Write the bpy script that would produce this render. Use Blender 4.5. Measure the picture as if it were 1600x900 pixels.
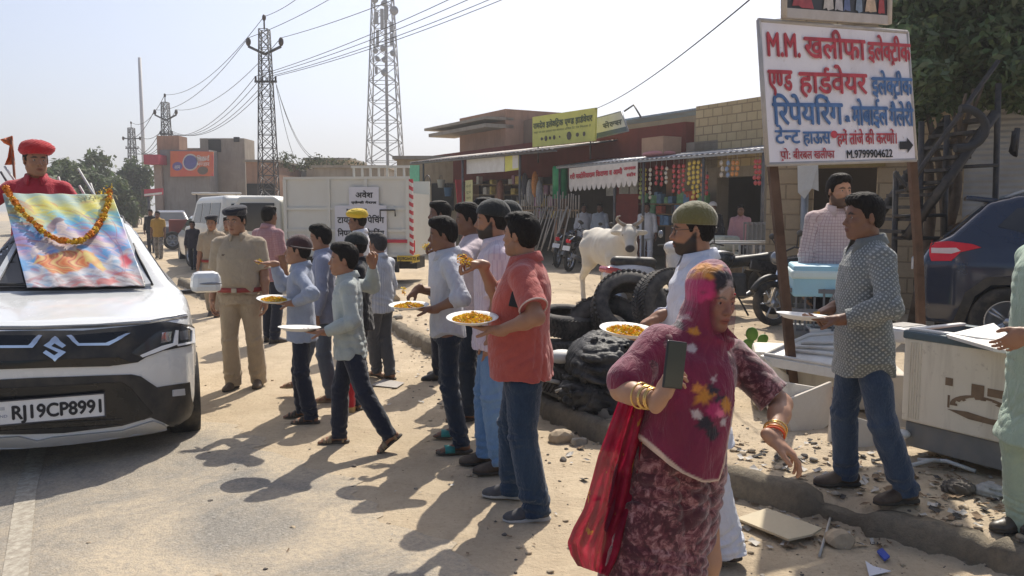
import bpy,bmesh,math,random
import numpy as np
from mathutils import Vector,Matrix
random.seed(7)
for _o in list(bpy.data.objects):
 bpy.data.objects.remove(_o,do_unlink=True)
SC=bpy.context.scene
COL=SC.collection
PI=math.pi
R=math.radians
CAM_H,FPX,PITCH=1.753,1300.0,R(5.36)
cam_data=bpy.data.cameras.new("camera")
cam_data.sensor_width=36.0
cam_data.lens=36.0*FPX/1600.0
cam_data.clip_start=0.05
cam_data.clip_end=4000.0
cam=bpy.data.objects.new("camera",cam_data)
COL.objects.link(cam)
cam.location=(0,0,CAM_H)
cam.rotation_euler=(PI/2-PITCH,0,0)
SC.camera=cam
SUN_EL,SUN_AZ=R(51.0),R(14.5)
world=bpy.data.worlds.new("World")
SC.world=world
world.use_nodes=True
_wn=world.node_tree
_bg=_wn.nodes["Background"]
_sky=_wn.nodes.new("ShaderNodeTexSky")
_sky.sky_type="NISHITA"
_sky.sun_disc=False
_sky.sun_elevation=SUN_EL
_sky.sun_rotation=SUN_AZ
_sky.altitude=200
_sky.air_density=0.72
_sky.dust_density=3.0
_sky.ozone_density=1.6
_wn.links.new(_sky.outputs[0],_bg.inputs[0])
_bg.inputs[1].default_value=0.098
sun_data=bpy.data.lights.new("sun","SUN")
sun_data.energy=3.4
sun_data.angle=R(0.53)
sun_data.color=(1.0,0.93,0.82)
sun=bpy.data.objects.new("sun",sun_data)
COL.objects.link(sun)
_sd=Vector((math.sin(SUN_AZ)*math.cos(SUN_EL),math.cos(SUN_AZ)*math.cos(SUN_EL),math.sin(SUN_EL)))
sun.rotation_euler=_sd.to_track_quat("Z","Y").to_euler()
sun.location=(10,30,40)
SC.view_settings.view_transform="Standard"
SC.view_settings.look="None"
SC.view_settings.gamma=1.0
SC.view_settings.exposure=0.88
SC.view_settings.use_curve_mapping=False
SC.render.engine="CYCLES"
SC.cycles.use_denoising=True
SC.cycles.max_bounces=6
SC.cycles.transparent_max_bounces=12
SC.cycles.volume_bounces=0
SC.cycles.volume_step_rate=4.0
_cp,_sp=math.cos(PITCH),math.sin(PITCH)
def ray(px,py):
 u,v=(px-800.0)/FPX,(450.0-py)/FPX
 return Vector((u,_cp+v*_sp,-_sp+v*_cp))
def gnd(px,py,z=0.0):
 """Point of the ground (height z) that the photograph shows at this pixel."""
 d=ray(px,py)
 t=(z-CAM_H)/d.z
 return Vector((d.x*t,d.y*t,z))
def at(px,py,Y):
 d=ray(px,py)
 t=Y/d.y
 return Vector((d.x*t,Y,CAM_H+d.z*t))
def tag(o,label=None,cat=None,group=None,kind=None):
 if label: o["label"]=label
 if cat: o["category"]=cat
 if group: o["group"]=group
 if kind: o["kind"]=kind
 return o
def thing(name,label,cat,loc=(0,0,0),rz=0.0,group=None):
 o=bpy.data.objects.new(name,None)
 COL.objects.link(o)
 o.empty_display_size=0.2
 o.location=loc
 o.rotation_euler=(0,0,rz)
 return tag(o,label,cat,group)
def link(name,me,m=None,parent=None,loc=None):
 o=bpy.data.objects.new(name,me)
 COL.objects.link(o)
 if m is not None:
  me.materials.clear()
  for q in (m if isinstance(m,(list,tuple)) else [m]):
   me.materials.append(q)
 if parent is not None: o.parent=parent
 if loc is not None: o.location=loc
 return o
def copy_tree(o,parent=None,label=None):
 c=o.copy()
 COL.objects.link(c)
 if parent is not None: c.parent=parent
 if label: c["label"]=label
 for ch in list(o.children):
  copy_tree(ch,c)
 return c
def np_mesh(name,V,F,smooth=True,attrs=None,mats=None):
 """Fast mesh from arrays: V (n,3), F (m,4) or (m,3)."""
 me=bpy.data.meshes.new(name)
 V=np.asarray(V,np.float32)
 F=np.asarray(F,np.int32)
 n,m,k=len(V),len(F),F.shape[1]
 me.vertices.add(n)
 me.vertices.foreach_set("co",V.ravel())
 me.loops.add(m*k)
 me.loops.foreach_set("vertex_index",F.ravel())
 me.polygons.add(m)
 me.polygons.foreach_set("loop_start",np.arange(0,m*k,k,dtype=np.int32))
 if smooth: me.polygons.foreach_set("use_smooth",np.ones(m,bool))
 for nm,arr in (attrs or {}).items():
  arr=np.asarray(arr,np.float32)
  if arr.shape[1]==4:
   a=me.attributes.new(nm,"FLOAT_COLOR","POINT")
   a.data.foreach_set("color",arr.ravel())
  else:
   a=me.attributes.new(nm,"FLOAT_VECTOR","POINT")
   a.data.foreach_set("vector",arr.ravel())
 me.update(calc_edges=True)
 me.validate()
 return me
class MB:
 """Collects simple solids into one mesh."""
 def __init__(s):
  s.v,s.f,s.sm=[],[],[]
 def _add(s,vs,fs,smooth=False):
  b=len(s.v)
  s.v+=[tuple(v) for v in vs]
  s.f+=[tuple(b+i for i in f) for f in fs]
  s.sm+=[smooth]*len(fs)
  return s
 def box(s,c,d,rot=None,taper=1.0,bev=0.0):
  x,y,z=d[0]/2,d[1]/2,d[2]/2
  M=rot.to_matrix() if hasattr(rot,"to_matrix") else (rot or Matrix.Identity(3))
  if bev>0:
   bm=bmesh.new()
   bmesh.ops.create_cube(bm,size=1.0)
   for v in bm.verts:
    t=taper if v.co.z>0 else 1.0
    v.co=Vector((v.co.x*d[0]*t,v.co.y*d[1]*t,v.co.z*d[2]))
   bmesh.ops.bevel(bm,geom=list(bm.edges),offset=bev,segments=2,affect="EDGES",profile=0.5)
   bm.verts.index_update()
   vs=[M@v.co+Vector(c) for v in bm.verts]
   fs=[[v.index for v in f.verts] for f in bm.faces]
   bm.free()
   return s._add(vs,fs)
  vs=[]
  for k in (-1,1):
   t=taper if k>0 else 1.0
   for j,i in ((-1,-1),(-1,1),(1,1),(1,-1)):
    vs.append(M@Vector((i*x*t,j*y*t,k*z))+Vector(c))
  return s._add(vs,[(3,2,1,0),(4,5,6,7),(0,1,5,4),(1,2,6,5),(2,3,7,6),(3,0,4,7)])
 def quad(s,a,b,c,d):
  return s._add([a,b,c,d],[(0,1,2,3)])
 def poly(s,pts,off):
  """Prism: a planar outline pushed along off."""
  n=len(pts)
  off=Vector(off)
  vs=[Vector(p) for p in pts]+[Vector(p)+off for p in pts]
  fs=[tuple(range(n-1,-1,-1)),tuple(range(n,2*n))]
  fs+=[(i,(i+1) % n,n+(i+1) % n,n+i) for i in range(n)]
  return s._add(vs,fs)
 def tube(s,pts,r,n=8,caps=True,smooth=True,closed=False):
  pts=[Vector(p) for p in pts]
  rs=r if isinstance(r,(list,tuple)) else [r]*len(pts)
  vs,fs=[],[]
  N=len(pts)
  up=None
  for i,p in enumerate(pts):
   if closed: t=(pts[(i+1) % N]-pts[i-1])
   else: t=(pts[min(i+1,N-1)]-pts[max(i-1,0)])
   if t.length<1e-9: t=Vector((0,0,1))
   t.normalize()
   if up is None:
    up=Vector((0,0,1)) if abs(t.z)<0.9 else Vector((1,0,0))
   a=t.cross(up)
   if a.length<1e-6: a=t.orthogonal()
   a.normalize()
   b=a.cross(t).normalized()
   up=b
   for k in range(n):
    an=2*PI*k/n
    vs.append(p+(a*math.cos(an)+b*math.sin(an))*rs[i])
  M=N if closed else N-1
  for i in range(M):
   for k in range(n):
    i2=(i+1) % N
    fs.append((i*n+k,i*n+(k+1) % n,i2*n+(k+1) % n,i2*n+k))
  s._add(vs,fs,smooth)
  if caps and not closed:
   b=len(s.v)-len(vs)
   s.f.append(tuple(b+k for k in range(n-1,-1,-1))); s.sm.append(False)
   s.f.append(tuple(b+(N-1)*n+k for k in range(n))); s.sm.append(False)
  return s
 def cyl(s,a,b,r,n=12,r2=None):
  return s.tube([a,b],[r,r if r2 is None else r2],n)
 def lathe(s,prof,c=(0,0,0),n=24,axis="z",smooth=True,rot=None):
  """prof: (radius, height) list turned about an axis."""
  vs,fs=[],[]
  for (r,h) in prof:
   for k in range(n):
    an=2*PI*k/n
    x,y=r*math.cos(an),r*math.sin(an)
    v=Vector((x,y,h)) if axis=="z" else (Vector((h,x,y)) if axis=="x" else Vector((x,h,y)))
    if rot is not None: v=rot@v
    vs.append(v+Vector(c))
  for i in range(len(prof)-1):
   for k in range(n):
    fs.append((i*n+k,i*n+(k+1) % n,(i+1)*n+(k+1) % n,(i+1)*n+k))
  return s._add(vs,fs,smooth)
 def sphere(s,c,r,nu=14,nv=9,rot=None):
  rr=r if isinstance(r,(tuple,list)) else (r,r,r)
  vs,fs=[],[]
  for j in range(nv+1):
   th=PI*j/nv
   for k in range(nu):
    an=2*PI*k/nu
    v=Vector((rr[0]*math.sin(th)*math.cos(an),rr[1]*math.sin(th)*math.sin(an),rr[2]*math.cos(th)))
    if rot is not None: v=rot@v
    vs.append(v+Vector(c))
  for j in range(nv):
   for k in range(nu):
    fs.append((j*nu+k,(j+1)*nu+k,(j+1)*nu+(k+1) % nu,j*nu+(k+1) % nu))
  return s._add(vs,fs,True)
 def build(s,name,m,parent=None,loc=None,fix=True):
  me=bpy.data.meshes.new(name)
  me.from_pydata(s.v,[],s.f)
  me.polygons.foreach_set("use_smooth",s.sm)
  if fix:
   bm=bmesh.new()
   bm.from_mesh(me)
   bmesh.ops.remove_doubles(bm,verts=bm.verts,dist=1e-5)
   bmesh.ops.recalc_face_normals(bm,faces=bm.faces)
   bm.to_mesh(me)
   bm.free()
  me.update()
  return link(name,me,m,parent,loc)
class NT:
 """Thin wrapper to write node trees tersely."""
 def __init__(s,name):
  s.m=bpy.data.materials.new(name)
  s.m.use_nodes=True
  s.t=s.m.node_tree
  s.p=s.t.nodes["Principled BSDF"]
  s.out=s.t.nodes["Material Output"]
  s._tc=None
 def n(s,ty,**kw):
  q=s.t.nodes.new("ShaderNode"+ty)
  for k,v in kw.items():
   setattr(q,k,v)
  return q
 def l(s,a,b):
  s.t.links.new(a,b)
  return b
 def set(s,q,key,val):
  if hasattr(val,"is_linked") or isinstance(val,bpy.types.NodeSocket): s.l(val,q.inputs[key])
  elif isinstance(val,(tuple,list)) and len(val)==3 and q.inputs[key].type=="RGBA": q.inputs[key].default_value=(*val,1)
  else: q.inputs[key].default_value=val
 def co(s,kind="Object"):
  if s._tc is None: s._tc=s.n("TexCoord")
  return s._tc.outputs[kind]
 def mapv(s,v,scale=(1,1,1),rot=(0,0,0),loc=(0,0,0)):
  q=s.n("Mapping")
  s.l(v,q.inputs[0])
  q.inputs["Scale"].default_value=scale
  q.inputs["Rotation"].default_value=rot
  q.inputs["Location"].default_value=loc
  return q.outputs[0]
 def noise(s,v,scale,detail=4,rough=0.55,dist=0.0,out="Fac"):
  q=s.n("TexNoise")
  s.l(v,q.inputs["Vector"])
  q.inputs["Scale"].default_value=scale
  q.inputs["Detail"].default_value=detail
  q.inputs["Roughness"].default_value=rough
  q.inputs["Distortion"].default_value=dist
  return q.outputs[0 if out=="Fac" else 1]
 def voro(s,v,scale,feature="F1",out="Distance",rnd=1.0):
  q=s.n("TexVoronoi",feature=feature)
  s.l(v,q.inputs["Vector"])
  q.inputs["Scale"].default_value=scale
  q.inputs["Randomness"].default_value=rnd
  return q.outputs[out]
 def ramp(s,f,stops,interp="LINEAR"):
  q=s.n("ValToRGB")
  s.l(f,q.inputs[0])
  q.color_ramp.interpolation=interp
  e=q.color_ramp.elements
  while len(e)<len(stops): e.new(0.5)
  for i,(p,c) in enumerate(stops):
   e[i].position=p
   e[i].color=(*c,1) if not isinstance(c,(int,float)) else (c,c,c,1)
  return q.outputs[0]
 def math(s,op,a,b=0.0,c=0.0,clamp=False):
  q=s.n("Math",operation=op,use_clamp=clamp)
  for i,v in enumerate((a,b,c)):
   if isinstance(v,bpy.types.NodeSocket): s.l(v,q.inputs[i])
   else: q.inputs[i].default_value=v
  return q.outputs[0]
 def mix(s,f,a,b,blend="MIX"):
  q=s.n("MixRGB",blend_type=blend)
  for i,v in enumerate((f,a,b)):
   if isinstance(v,bpy.types.NodeSocket): s.l(v,q.inputs[i])
   elif i==0: q.inputs[0].default_value=v
   else: q.inputs[i].default_value=(*v[:3],1)
  return q.outputs[0]
 def sep(s,v):
  q=s.n("SeparateXYZ")
  s.l(v,q.inputs[0])
  return q.outputs
 def comb(s,x=0.0,y=0.0,z=0.0):
  q=s.n("CombineXYZ")
  for i,v in enumerate((x,y,z)):
   if isinstance(v,bpy.types.NodeSocket): s.l(v,q.inputs[i])
   else: q.inputs[i].default_value=v
  return q.outputs[0]
 def attr(s,name,out="Vector"):
  q=s.n("Attribute",attribute_name=name)
  return q.outputs[out]
 def bump(s,h,strength=0.3,dist=0.01,normal=None):
  q=s.n("Bump")
  q.inputs["Strength"].default_value=strength
  q.inputs["Distance"].default_value=dist
  s.l(h,q.inputs["Height"])
  if normal is not None: s.l(normal,q.inputs["Normal"])
  s.l(q.outputs[0],s.p.inputs["Normal"])
  return q.outputs[0]
 def fin(s,color=None,rough=None,metal=None,spec=None):
  for k,v in (("Base Color",color),("Roughness",rough),("Metallic",metal),("Specular IOR Level",spec)):
   if v is not None: s.set(s.p,k,v)
  return s.m
_mats={}
def M(name,color=(0.5,0.5,0.5),rough=0.6,metal=0.0,var=0.12,scale=6.0,bump=0.0,bscale=60.0,dirt=0.0,dirtcol=(0.30,0.24,0.16),spec=0.4,coat=0.0):
 """General worn surface: base colour with mottling, optional dust and bump."""
 if name in _mats: return _mats[name]
 t=NT(name)
 c=tuple(color)
 lo=tuple(max(0,x*(1-var)) for x in c)
 hi=tuple(min(1,x*(1+var)) for x in c)
 nz=t.noise(t.co(),scale,5,0.6)
 colr=t.ramp(nz,[(0.3,lo),(0.7,hi)])
 if dirt>0:
  n2=t.noise(t.co(),scale*0.7+1.3,6,0.65)
  f=t.ramp(n2,[(0.42,0.0),(0.75,dirt)])
  colr=t.mix(f,colr,dirtcol)
 t.fin(colr,t.math("MULTIPLY_ADD",nz,0.16,rough-0.08),metal,spec)
 if coat: t.set(t.p,"Coat Weight",coat)
 if bump>0:
  t.bump(t.noise(t.co(),bscale,4,0.6),bump,0.004)
 _mats[name]=t.m
 return t.m
_txc={}
def _raw_text(body):
 if body in _txc: return _txc[body]
 cu=bpy.data.curves.new("lettering","FONT")
 cu.body=body
 cu.resolution_u=4
 o=bpy.data.objects.new("lettering",cu)
 COL.objects.link(o)
 dg=bpy.context.evaluated_depsgraph_get()
 dg.update()
 ev=o.evaluated_get(dg)
 me=ev.to_mesh()
 V=np.array([v.co[:2] for v in me.vertices],float).reshape(-1,2)
 F=[list(p.vertices) for p in me.polygons]
 ev.to_mesh_clear()
 bpy.data.objects.remove(o,do_unlink=True)
 bpy.data.curves.remove(cu)
 _txc[body]=(V,F)
 return V,F
def _adv(seg):
 V,_=_raw_text(seg+"।")
 W,_=_raw_text("।")
 return V[:,0].max()-W[:,0].max() if len(V) else 0.0
def text_shape(s):
 """Text laid out along x from 0. Marks for Devanagari: ~ half form, ^ ra below, * ra above."""
 import re
 V,F=[],[]
 x=0.0
 toks=re.findall(r"[^~^*]+|[~^*]",s)
 def put(v,f,dx):
  b=len(V)
  V.extend([(p[0]+dx,p[1]) for p in v])
  F.extend([[b+i for i in q] for q in f])
 i=0
 while i<len(toks):
  t=toks[i]
  nxt=toks[i+1] if i+1<len(toks) else ""
  if t in "~^*":
   if t=="^":
    put([(-0.42,-0.02),(-0.36,0.02),(-0.27,-0.12),(-0.31,-0.16)],[[0,1,2,3]],x)
    put([(-0.42,-0.02),(-0.48,-0.16),(-0.43,-0.17),(-0.36,0.02)],[[0,1,2,3]],x)
   elif t=="*":
    put([(-0.30,0.63),(-0.24,0.63),(-0.22,0.80),(-0.28,0.78)],[[0,1,2,3]],x)
    put([(-0.28,0.78),(-0.22,0.80),(-0.10,0.78),(-0.12,0.72)],[[0,1,2,3]],x)
   i+=1
   continue
  if nxt=="~":
   head,last=t[:-1],t[-1]
   if head:
    v,f=_raw_text(head)
    put(v,f,x)
    x+=_adv(head)
   v,f=_raw_text(last)
   w=_adv(last)
   cut=w*(0.74 if last in "कफ" else 1.0)-(0.175 if last not in "कफ" else 0.0)
   bm=bmesh.new()
   bv=[bm.verts.new((p[0],p[1],0)) for p in v]
   for q in f:
    try: bm.faces.new([bv[k] for k in q])
    except ValueError: pass
   bmesh.ops.bisect_plane(bm,geom=list(bm.verts)+list(bm.edges)+list(bm.faces),plane_co=(cut,0,0),plane_no=(1,0,0),clear_outer=True)
   bm.verts.index_update()
   put([(q.co.x,q.co.y) for q in bm.verts],[[q.index for q in fa.verts] for fa in bm.faces],x)
   bm.free()
   x+=cut
  else:
   v,f=_raw_text(t)
   put(v,f,x)
   x+=_adv(t)
  i+=1
 return np.array(V,float).reshape(-1,2),F,x
def lettering(lines,name,m,parent,org,ux,uy,lift,heavy=0.0,seed=0):
 """Painted writing: lines = [(text, u0, u1, v_base, height)]; metres along ux, uy from org, lifted by the vector lift."""
 V,F=[],[]
 ux,uy,org,lift=Vector(ux),Vector(uy),Vector(org),Vector(lift)
 for (s,u0,u1,vb,h) in lines:
  v,f,w=text_shape(s)
  if not len(v): continue
  mx=max(v[:,0].max(),1e-6)
  sx=(u1-u0)/mx if u1 is not None else h
  reps=[(0,0)] if heavy <=0 else [(-heavy,0),(heavy,0),(0,heavy),(0,-heavy)]
  for ri,(dx,dy) in enumerate(reps):
   b=len(V)
   V.extend([org+lift*(1+0.12*ri)+ux*(u0+p[0]*sx+dx)+uy*(vb+p[1]*h+dy) for p in v])
   F.extend([[b+i for i in q] for q in f])
 me=bpy.data.meshes.new(name)
 me.from_pydata([tuple(p) for p in V],[],F)
 me.update()
 return link(name,me,m,parent)
 # figures: smooth implicit solids turned into meshes
def _n3(v):
 v=np.asarray(v,float)
 return v/(np.linalg.norm(v)+1e-12)
class Prim:
 __slots__=("fn","c","r","k","op")
 def __init__(s,fn,c,r,k=0.02,op="u"):
  s.fn,s.c,s.r,s.k,s.op=fn,np.asarray(c,float),float(r),k,op
def cone(a,b,r1,r2,k=0.02,op="u",flat=False):
 a,b=np.asarray(a,float),np.asarray(b,float)
 ba=b-a
 L2=float(ba@ba)+1e-12
 L=math.sqrt(L2)
 def fn(P):
  q=P-a
  t=q@ba/L2
  tc=np.clip(t,0,1)
  d=np.linalg.norm(q-tc[:,None]*ba,axis=1)-(r1+(r2-r1)*tc)
  if flat:
   rad=np.linalg.norm(q-t[:,None]*ba,axis=1)-(r1+(r2-r1)*tc)
   ax=np.abs(t-0.5)*L-0.5*L
   d=np.maximum(rad,ax)
  return d
 return Prim(fn,(a+b)/2,L/2+max(r1,r2),k,op)
def ell(c,r,rot=None,k=0.02,op="u"):
 c,r=np.asarray(c,float),np.asarray(r,float)
 Rm=np.eye(3) if rot is None else np.asarray(rot,float)
 def fn(P):
  q=(P-c)@Rm
  k0=np.linalg.norm(q/r,axis=1)
  k1=np.linalg.norm(q/(r*r),axis=1)+1e-9
  return np.where(k0<1e-3,-r.min(),k0*(k0-1)/k1)
 return Prim(fn,c,r.max(),k,op)
def loft(o,Rm,zs,ays,bxs,cxs=None,k=0.04,op="u",cys=None,pw=2.0):
 """Stack of ellipses along the local z of frame (o, Rm): half width ays (local y), half depth bxs (local x)."""
 o,Rm=np.asarray(o,float),np.asarray(Rm,float)
 zs,ays,bxs=(np.asarray(q,float) for q in (zs,ays,bxs))
 cxs=np.zeros_like(zs) if cxs is None else np.asarray(cxs,float)
 cys=np.zeros_like(zs) if cys is None else np.asarray(cys,float)
 def sm(z,v):
  return np.interp(z,zs,v)
 def fn(P):
  q=(P-o)@Rm
  z=q[:,2]
  a,b,c,e=sm(z,ays),sm(z,bxs),sm(z,cxs),sm(z,cys)
  kk=((np.abs(q[:,1]-e)/a)**pw+(np.abs(q[:,0]-c)/b)**pw)**(1/pw)
  d=(kk-1)*np.minimum(a,b)
  return np.maximum(d,np.abs(z-(zs[0]+zs[-1])/2)-(zs[-1]-zs[0])/2)
 mid=o+Rm@np.array([0,0,(zs[0]+zs[-1])/2])
 return Prim(fn,mid,math.hypot((zs[-1]-zs[0])/2,max(ays.max(),bxs.max())+0.03),k,op)
def sdf_eval(P,prims,cc=None,cr=0.0):
 d=np.full(len(P),0.35)
 for p in prims:
  if cc is not None and np.linalg.norm(p.c-cc)-p.r-cr>0.05+p.k: continue
  d2=p.fn(P)
  k=p.k
  if p.op=="u":
   if k <=0: d=np.minimum(d,d2)
   else:
    h=np.clip(0.5+0.5*(d-d2)/k,0,1)
    d=d+(d2-d)*h-k*h*(1-h)
  elif p.op=="s":
   h=np.clip(0.5-0.5*(d+d2)/k,0,1)
   d=d+(-d2-d)*h+k*h*(1-h)
  else:
   d=np.maximum(d,d2)
 return d
def sdf_mesh(prims,h,post=None,box=None,pad=0.03):
 us=[p for p in prims if p.op=="u"]
 lo=np.min([p.c-p.r for p in us],0)-pad
 hi=np.max([p.c+p.r for p in us],0)+pad
 if box is not None:
  lo,hi=np.maximum(lo,box[0]),np.minimum(hi,box[1])
 nb=8
 B=nb*h
 n=np.maximum(1,np.ceil((hi-lo)/B).astype(int))
 gi=np.stack(np.meshgrid(*[np.arange(q) for q in n],indexing="ij"),-1).reshape(-1,3)
 keep=[]
 S=6
 key=(gi //S)@np.array([10**6,10**3,1])
 order=np.argsort(key,kind="stable")
 ks=key[order]
 st=np.flatnonzero(np.r_[True,ks[1:] !=ks[:-1]])
 for a,b in zip(st,np.r_[st[1:],len(ks)]):
  g=gi[order[a:b]]
  P=lo+(g+0.5)*B
  c=(P.min(0)+P.max(0))/2
  d=sdf_eval(P,prims,c,np.linalg.norm(P.max(0)-c)+B)
  if post is not None: d=post(P,d)
  keep.append(g[np.abs(d)<B*1.05+0.012])
 g=np.concatenate(keep)
 ax=np.arange(nb+1)
 loc=np.stack(np.meshgrid(ax,ax,ax,indexing="ij"),-1).reshape(-1,3)
 cellv,cellk,faces=[],[],[]
 N=n*nb+2
 mul=np.array([N[1]*N[2],N[2],1],np.int64)
 key=(g //2)@np.array([10**6,10**3,1])
 order=np.argsort(key,kind="stable")
 ks=key[order]
 st=np.flatnonzero(np.r_[True,ks[1:] !=ks[:-1]])
 for a,b in zip(st,np.r_[st[1:],len(ks)]):
  gb=g[order[a:b]]
  m=len(gb)
  GI=gb[:,None,:]*nb+loc[None]
  P=(lo+GI*h).reshape(-1,3)
  c=(P.min(0)+P.max(0))/2
  d=sdf_eval(P,prims,c,np.linalg.norm(P.max(0)-c))
  if post is not None: d=post(P,d)
  D=d.reshape(m,nb+1,nb+1,nb+1)
  s=D<0
  cs=np.zeros((m,nb,nb,nb),np.int8)
  for i in (0,1):
   for j in (0,1):
    for k in (0,1):
     cs+=s[:,i:nb+i,j:nb+j,k:nb+k]
  mixed=(cs>0) & (cs<8)
  if not mixed.any(): continue
  bi,ii,jj,kk=np.nonzero(mixed)
  acc=np.zeros((len(bi),3))
  cnt=np.zeros(len(bi))
  for axs in range(3):
   o1,o2=[q for q in range(3) if q !=axs]
   for u in (0,1):
    for v in (0,1):
     off=[0,0,0]
     off[o1],off[o2]=u,v
     e=list(off)
     e[axs]=1
     d0=D[bi,ii+off[0],jj+off[1],kk+off[2]]
     d1=D[bi,ii+e[0],jj+e[1],kk+e[2]]
     cr=(d0<0) !=(d1<0)
     t=np.where(cr,d0/np.where(cr,d0-d1,1),0)
     pt=np.zeros((len(bi),3))
     pt[:,0],pt[:,1],pt[:,2]=off
     pt[:,axs]+=t
     acc+=pt*cr[:,None]
     cnt+=cr
  acc /=cnt[:,None]
  cg=gb[bi]*nb+np.stack([ii,jj,kk],1)
  cellv.append(lo+(cg+acc)*h)
  cellk.append(cg@mul)
  for axs in range(3):
   o1,o2=[(1,2),(2,0),(0,1)][axs]
   s0=s[:,:nb,:nb,:nb]
   sl=[slice(0,nb)]*3
   sl[axs]=slice(1,nb+1)
   s1=s[:,sl[0],sl[1],sl[2]]
   for flip in (0,1):
    q=(s0 & ~s1) if not flip else (~s0 & s1)
    bi2,i2,j2,k2=np.nonzero(q)
    if not len(bi2): continue
    base=gb[bi2]*nb+np.stack([i2,j2,k2],1)
    e1,e2=np.zeros(3,int),np.zeros(3,int)
    e1[o1],e2[o2]=1,1
    quad=[base-e1-e2,base-e2,base,base-e1]
    if flip: quad=quad[::-1]
    faces.append(np.stack([z@mul for z in quad],1))
 V=np.concatenate(cellv)
 K=np.concatenate(cellk)
 F=np.concatenate(faces)
 o=np.argsort(K)
 K,V=K[o],V[o]
 idx=np.searchsorted(K,F)
 idx=np.clip(idx,0,len(K)-1)
 ok=(K[idx]==F).all(1)
 return V,idx[ok]
def wrinkle(P,amp,freq,seed=0,aniso=(1,1,1)):
 """Cloth-like creases: warped sines with sharpened ridges."""
 rng=np.random.RandomState(seed)
 Q=P*np.asarray(aniso)
 out=np.zeros(len(P))
 for i in range(3):
  k=_n3(rng.normal(size=3))*freq*(1+0.55*i)
  kw=_n3(rng.normal(size=3))*freq*0.6
  ph=Q@k+rng.uniform(0,6)+1.7*np.sin(Q@kw+rng.uniform(0,6))
  sw=np.sin(ph)
  kg=_n3(rng.normal(size=3))*freq*0.35
  gate=0.5+0.5*np.sin(Q@kg+rng.uniform(0,6))
  out+=(1-2*np.abs(sw)**0.8)*gate/(1+0.6*i)
 return out*amp*0.6
def rotm(yaw=0,pitch=0,roll=0):
 """Local frame x forward, y left, z up. Positive pitch bows forward, positive yaw turns left, positive roll tips to the right."""
 cy,sy,cp,sp,cr,sr=math.cos(yaw),math.sin(yaw),math.cos(pitch),math.sin(pitch),math.cos(roll),math.sin(roll)
 Rz=np.array([[cy,-sy,0],[sy,cy,0],[0,0,1]])
 Ry=np.array([[cp,0,sp],[0,1,0],[-sp,0,cp]])
 Rx=np.array([[1,0,0],[0,cr,-sr],[0,sr,cr]])
 return Rz@Ry@Rx
def ik(a,t,l1,l2,pole):
 a,t=np.asarray(a,float),np.asarray(t,float)
 d=t-a
 L=np.linalg.norm(d)
 mx=(l1+l2)*0.995
 if L>mx:
  d *=mx/L
  L=mx
 L=max(L,abs(l1-l2)+0.02)
 u=_n3(d)
 x=(l1*l1-l2*l2+L*L)/(2*L)
 y=math.sqrt(max(l1*l1-x*x,0))
 p=np.asarray(pole,float)
 p=p-(p@u)*u
 p=_n3(p)
 return a+u*x+p*y,a+u*L
CURL={"relax": [(18,25,14),(24,28,16),(28,30,18),(32,32,20)],"plate": [(8,10,8),(6,12,8),(8,12,8),(12,14,10)],"pinch": [(48,48,26),(46,46,26),(44,46,26),(46,48,28)],"grip": [(52,62,34),(54,64,36),(56,64,36),(58,66,38)],"phone": [(40,48,26),(42,50,26),(44,50,28),(48,50,30)],"open": [(4,8,6),(2,8,6),(6,8,6),(10,10,8)],}
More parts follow.
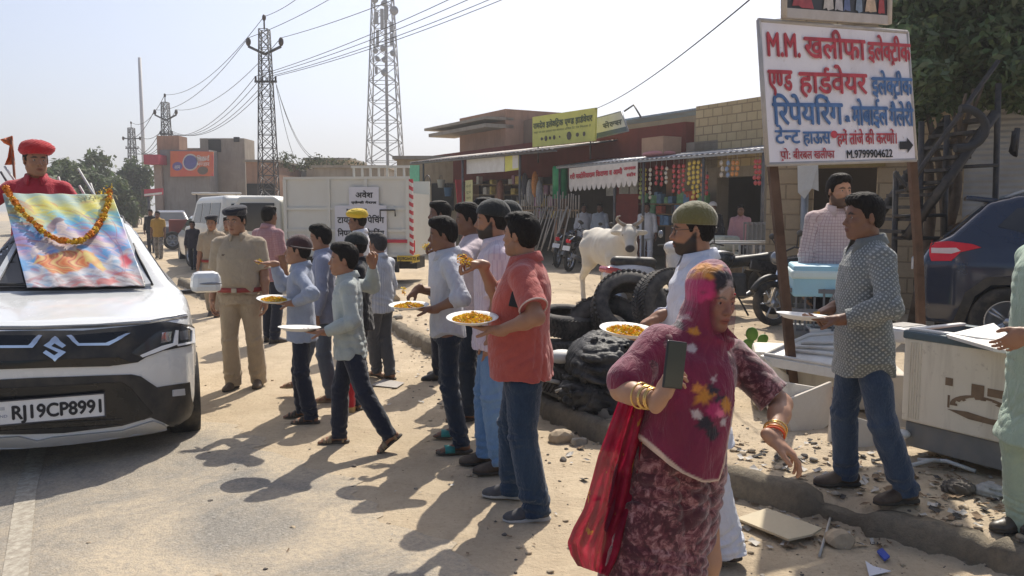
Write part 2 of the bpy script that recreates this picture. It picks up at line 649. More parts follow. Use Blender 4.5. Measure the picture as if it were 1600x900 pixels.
def hand_prims(wr,X,Zb,side,s,preset,fat=1.0):
 """wr wrist, X finger direction, Zb back-of-hand normal, side +1 left / -1 right."""
 X=_n3(X)
 Z=_n3(np.asarray(Zb,float)-(np.asarray(Zb,float)@X)*X)
 Y=np.cross(Z,X)
 Yt=Y*(-side)
 P=lambda x,y,z: wr+(X*x+Yt*y+Z*z)*s
 out=[ell(P(0.05,0.0,0),np.array([0.058,0.041*fat,0.018*fat])*s,np.stack([X,Yt,Z],1),0.012),cone(P(-0.03,0,0),P(0.02,0,0),0.025*s*fat,0.024*s*fat,0.02),cone(P(0.02,0.024,-0.008),P(0.055,0.03,-0.01),0.016*s,0.013*s,0.012),cone(P(0.045,0.03,0),P(0.085,0.03,0),0.013*s*fat,0.010*s,0.01),cone(P(0.045,-0.03,0),P(0.078,-0.031,0),0.013*s*fat,0.0095*s,0.01)]
 base=[(0.088,0.031),(0.092,0.0105),(0.088,-0.0105),(0.080,-0.031)]
 lens=[(0.040,0.025,0.019),(0.044,0.028,0.020),(0.041,0.026,0.019),(0.032,0.020,0.017)]
 rad=[0.0090,0.0093,0.0088,0.0078]
 tips=[]
 for f in range(4):
  p=P(base[f][0],base[f][1],0.002)
  a=0.0
  spread=(1.5-f)*0.055
  for sg in range(3):
   a+=R(CURL[preset][f][sg])
   dx=X*math.cos(a)-Z*math.sin(a)
   dx=_n3(dx+Yt*spread*math.cos(a))
   q=p+dx*lens[f][sg]*s
   r0=rad[f]*s*fat*(1-0.08*sg)
   out.append(cone(p,q,r0,r0*0.93,0.004 if sg else 0.008))
   p=q
  tips.append(p)
 th={"relax": (0.72,0.62,-0.32),"plate": (0.62,0.55,0.55),"pinch": (0.72,0.30,-0.66),"grip": (0.70,0.2,-0.7),"phone": (0.75,0.42,-0.52),"open": (0.6,0.8,-0.1)}[preset]
 d1=_n3(X*th[0]+Yt*th[1]+Z*th[2])
 b2={"plate": 0.35,"pinch":-0.1,"grip":-0.5,"phone":-0.25}.get(preset,0.0)
 d2=_n3(d1+X*0.45+Yt*(-0.45+b2*0.3))
 p0=P(0.022,0.027,-0.006)
 p1=p0+d1*0.040*s
 p2=p1+d1*0.012*s+d2*0.020*s
 p3=p2+d2*0.022*s
 out+=[cone(p0,p1,0.0145*s,0.0115*s,0.012),cone(p1,p2,0.0112*s,0.0102*s,0.004),cone(p2,p3,0.0102*s,0.0088*s,0.004)]
 return out,tips,P
def head_prims(o,Rh,s,fem=False,child=False,jaw=1.0):
 W=lambda x,y,z: o+Rh@(np.array([x,y,z])*s)
 Rx=Rh
 e=lambda c,r,k,op="u",rot=None: ell(W(*c),np.array(r)*s,Rx if rot is None else Rx@rot,k*s,op)
 cn=lambda a,b,r1,r2,k,op="u": cone(W(*a),W(*b),r1*s,r2*s,k*s,op)
 j=(0.92 if fem or child else 1.0)*jaw
 pr=[e((-0.014,0,0.040),(0.098,0.077,0.080),0.02),e((0.020,0,-0.035),(0.066,0.060*j,0.075),0.045),e((0.040,0,-0.070),(0.046,0.043*j,0.040),0.03),cn((0.068,-0.008,-0.100),(0.068,0.008,-0.100),0.0175,0.0175,0.022),cn((0.000,0.050*j,-0.060),(0.050,0.022,-0.100),0.017,0.014,0.03),cn((0.000,-0.050*j,-0.060),(0.050,-0.022,-0.100),0.017,0.014,0.03),cn((0.064,-0.034,0.024),(0.064,0.034,0.024),0.015,0.015,0.016),e((0.058,0.038,-0.028),(0.022,0.020,0.018),0.022),e((0.058,-0.038,-0.028),(0.022,0.020,0.018),0.022),e((0.092,0.032,0.002),(0.016,0.019,0.012),0.012,"s"),e((0.092,-0.032,0.002),(0.016,0.019,0.012),0.012,"s"),cn((0.078,0,0.012),(0.101,0,-0.030),0.0075,0.0105,0.010),e((0.103,0,-0.034),(0.0115,0.0115,0.010),0.008),e((0.092,0.013,-0.037),(0.011,0.0085,0.008),0.006),e((0.092,-0.013,-0.037),(0.011,0.0085,0.008),0.006),e((0.080,0,-0.060),(0.016,0.028,0.016),0.012),e((0.090,0,-0.0635),(0.0105,0.023,0.0055),0.005),e((0.088,0,-0.0745),(0.0105,0.019,0.0065),0.005),cn((0.0945,-0.022,-0.0687),(0.0945,0.022,-0.0687),0.0022,0.0022,0.004,"s")]
 for sd in (1,-1):
  er=rotm(sd*0.35,0.12,0)
  pr+=[e((-0.012,sd*0.079,-0.008),(0.020,0.0085,0.031),0.006,"u",er),e((-0.006,sd*0.089,-0.006),(0.011,0.006,0.018),0.006,"s",er),cn((0.0785,sd*0.019,0.0088),(0.074,sd*0.045,0.0070),0.0056,0.0052,0.006),cn((0.077,sd*0.020,-0.0095),(0.074,sd*0.044,-0.0085),0.0048,0.0048,0.008)]
 return pr,W
def head_color(L,base,beard=0.0,lips=None,hairc=(0.012,0.010,0.009),brow=True,female=False):
 """Colours of skin by place on the head; L are head-local points in unit size."""
 c=np.tile(np.array(base),(len(L),1))
 x,y,z=L[:,0],L[:,1],L[:,2]
 ay=np.abs(y)
 def blend(w,col):
  nonlocal c
  w=np.clip(w,0,1)[:,None]
  c=c*(1-w)+np.array(col)*w
 lipc=lips or (base[0]*0.80,base[1]*0.52,base[2]*0.50)
 lw=np.clip(1.3-((z+0.069)/0.0125)**2-(y/0.025)**2,0,1)*(x>0.074)
 blend(lw*1.4,lipc)
 blend(np.clip(1.2-((z+0.0687)/0.0028)**2-(y/0.026)**2,0,1)*(x>0.07),np.array(lipc)*0.35)
 blend(np.clip(1.2-((ay-0.011)/0.005)**2-((z+0.0435)/0.004)**2,0,1)*(x>0.085),np.array(base)*0.25)
 if brow:
  zb=0.0245-0.35*np.abs(ay-0.030)
  blend(np.clip(1.7-((z-zb)/(0.0042 if female else 0.006))**2-((ay-0.031)/0.020)**2,0,1)*(x>0.045)*0.95,hairc)
 blend(np.clip(1.2-((ay-0.032)/0.022)**2-((z+0.010)/0.010)**2,0,1)*(x>0.05)*0.25,np.array(base)*0.55)
 if beard>0:
  edge=np.interp(x,[-0.03,0.0,0.02,0.05,0.07,0.12],[0.0,-0.005,-0.03,-0.058,-0.054,-0.048])
  w=np.clip((edge-z)/0.010,0,1)*np.clip((x+0.016)/0.01,0,1)*np.clip((z+0.150)/0.02,0,1)
  nolip=1-np.clip(1.4-((z+0.070)/0.011)**2-(y/0.022)**2,0,1)
  blend(w*nolip*min(beard,0.97),hairc)
  must=np.clip(1.5-((z+0.0535+0.25*ay*0.6)/0.0065)**2-(y/0.030)**2,0,1)*(x>0.06)
  blend(must*min(1,beard*1.6),hairc)
 return c
def skin_mat(name="skin"):
 if name in _mats: return _mats[name]
 t=NT(name)
 a=t.attr("Col","Color")
 nz=t.noise(t.co(),28,4,0.6)
 c=t.mix(t.ramp(nz,[(0.3,0.0),(0.75,0.35)]),a,t.mix(1.0,a,(0.78,0.66,0.60),"MULTIPLY"))
 t.fin(c,t.math("MULTIPLY_ADD",nz,0.15,0.42),0,0.4)
 t.set(t.p,"Subsurface Weight",0.06)
 t.p.inputs["Subsurface Radius"].default_value=(0.012,0.004,0.002)
 t.p.inputs["Subsurface Scale"].default_value=0.5
 t.bump(t.noise(t.co(),420,3,0.6),0.18,0.002)
 _mats[name]=t.m
 return t.m
def hair_mat(name="hair",col=(0.011,0.009,0.008)):
 if name in _mats: return _mats[name]
 t=NT(name)
 v=t.mapv(t.co(),(1,1,0.35))
 nz=t.noise(v,160,4,0.7)
 t.fin(t.ramp(nz,[(0.3,tuple(x*0.6 for x in col)),(0.75,tuple(min(1,x*1.6) for x in col))]),0.62,0,0.12)
 t.bump(nz,0.9,0.006)
 _mats[name]=t.m
 return t.m
def cloth_mat(name,color,kind="plain",c2=(0.1,0.1,0.1),rough=0.85,scale=1.0,worn=None,sheen=0.25):
 """Woven cloth. Patterns are laid in the garment's own (around, along) metres held by the attribute uvp."""
 if name in _mats: return _mats[name]
 t=NT(name)
 uv=t.attr("uvp")
 x,y,z=t.sep(uv)
 nz=t.noise(t.co(),7,5,0.65)
 col=t.mix(t.ramp(nz,[(0.3,0.0),(0.72,1.0)]),tuple(v*0.86 for v in color),tuple(min(1,v*1.08) for v in color))
 def band(u,period,width,soft=0.04):
  f=t.math("FRACT",t.math("MULTIPLY",u,1.0/period))
  d=t.math("ABSOLUTE",t.math("SUBTRACT",f,0.5))
  return t.ramp(d,[(max(0,width/2-soft),1.0),(width/2+soft,0.0)])
 if kind=="stripes":
  col=t.mix(t.math("MULTIPLY",band(x,0.024*scale,0.22),0.75),col,c2)
 elif kind=="check":
  f=t.math("MAXIMUM",band(x,0.030*scale,0.16),band(y,0.030*scale,0.16))
  col=t.mix(t.math("MULTIPLY",f,0.8),col,c2)
 elif kind=="dots":
  px=t.math("SUBTRACT",t.math("FRACT",t.math("MULTIPLY",t.math("ADD",x,y),1/(0.027*scale))),0.5)
  py=t.math("SUBTRACT",t.math("FRACT",t.math("MULTIPLY",t.math("SUBTRACT",x,y),1/(0.027*scale))),0.5)
  d=t.math("MAXIMUM",t.math("ABSOLUTE",px),t.math("ABSOLUTE",py))
  f=t.ramp(d,[(0.20,1.0),(0.27,0.0)])
  g=t.ramp(d,[(0.05,0.6),(0.09,0.0)])
  col=t.mix(t.math("MULTIPLY",f,0.72),col,c2)
  col=t.mix(g,col,color)
 elif kind=="denim":
  w=t.noise(t.mapv(t.co(),(1,1,0.3)),5,4,0.6)
  col=t.mix(t.ramp(w,[(0.45,0.0),(0.78,0.55)]),col,c2)
  tw=t.noise(t.mapv(t.co(),(1,1,0.25)),240,2,0.5)
  col=t.mix(t.ramp(tw,[(0.4,0.0),(0.7,0.22)]),col,c2)
 elif kind=="camo":
  w=t.noise(t.co(),11,3,0.6,1.2)
  col=t.mix(t.ramp(w,[(0.47,0.0),(0.53,1.0)]),col,c2)
 if worn: col=t.mix(t.ramp(t.noise(t.co(),3.2,5,0.6),[(0.5,0.0),(0.8,0.5)]),col,worn)
 t.fin(col,rough,0,0.2)
 t.set(t.p,"Sheen Weight",sheen)
 t.set(t.p,"Sheen Roughness",0.5)
 weave=t.noise(t.co(),520,2,0.5)
 fold=t.noise(t.mapv(t.co(),(1.0,1.0,0.55)),20,4,0.6,0.7)
 fine=t.noise(t.mapv(t.co(),(1.0,1.0,0.7),(0.4,0.3,0)),48,3,0.6,1.2)
 t.bump(t.math("MULTIPLY_ADD",weave,0.05,t.math("MULTIPLY_ADD",fine,0.35,fold)),0.75,0.016)
 _mats[name]=t.m
 return t.m
SKIN={"mid": (0.315,0.165,0.098),"dark": (0.185,0.092,0.055),"tan": (0.385,0.215,0.135),"fair": (0.40,0.225,0.14)}
def person(label,pos,face,H=1.72,skin="mid",girth=1.0,lean=0,twist=0,roll=0,head=(0,0,0),feet=((0.05,0.10,0,0,8),(-0.03,-0.10,0,0,-8)),hands=None,top=None,bottom=None,shoes=None,hair="short",cap=None,beard=0.0,res=0.006,belly=0.0,group=None,hs=1.0,fem=False,child=False,pelvis=(0,0,0),glasses=False,extra=None,seed=0,eyes=True,belt=None,collar=True,hairmat=None,ebend=None):
 """One person. face: world heading in degrees (0 = +X, 90 = +Y away, 270 = towards the camera).
    hands: {'L': dict(t=(fwd,left,up), pole=(..), dir=(..), back=(..), curl='relax')} in metres from the ground point."""
 s=H/1.72
 g=girth
 root=thing("person",label,"person",pos,R(face),group)
 A=np.array
 pel=A([pelvis[0],pelvis[1],0.955*s+pelvis[2]])
 Rt=rotm(R(twist),R(lean),R(roll))
 Rp=rotm(R(twist)*0.3,0,0)
 T=lambda x,y,z: pel+Rt@(A([x,y,z-0.955])*s)
 hipL,hipR=pel+Rp@(A([0,0.092,-0.045])*s),pel+Rp@(A([0,-0.092,-0.045])*s)
 shW=0.178 if not fem else 0.160
 shL,shR=T(-0.005,shW*(0.5+0.5*g),1.396),T(-0.005,-shW*(0.5+0.5*g),1.396)
 neck0,neck1=T(-0.012,0,1.435),T(0.012,0,1.545)
 Rh=rotm(R(head[0]),R(head[1]),R(head[2]))
 hsz=s**0.6*hs if H<1.6 else s*hs
 hc=neck1+Rh@(A([0.016,0,0.072])*hsz)+A([0.004,0,0])*s
 ankles,knees,ftd=[],[],[]
 for (hip,ft,sd) in ((hipL,feet[0],1),(hipR,feet[1],-1)):
  fx,fy,lift,fp,fyaw=ft
  Rf=rotm(R(fyaw),R(fp),0)
  ank=A([fx,fy,lift+0.0])+Rf@(A([-0.0,0,0.085])*s)
  kn,ank2=ik(hip,ank,0.425*s,0.405*s,A([1.0,0.18*sd,0]))
  ankles.append(ank2); knees.append(kn); ftd.append(Rf)
 dh={"L": dict(t=(0.06,0.26*s*(0.6+0.4*g),0.80*s),pole=(-1,0.4,0),dir=(0.15,0,-1),back=(0.0,1,0),curl="relax"),"R": dict(t=(0.06,-0.26*s*(0.6+0.4*g),0.80*s),pole=(-1,-0.4,0),dir=(0.15,0,-1),back=(0.0,-1,0),curl="relax")}
 hd={}
 for kx in "LR":
  q=dict(dh[kx])
  q.update((hands or {}).get(kx,{}))
  hd[kx]=q
 elbows,wrists={},{}
 for kx,sh in (("L",shL),("R",shR)):
  e,w=ik(sh,A(hd[kx]["t"]),0.288*s,0.250*s,hd[kx]["pole"])
  elbows[kx],wrists[kx]=e,w
  hd[kx]["w"]=w
 sk=SKIN[skin] if isinstance(skin,str) else skin
 rest=[loft(pel,Rt,A([-0.10,0.0,0.12,0.26,0.38,0.47,0.53])*s,A([0.145,0.15,0.135,0.145,0.145,0.105,0.055])*s*g,A([0.10,0.105,0.09,0.095,0.09,0.075,0.055])*s*g,A([0,0,0,0.005,0,-0.01,-0.01])*s,0.03),cone(neck0,neck1,0.060*s*(0.7+0.3*g),0.054*s,0.04),cone(neck1,hc+Rh@(A([-0.02,0,-0.02])*hsz),0.053*s,0.050*s,0.03),cone(T(-0.01,0.03,1.43),shL,0.042*s,0.044*s,0.05),cone(T(-0.01,-0.03,1.43),shR,0.042*s,0.044*s,0.05)]
 hp,W=head_prims(hc,Rh,hsz,fem,child)
 rest+=hp
 handP={}
 for kx,sh,sd in (("L",shL,1),("R",shR,-1)):
  e,w=elbows[kx],wrists[kx]
  ax=_n3(w-e)
  m=e+(w-e)*0.3
  fa=(0.7+0.3*g)
  rest+=[cone(sh,e,0.050*s*g,0.038*s*fa,0.03),cone(e,m,0.037*s*fa,0.040*s*fa,0.03),cone(m,w,0.039*s*fa,0.0255*s*fa,0.03)]
  hpz,tips,PP=hand_prims(w,hd[kx]["dir"],hd[kx]["back"],sd,s*(1.0 if not child else 1.04),hd[kx]["curl"])
  rest+=hpz
  handP[kx]=(PP,tips)
 barefoot=shoes and shoes.get("kind") in ("sandal","slide","thong")
 for i,(hip,kn,an) in enumerate(((hipL,knees[0],ankles[0]),(hipR,knees[1],ankles[1]))):
  Rf=ftd[i]
  rest+=[cone(hip,kn,0.075*s*g,0.052*s*g,0.04),cone(kn,kn+(an-kn)*0.35,0.050*s,0.050*s,0.03),cone(kn+(an-kn)*0.35,an,0.050*s,0.034*s,0.03)]
  F=lambda x,y,z: an+Rf@(A([x,y,z-0.085])*s)
  rest+=[ell(F(-0.035,0,0.040),A([0.035,0.030,0.036])*s,Rf,0.03),cone(F(0.0,0,0.06),F(0.10,0,0.034),0.034*s,0.020*s,0.03),ell(F(0.105,0,0.026),A([0.055,0.042,0.020])*s,Rf,0.02)]
  if barefoot:
   for tq in range(5):
    yy=(0.028-0.0145*tq)*(-1 if i==0 else 1)
    ln=0.052-0.006*tq
    rest.append(cone(F(0.125,yy,0.020),F(0.125+ln,yy*1.1,0.015),0.011*s if tq==0 else 0.0085*s,0.0095*s if tq==0 else 0.007*s,0.004))
 V,Fc=sdf_mesh(rest,res)
 L=(V-hc)@Rh/hsz
 onh=(np.abs(L[:,0])<0.16) & (np.abs(L[:,1])<0.11) & (L[:,2]>-0.17) & (L[:,2]<0.16)
 col=np.tile(A(sk),(len(V),1))
 if onh.any():
  col[onh]=head_color(L[onh],sk,beard,female=fem)
 if not eyes and onh.any():
  w=np.clip(1.5-((np.abs(L[:,1])-0.032)/0.014)**2-((L[:,2]-0.002)/0.006)**2,0,1)*(L[:,0]>0.05)*onh
  col=col*(1-w[:,None])+A([0.02,0.015,0.012])*w[:,None]
 me=np_mesh("body",V,Fc,True,{"Col": np.c_[col,np.ones(len(V))]})
 link("body",me,skin_mat(),root)
 if eyes:
  for sd in (1,-1):
   c=W(0.0700,sd*0.0315,0.0005)
   mb=MB().sphere((0,0,0),0.0118*hsz,16,12,Matrix(((0,0,1),(1,0,0),(0,1,0))))
   eo=mb.build("eye",eye_mat(),root)
   eo.matrix_local=Matrix.Translation(Vector(c))@Matrix([list(r) for r in Rh]).to_4x4()
 info=dict(s=s,hs=hsz,T=T,W=W,Rh=Rh,hc=hc,hands=handP,wrists=wrists,elbows=elbows,root=root,Rt=Rt,pel=pel,knees=knees,ankles=ankles,Rf=ftd,hd=hd,sh={"L": shL,"R": shR})
 cres=res*1.05
 if bottom:
  k=bottom.get("loose",1.0)
  hemw=bottom.get("hem",0.062)
  topz=0.02 if belt else 0.085
  pr=[loft(pel,Rp,A([-0.12,-0.05,0.0,topz])*s,A([0.172,0.182,0.172,0.160])*s*g,A([0.122,0.130,0.118,0.108])*s*g,None,0.05)]
  cut=[]
  for i,(hip,kn,an) in enumerate(((hipL,knees[0],ankles[0]),(hipR,knees[1],ankles[1]))):
   d=_n3(an-kn)
   endp=an+d*(bottom.get("len",0.035)*s)
   pr+=[cone(hip+A([0,0,-0.02]),kn,0.094*s*k*g,0.067*s*k,0.035),cone(kn,endp,0.066*s*k,hemw*s,0.03,flat=True)]
   pr.append(cone(kn+(an-kn)*0.25,an-d*0.1,0.064*s*k,hemw*s*0.98,0.03))
   cut.append((endp,d))
  sd0=seed*7+1
  kn0=knees
  def postb(P,d):
   zz=np.clip(1-np.abs(P[:,2]-kn0[0][2])/(0.16*s),0,1)+np.clip(1-np.abs(P[:,2]-0.13*s)/(0.12*s),0,1)*1.2+np.clip(1-np.abs(P[:,2]-0.85*s)/(0.1*s),0,1)*0.8
   d=d+wrinkle(P,0.0095,20,sd0,(1,1,2.0))*(0.35+zz)+wrinkle(P,0.004,45,sd0+3,(1,1,1.4))*(0.2+zz)+0.0035*np.sin(P[:,2]*88/s+2.5*np.sin(P[:,1]*25+P[:,0]*18))*np.clip(1-np.abs(P[:,2]-0.14*s)/(0.10*s),0,1)
   if top and top.get('hem',0.8)<0.95:
    d=d+0.020*s*np.clip((P[:,2]-(top.get('hem',0.8)-0.02)*s)/(0.06*s),0,1)
   return d
  V,Fc=sdf_mesh(pr,cres,postb)
  ang=np.arctan2(V[:,1]-pel[1],V[:,0]-pel[0])
  o=link("trousers",np_mesh("trousers",V,Fc,True,{"uvp": np.c_[ang*0.16,V[:,2],0*ang]}),bottom["mat"],root)
  info["trousers"]=o
 if top:
  hem=top.get("hem",0.80)
  k=top.get("loose",1.0)
  wid=A([0.196,0.190,0.182,0.182,0.186,0.178,0.140,0.092,0.068])*k
  dep=A([0.142,0.136,0.128,0.126,0.130,0.124,0.100,0.078,0.064])*k
  if fem: wid=A([0.205,0.200,0.170,0.160,0.168,0.172,0.150,0.095,0.066])*k
  if hem<0.7:
   fl=top.get("flare",1.0)
   zs=A([hem,0.72,0.90,1.02,1.14,1.26,1.35,1.425,1.468,1.492])
   wid=np.r_[0.205*fl*k,wid]
   dep=np.r_[0.165*fl*k,dep]
   zs=np.r_[[hem,min(0.80,hem+0.15)],zs[2:]]
  else:
   zs=A([hem,0.93,1.03,1.14,1.26,1.35,1.425,1.468,1.492])
  cx=np.interp(zs,[0.5,0.9,1.05,1.2,1.35,1.5],[0.0,0.005+belly*0.6,0.012+belly,0.012+belly*0.6,0.004,-0.012])
  dep=dep+np.interp(zs,[0.8,1.05,1.25,1.4],[belly*0.7,belly,belly*0.6,0])
  if belt: wid[:2] *=0.93; dep[:2] *=0.88
  gg=np.interp(zs,[1.40,1.5],[g,1.0])
  pr=[loft(pel,Rt,(zs-0.955)*s,wid*s*gg,dep*s*gg,cx*s,0.03,pw=2.25),cone(T(-0.012,0.04,1.447),shL,0.046*s,0.054*s*(0.5+0.5*g),0.04),cone(T(-0.012,-0.04,1.447),shR,0.046*s,0.054*s*(0.5+0.5*g),0.04)]
  sl=top.get("sleeve",0.5)
  slw=top.get("cuff",0.060)
  for kx,sh in (("L",shL),("R",shR)):
   if isinstance(sl,dict): slx=sl[kx]
   else: slx=sl
   e,w=elbows[kx],wrists[kx]
   if slx <=0: continue
   if slx <=1.0:
    q=sh+(e-sh)*slx
    pr+=[cone(sh-(e-sh)*0.02,q,0.061*s*k*(0.4+0.6*g),slw*s,0.03,flat=True),cone(sh,sh+(e-sh)*max(0.05,slx-0.3),0.060*s*k*(0.4+0.6*g),0.060*s*k,0.03)]
   else:
    q=e+(w-e)*(slx-1.0)
    pr+=[cone(sh,e,0.061*s*k*(0.4+0.6*g),0.053*s*k,0.03),cone(e,q,0.054*s*k,slw*s*0.72,0.03,flat=True),cone(e,e+(q-e)*0.6,0.053*s*k,0.047*s*k,0.03)]
  sd1=seed*13+5
  eL,eR=elbows["L"],elbows["R"]
  wa=top.get("wr",1.0)
  def postt(P,d):
   q=(P-pel)@Rt
   zz=0.55+0.9*np.clip(1-np.linalg.norm(P-eL,axis=1)/(0.16*s),0,1)+0.9*np.clip(1-np.linalg.norm(P-eR,axis=1)/(0.16*s),0,1)+0.5*np.clip((0.15*s-q[:,2])/(0.2*s),0,1)
   zz *=np.clip((0.56*s-q[:,2])/(0.10*s),0.1,1)
   d=d+wrinkle(P,0.0125*wa,14,sd1,(1.0,1.0,0.7))*zz+wrinkle(P,0.0068*wa,33,sd1+2,(1,1,1.2))*zz
   if hem<0.7 and top.get("slit"):
    d=np.maximum(d,-(np.maximum(np.abs(q[:,0]-0.0)-0.012*s,q[:,2]-(0.74-0.955)*s)))
   if hem<0.9 and top.get("tail"):
    ay=np.abs(q[:,1])/(0.19*s)
    d=np.maximum(d,(hem-0.955+top["tail"]*np.clip((ay-0.45)/0.5,0,1)**2)*s-q[:,2])
   return d
  V,Fc=sdf_mesh(pr,cres,postt)
  q=(V-pel)@Rt
  ang=np.arctan2(q[:,1],q[:,0])
  uv=np.c_[ang*0.165,q[:,2],np.zeros(len(V))]
  for kx,sh in (("L",shL),("R",shR)):
   e,w=elbows[kx],wrists[kx]
   for (a,b,add) in ((sh,e,0),(e,w,0.29)):
    u=_n3(b-a)
    tt=(V-a)@u
    rv=V-a-tt[:,None]*u
    rad=np.linalg.norm(rv,axis=1)
    on=(rad<0.085*s*k) & (tt>(0.03 if add==0 else-0.02)) & (tt<np.linalg.norm(b-a)+0.03)
    b1=_n3(np.cross(u,[0.3,0.1,1.0]))
    b2=np.cross(u,b1)
    an=np.arctan2(rv@b2,rv@b1)
    outw=np.abs(q[:,1])>0.16*s*(0.5+0.5*g)
    on=on & (outw | (add>0))
    uv[on,0]=an[on]*0.058
    uv[on,1]=tt[on]+add
  o=link(top.get("name","shirt"),np_mesh("shirt",V,Fc,True,{"uvp": uv}),top["mat"],root)
  info["shirt"]=o
  if collar and top.get("collar",True):
   cm=top.get("collarmat",top["mat"])
   pts=[]
   mb=MB()
   n=22
   rows=[]
   stand=top.get("stand",False)
   for i in range(n+1):
    a=R(26)+(2*PI-R(52))*i/n
    fr=0.5+0.5*math.cos(a)
    rows.append((a,fr))
   hgt=0.040 if not stand else 0.03
   for prof in (0,):
    vs,fs=[],[]
    for (a,fr) in rows:
     zb=1.487-0.034*fr
     ci,si=math.cos(a),math.sin(a)
     r0,r1,r2=0.066,0.068,0.092 if not stand else 0.07
     ox=-0.006+0.018*fr
     a0=T(ox+r0*ci*1.05,r0*si,zb-0.012)
     a1=T(ox+r1*ci*1.05-0.002,r1*si,zb+hgt)
     a2=T(ox+(r1+0.006)*ci*1.05,(r1+0.006)*si,zb+hgt-0.002)
     drop=0.012+0.030*max(0,fr)**3
     a3=T(ox+r2*ci*1.08+0.006*fr,r2*si,zb-drop if not stand else zb)
     vs+=[a0,a1,a2,a3]
    m_=len(rows)
    for i in range(m_-1):
     for j in range(3):
      fs.append((i*4+j,(i+1)*4+j,(i+1)*4+j+1,i*4+j+1))
    mb._add(vs,fs,True)
   co=mb.build("collar",cm,root,fix=False)
   so=co.modifiers.new("thick","SOLIDIFY")
   so.thickness=0.004
   co.data.attributes.new("uvp","FLOAT_VECTOR","POINT")
 if belt:
  zb=0.012
  pts=[]
  for i in range(28):
   a=2*PI*i/28
   pts.append(tuple(pel+Rt@(A([0.152*g*math.cos(a)+0.004+belly*0.8*max(0,math.cos(a)),0.199*g*math.sin(a),zb])*s)))
  vs,fs=[],[]
  for p_ in pts:
   vs+=[tuple(A(p_)+A([0,0,-0.022])),tuple(A(p_)+A([0,0,0.022]))]
  n=len(pts)
  fs=[(2*i,2*((i+1) % n),2*((i+1) % n)+1,2*i+1) for i in range(n)]
  mb=MB()
  mb._add(vs,fs,True)
  b=mb.build("belt",belt,root,fix=False)
  so=b.modifiers.new("thick","SOLIDIFY")
  so.thickness=0.010
  so.offset=1.0
  bp=pel+Rt@(A([0.168*g+0.004+belly*0.8,0,zb])*s)
  MB().box((0,0,0),(0.010,0.050,0.042),bev=0.003).build("buckle",M("buckle_metal",(0.35,0.30,0.24),0.4,0.7),b,tuple(bp))
 if shoes:
  for i in (0,1):
   an,Rf=ankles[i],ftd[i]
   F=lambda x,y,z: an+Rf@(A([x,y,z-0.085])*s)
   kd=shoes["kind"]
   pln=lambda z0: (lambda P,d: np.maximum(d,-((P-an)@Rf[:,2]+(0.085-z0)*s)))
   sole=[ell(F(0.105,0,0.006),A([0.085,0.050,0.026])*s,Rf,0.02),ell(F(-0.035,0,0.006),A([0.056,0.040,0.026])*s,Rf,0.02),cone(F(-0.03,0,0.0),F(0.11,0,0.0),0.033*s,0.036*s,0.02)]
   st=shoes.get("st",0.022)*s
   sole.append(Prim(lambda P,an=an,Rf=Rf: np.abs((P-an)@Rf[:,2]+0.085*s-st/2)-st/2,F(0.03,0,0.01),0.3,0.0,"i"))
   if kd in ("shoe","sneaker","loafer"):
    up=[ell(F(-0.03,0,0.045),A([0.052,0.038,0.050])*s,Rf,0.03),cone(F(-0.005,0,0.075),F(0.085,0,0.035),0.040*s,0.034*s,0.03),ell(F(0.115,0,0.020),A([0.074,0.046,0.036])*s,Rf,0.03),cone(F(-0.01,0,0.06),F(-0.012,0,0.115 if kd !="loafer" else 0.085),0.042*s,0.044*s,0.02)]
    V,Fc=sdf_mesh(up,min(cres,0.006),lambda P,d: np.maximum(d+wrinkle(P,0.0012,60,i),-((P-an)@Rf[:,2]+(0.085-0.012)*s)))
    so=link("shoe",np_mesh("shoe",V,Fc),shoes["mat"],root)
    V,Fc=sdf_mesh(sole,min(cres,0.006))
    link("sole",np_mesh("sole",V,Fc),shoes["sole"],so)
   else:
    V,Fc=sdf_mesh(sole,min(cres,0.006))
    so=link("sandal",np_mesh("sandal",V,Fc),shoes["sole"],root)
    mb=MB()
    def strap(x0,x1,h0,w=0.03):
     P0=[]
     for q in range(11):
      a=PI*q/10
      P0.append(F(x0+(x1-x0)*q/10,0.050*math.cos(a),0.012+h0*math.sin(a)**0.7))
     vs=[]
     for p_ in P0:
      vs+=[p_-Rf[:,0]*w*s/2,p_+Rf[:,0]*w*s/2]
     mb._add([tuple(v) for v in vs],[(2*q,2*q+1,2*q+3,2*q+2) for q in range(10)],True)
    if kd=="slide": strap(0.085,0.085,0.048,0.072)
    elif kd=="sandal":
     strap(0.125,0.125,0.036,0.022); strap(0.075,0.075,0.055,0.022); strap(0.10,0.06,0.05,0.016); strap(-0.03,-0.03,0.07,0.02)
    else:
     strap(0.13,0.06,0.045,0.012); strap(0.06,0.13,0.045,0.012)
    stp=mb.build("strap",shoes["mat"],so,fix=False)
    sm_=stp.modifiers.new("thick","SOLIDIFY")
    sm_.thickness=0.005
    sm_.offset=1.0
 hl=lambda P: (P-hc)@Rh/hsz
 E=lambda c,r,k=0.02,rot=None: ell(W(*c),A(r)*hsz,Rh if rot is None else Rh@rot,k*hsz)
